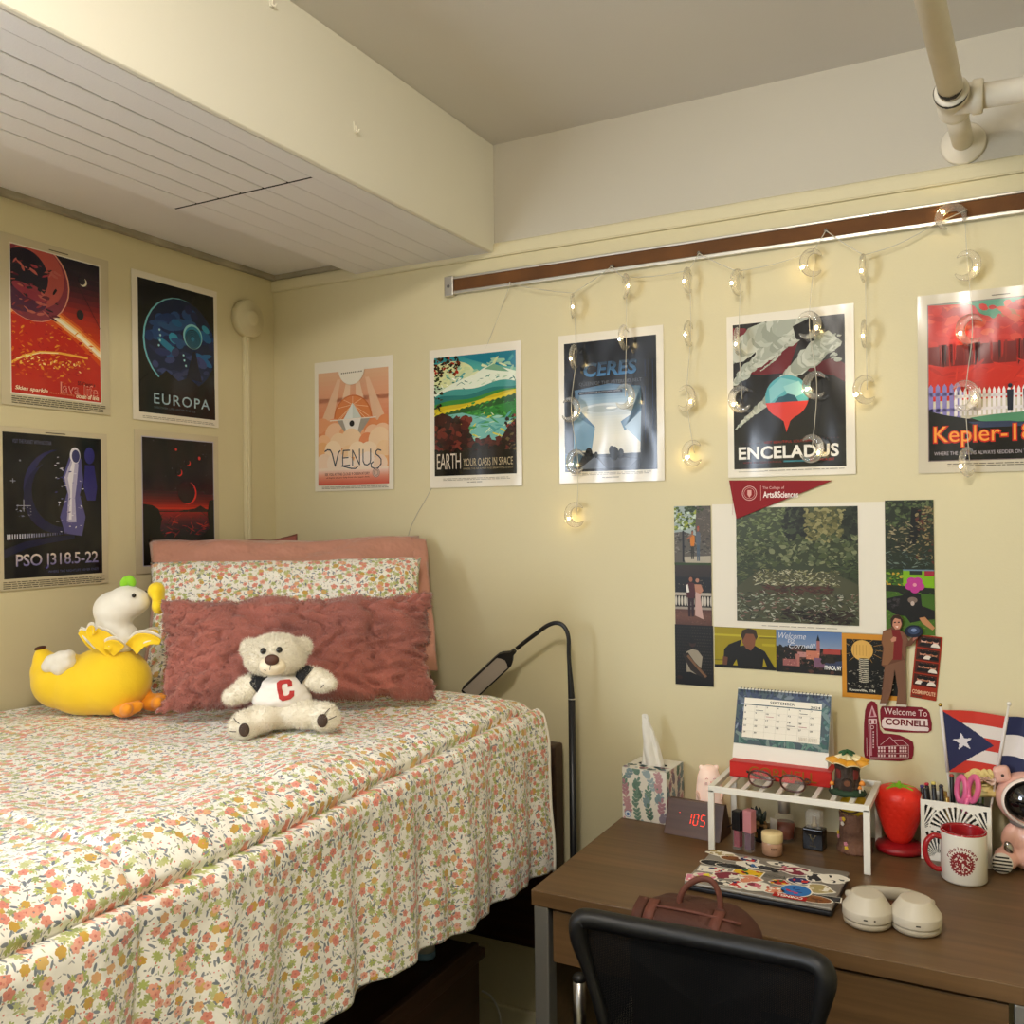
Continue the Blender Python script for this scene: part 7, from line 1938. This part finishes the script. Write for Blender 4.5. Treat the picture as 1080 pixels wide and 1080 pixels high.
view = (Vector((LX_, LY_, h0.z))-CAM).normalized(); wdir = ax.cross(view+Vector((0, 0, .35))).normalized(); nrm = ax.cross(wdir).normalized()
def hd(u, w, k): return h0+ax*u+wdir*w+nrm*k
b = MB(); b.mat(m_blk)
prof = [(0, .005), (.012, .006), (.026, .017), (.036, .0215), (.05, .0225), (hl_-.012, .0225), (hl_-.003, .019), (hl_, .012)]
top, bot = [], []
for u, w in prof: top.append((b.bm.verts.new(hd(u, w, .006)), b.bm.verts.new(hd(u, -w, .006)))); bot.append((b.bm.verts.new(hd(u, w, -.006)), b.bm.verts.new(hd(u, -w, -.006))))
for (A, B), (C_, D_) in zip(zip(top, bot), zip(top[1:], bot[1:])):
    b.bm.faces.new((A[0], A[1], C_[1], C_[0])); b.bm.faces.new((B[1], B[0], D_[0], D_[1])); b.bm.faces.new((A[0], C_[0], D_[0], B[0])); b.bm.faces.new((A[1], B[1], D_[1], C_[1]))
b.bm.faces.new((top[0][0], bot[0][0], bot[0][1], top[0][1])); b.bm.faces.new((top[-1][0], top[-1][1], bot[-1][1], bot[-1][0]))
lh = b.build('lamp_head', None, t)
sg = 1 if nrm.dot(Vector((.8, -1, 0))) > 0 else -1
b = MB(); b.mat(M('#a89c90', .5, name='lamp_diffuser'))
f = [b.bm.verts.new(hd(u, w, sg*.0064)) for u, w in [(.040, -.010), (.036, 0), (.040, .010), (.046, .0185), (hl_-.008, .0185), (hl_-.008, -.0185), (.046, -.0185)]]
b.bm.faces.new(f); o = b.build('diffuser', None, lh); modmesh(o, ('SOLIDIFY', dict(thickness=.0008, offset=0)))

# ------------------------------------------------------------------ office chair
CHY = -.80
def oc(x, y, Y=CHY): return onY(x, y, Y)
cxm = 1.523
t = thing('office_chair', 'black mesh-backed office chair pushed up to the desk', 'chair', (cxm, -.55, 0))
Oc = Vector((cxm, -.55, 0))
m_pl = M('#0a0a0b', .5, name='black_plastic')
ol = [(611, 972), (622, 969), (665, 977), (725, 988), (790, 1000), (840, 1010), (862, 1017), (870, 1027), (871, 1040), (867, 1058), (861, 1084), (850, 1130), (836, 1190), (810, 1215), (740, 1205), (690, 1196), (664, 1180), (650, 1140), (640, 1090), (630, 1050), (618, 1012), (611, 988)]
def curve_y(x): return .030*((x-cxm)/.2)**2*-1+.028
P_ = []
for x, y in ol:
    q = oc(x, y); q = oc(x, y, CHY+curve_y(q.x)); P_.append(Vector((q.x-cxm, q.y+.55, q.z)))
sp_c = spline(P_, 6, closed=True)
rr = []
zmax = max(q.z for q in sp_c)
b = MB(); b.mat(m_pl); b.tube(sp_c, [.0125+.0065*sstep(zmax-.10, zmax-.01, q.z) for q in sp_c], 14, closed=True, flat=(1, .8)); b.build('back_frame', None, t)
# woven mesh panel
def mesh_mat():
    m, nt, bs = mat_new('black_mesh'); N.nt = nt
    co = tex_coord(nt); sx = nt.nodes.new('ShaderNodeSeparateXYZ'); nt.links.new(co, sx.inputs[0])
    fx = N.m('FRACT', N(sx.outputs[0])*420); fz = N.m('FRACT', N(sx.outputs[2])*420)
    a = N.m('MAXIMUM', fx > .2, fz > .2)
    nt.links.new(N.m('MAXIMUM', a, .0).s, bs.inputs['Alpha']); setp(bs, Base_Color=c4('#050506'), Roughness=.8); bs.inputs['Specular IOR Level'].default_value = .15; return m
ctr = sum((q for q in sp_c), Vector())/len(sp_c)
b = MB(); b.mat(mesh_mat()); k = len(sp_c)
b.grid(lambda u, v: (lambda q: Vector((ctr.x+(q.x-ctr.x)*v, q.y*v+(ctr.y+.018)*(1-v), ctr.z+(q.z-ctr.z)*v)))(sp_c[int(u*k+.5) % k]), k, 14, closed_u=True); b.build('mesh_back', None, t)
b = MB(); b.mat(m_pl); b.box((0, -.265+.05, .40), (.060, .018, .36), rot=(.05, 0, 0), bev=.006); b.tube(spline([(0, -.21, .24), (0, -.15, .40), (0, -.10, .43)], 5), .022, 12); b.build('back_support', None, t)
b = MB(); b.mat(M('#18181b', .85, name='black_seat_fabric', bumpy=(300, .4, .001))).box((0, .03, .455), (.46, .44, .07), bev=.03, seg=4); b.build('seat', None, t)
for sx in (-1, 1):
    q = oc(611, 1030, -.66); xx = (q.x-cxm) if sx < 0 else -(q.x-cxm)
    b = MB(); b.mat(M('#8f8c86', .3, 1, name='satin_metal')).cyl((xx, -.11, (q.z+.46)/2-.004), .0115, q.z-.46, n=24); ar = b.build('arm_post', None, t)
    b = MB(); b.mat(m_pl).sph((xx, -.11, q.z-.003), (.0125, .0125, .010)); b.build('post_cap', None, ar)
    b = MB(); b.mat(m_pl).box((xx-sx*.05, -.06, .45), (.12, .05, .02), bev=.006); b.build('arm_bracket', None, t)
b = MB(); b.mat(M('#2a2a2c', .4, .6)).cyl((0, .02, .26), .028, .34, n=24); b.build('gas_column', None, t)
for i in range(5):
    a = i*2*PI/5+.3; dx_, dy_ = math.cos(a), math.sin(a)
    b = MB(); b.mat(m_pl).tube([(0, .02, .105), (.28*dx_, .02+.28*dy_, .075)], [.026, .016], 10); b.build('star_leg', None, t)
    b = MB(); b.mat(m_pl).cyl((.28*dx_, .02+.28*dy_, .0275), .0275, .045, rot=(PI/2, 0, a), n=20, bev=.006); b.build('caster', None, t)

# ------------------------------------------------------------------ backpack on the chair seat
q0 = onY(668, 962, -.69); q1 = onY(800, 985, -.69); bxm = (q0.x+q1.x)/2; bww = q1.x-q0.x
t = thing('backpack', 'rust brown backpack with a top handle, on the chair behind its backrest', 'backpack', (bxm, -.685, .4915))
m_bp = M('#462417', .75, name='rust_canvas', mottle=.1, bumpy=(260, .5, .001)); m_bp2 = M('#5c3022', .7, name='rust_webbing', bumpy=(400, .4, .0008))
zt = onY(735, 955, -.69).z-.4915
b = MB(); b.mat(m_bp)
def bag(u, v):
    a = u*2*PI; c_, s_ = math.cos(a), math.sin(a); kx = abs(c_)**.6*math.copysign(1, c_); ky = abs(s_)**.7*math.copysign(1, s_)
    if v < .72: r_ = .92+.08*v/.72; z = zt*.90*v/.72
    else:
        q = (v-.72)/.28*PI/2; r_ = max(1e-5, math.cos(q))**.55; z = zt*(.90+.10*math.sin(q))
    return Vector((kx*bww/2*1.02*r_, ky*.060*r_, z-.010*abs(kx*r_)**3*(v > .5)+.003*nz(kx*4, ky*4, v*6)*r_))
b.grid(bag, 64, 34, closed_u=True); bo = b.build('bag_body', None, t)
ta = [onY(x, y, -.685) for x, y in ((717, 964), (718, 946), (726, 933), (740, 926), (752, 929), (759, 942), (761, 962))]
HP = [Vector((q.x-bxm, -.004, q.z-.4915)) for q in ta]
b = MB(); b.mat(m_bp2).tube(spline(HP, 7), .0036, 12, flat=(1, 1.4)); b.build('top_handle', None, t)
for q in (HP[0], HP[-1]):
    b = MB(); b.mat(m_bp).box((q.x, -.004, q.z-.004), (.018, .012, .024), bev=.005, seg=3); b.build('handle_tab', None, t)
for x0 in (-.078, .028):
    for dx_ in (0, .019):
        C_ = spline([(x0+dx_, -.062, zt-.10), (x0+dx_-.002, -.060, zt-.04), (x0+dx_-.002, -.046, zt-.010), (x0+dx_, -.018, zt+.003)], 6); n_ = len(C_)
        b = MB(); b.mat(m_bp2 if dx_ else m_bp); b.grid(lambda u, v: C_[min(n_-1, int(u*(n_-1)+.5))]+Vector(((v-.5)*.017, 0, 0)), n_, 3); o = b.build('shoulder_strap', None, t); modmesh(o, ('SOLIDIFY', dict(thickness=.003, offset=0)))
b = MB(); b.mat(m_bp2).tube(spline([(-bww/2*.8, -.028, zt-.004), (0, -.034, zt+.001), (bww/2*.8, -.028, zt-.006)], 6), .0026, 8); b.build('zip', None, t)

# ------------------------------------------------------------------ below the bed
m_dr = wood('dark_dresser_wood', '#2a1a10', '#44291a', 1, .5)
dz = onX(505, 1003, .93).z
t = thing('under_bed_dresser', 'low dark wood dresser under the bed, mostly in shadow', 'dresser', (.67, -.90, 0))
b = MB(); b.mat(m_dr); b.box((0, 0, dz/2), (.50, 1.0, dz-.04), bev=.004); b.build('carcass', None, t)
b = MB(); b.mat(m_dr).box((.0, 0, dz-.010), (.53, 1.02, .022), bev=.004); b.build('dresser_top', None, t)
for i in range(2):
    for j in range(2):
        b = MB(); b.mat(m_dr).box((.256, -.245+j*.49, .16+i*.26), (.016, .475, .245), bev=.003); dr = b.build('drawer_front', None, t)
        b = MB(); b.mat(M('#2a2622', .4, .8)).box((.270, -.245+j*.49, .16+i*.26), (.014, .09, .010), bev=.003); b.build('drawer_pull', None, dr)
q = onZ(457, 1012, dz+.001)
t = thing('small_jar', 'small pale jar with a blue base, on the dresser under the bed', 'jar', (q.x-.02, q.y, dz+.0015))
b = MB(); b.mat(M('#6f93b0', .4)).lathe([(.020, 0), (.022, .003), (.022, .016), (0, .016)], n=28); b.build('blue_base', None, t)
b = MB(); b.mat(M('#b8b4aa', .4)).lathe([(.021, .016), (.021, .055), (.017, .062), (.017, .078), (0, .078)], n=28); b.build('pale_container', None, t)
t = MB(); t.mat(M('#d8d4ca', .45))
pts = [onY(x, y, -.06) for x, y in ((505, 1048), (514, 1053), (521, 1064), (525, 1080), (527, 1110))]
pts = [(q.x, -.045, q.z) for q in pts]+[(pts[-1].x+.01, -.05, .01), (pts[-1].x+.08, -.06, .004)]
o = t.build('cable') if False else None
t.tube(spline(pts, 7), .0024, 8); o = t.build('cable'); tag(o, 'thin white cable hanging down the wall beneath the bed', 'cable')
import OpenImageIO as oi, numpy as np, sys
b=oi.ImageBuf('/workdir/render_main.png').get_pixels(oi.FLOAT)
k=b.shape[0]/1080
for nm,(x0,y0,x1,y1) in dict(wall=(620,560,700,640),beamL=(100,20,180,100),beamR=(440,170,500,220),ceil=(620,20,700,90),upwall=(620,130,700,210),plank=(60,110,160,150),leftwall=(110,380,135,440),corner=(262,480,285,560),wallR=(930,450,965,510),desk=(620,900,680,940),wallmid=(440,240,470,270),bedtop=(20,770,160,800),drawer=(900,1040,1000,1070)).items():
    p=b[int(y0*k):int(y1*k),int(x0*k):int(x1*k),:3].reshape(-1,3).mean(0)*255
    print(nm,p.round())
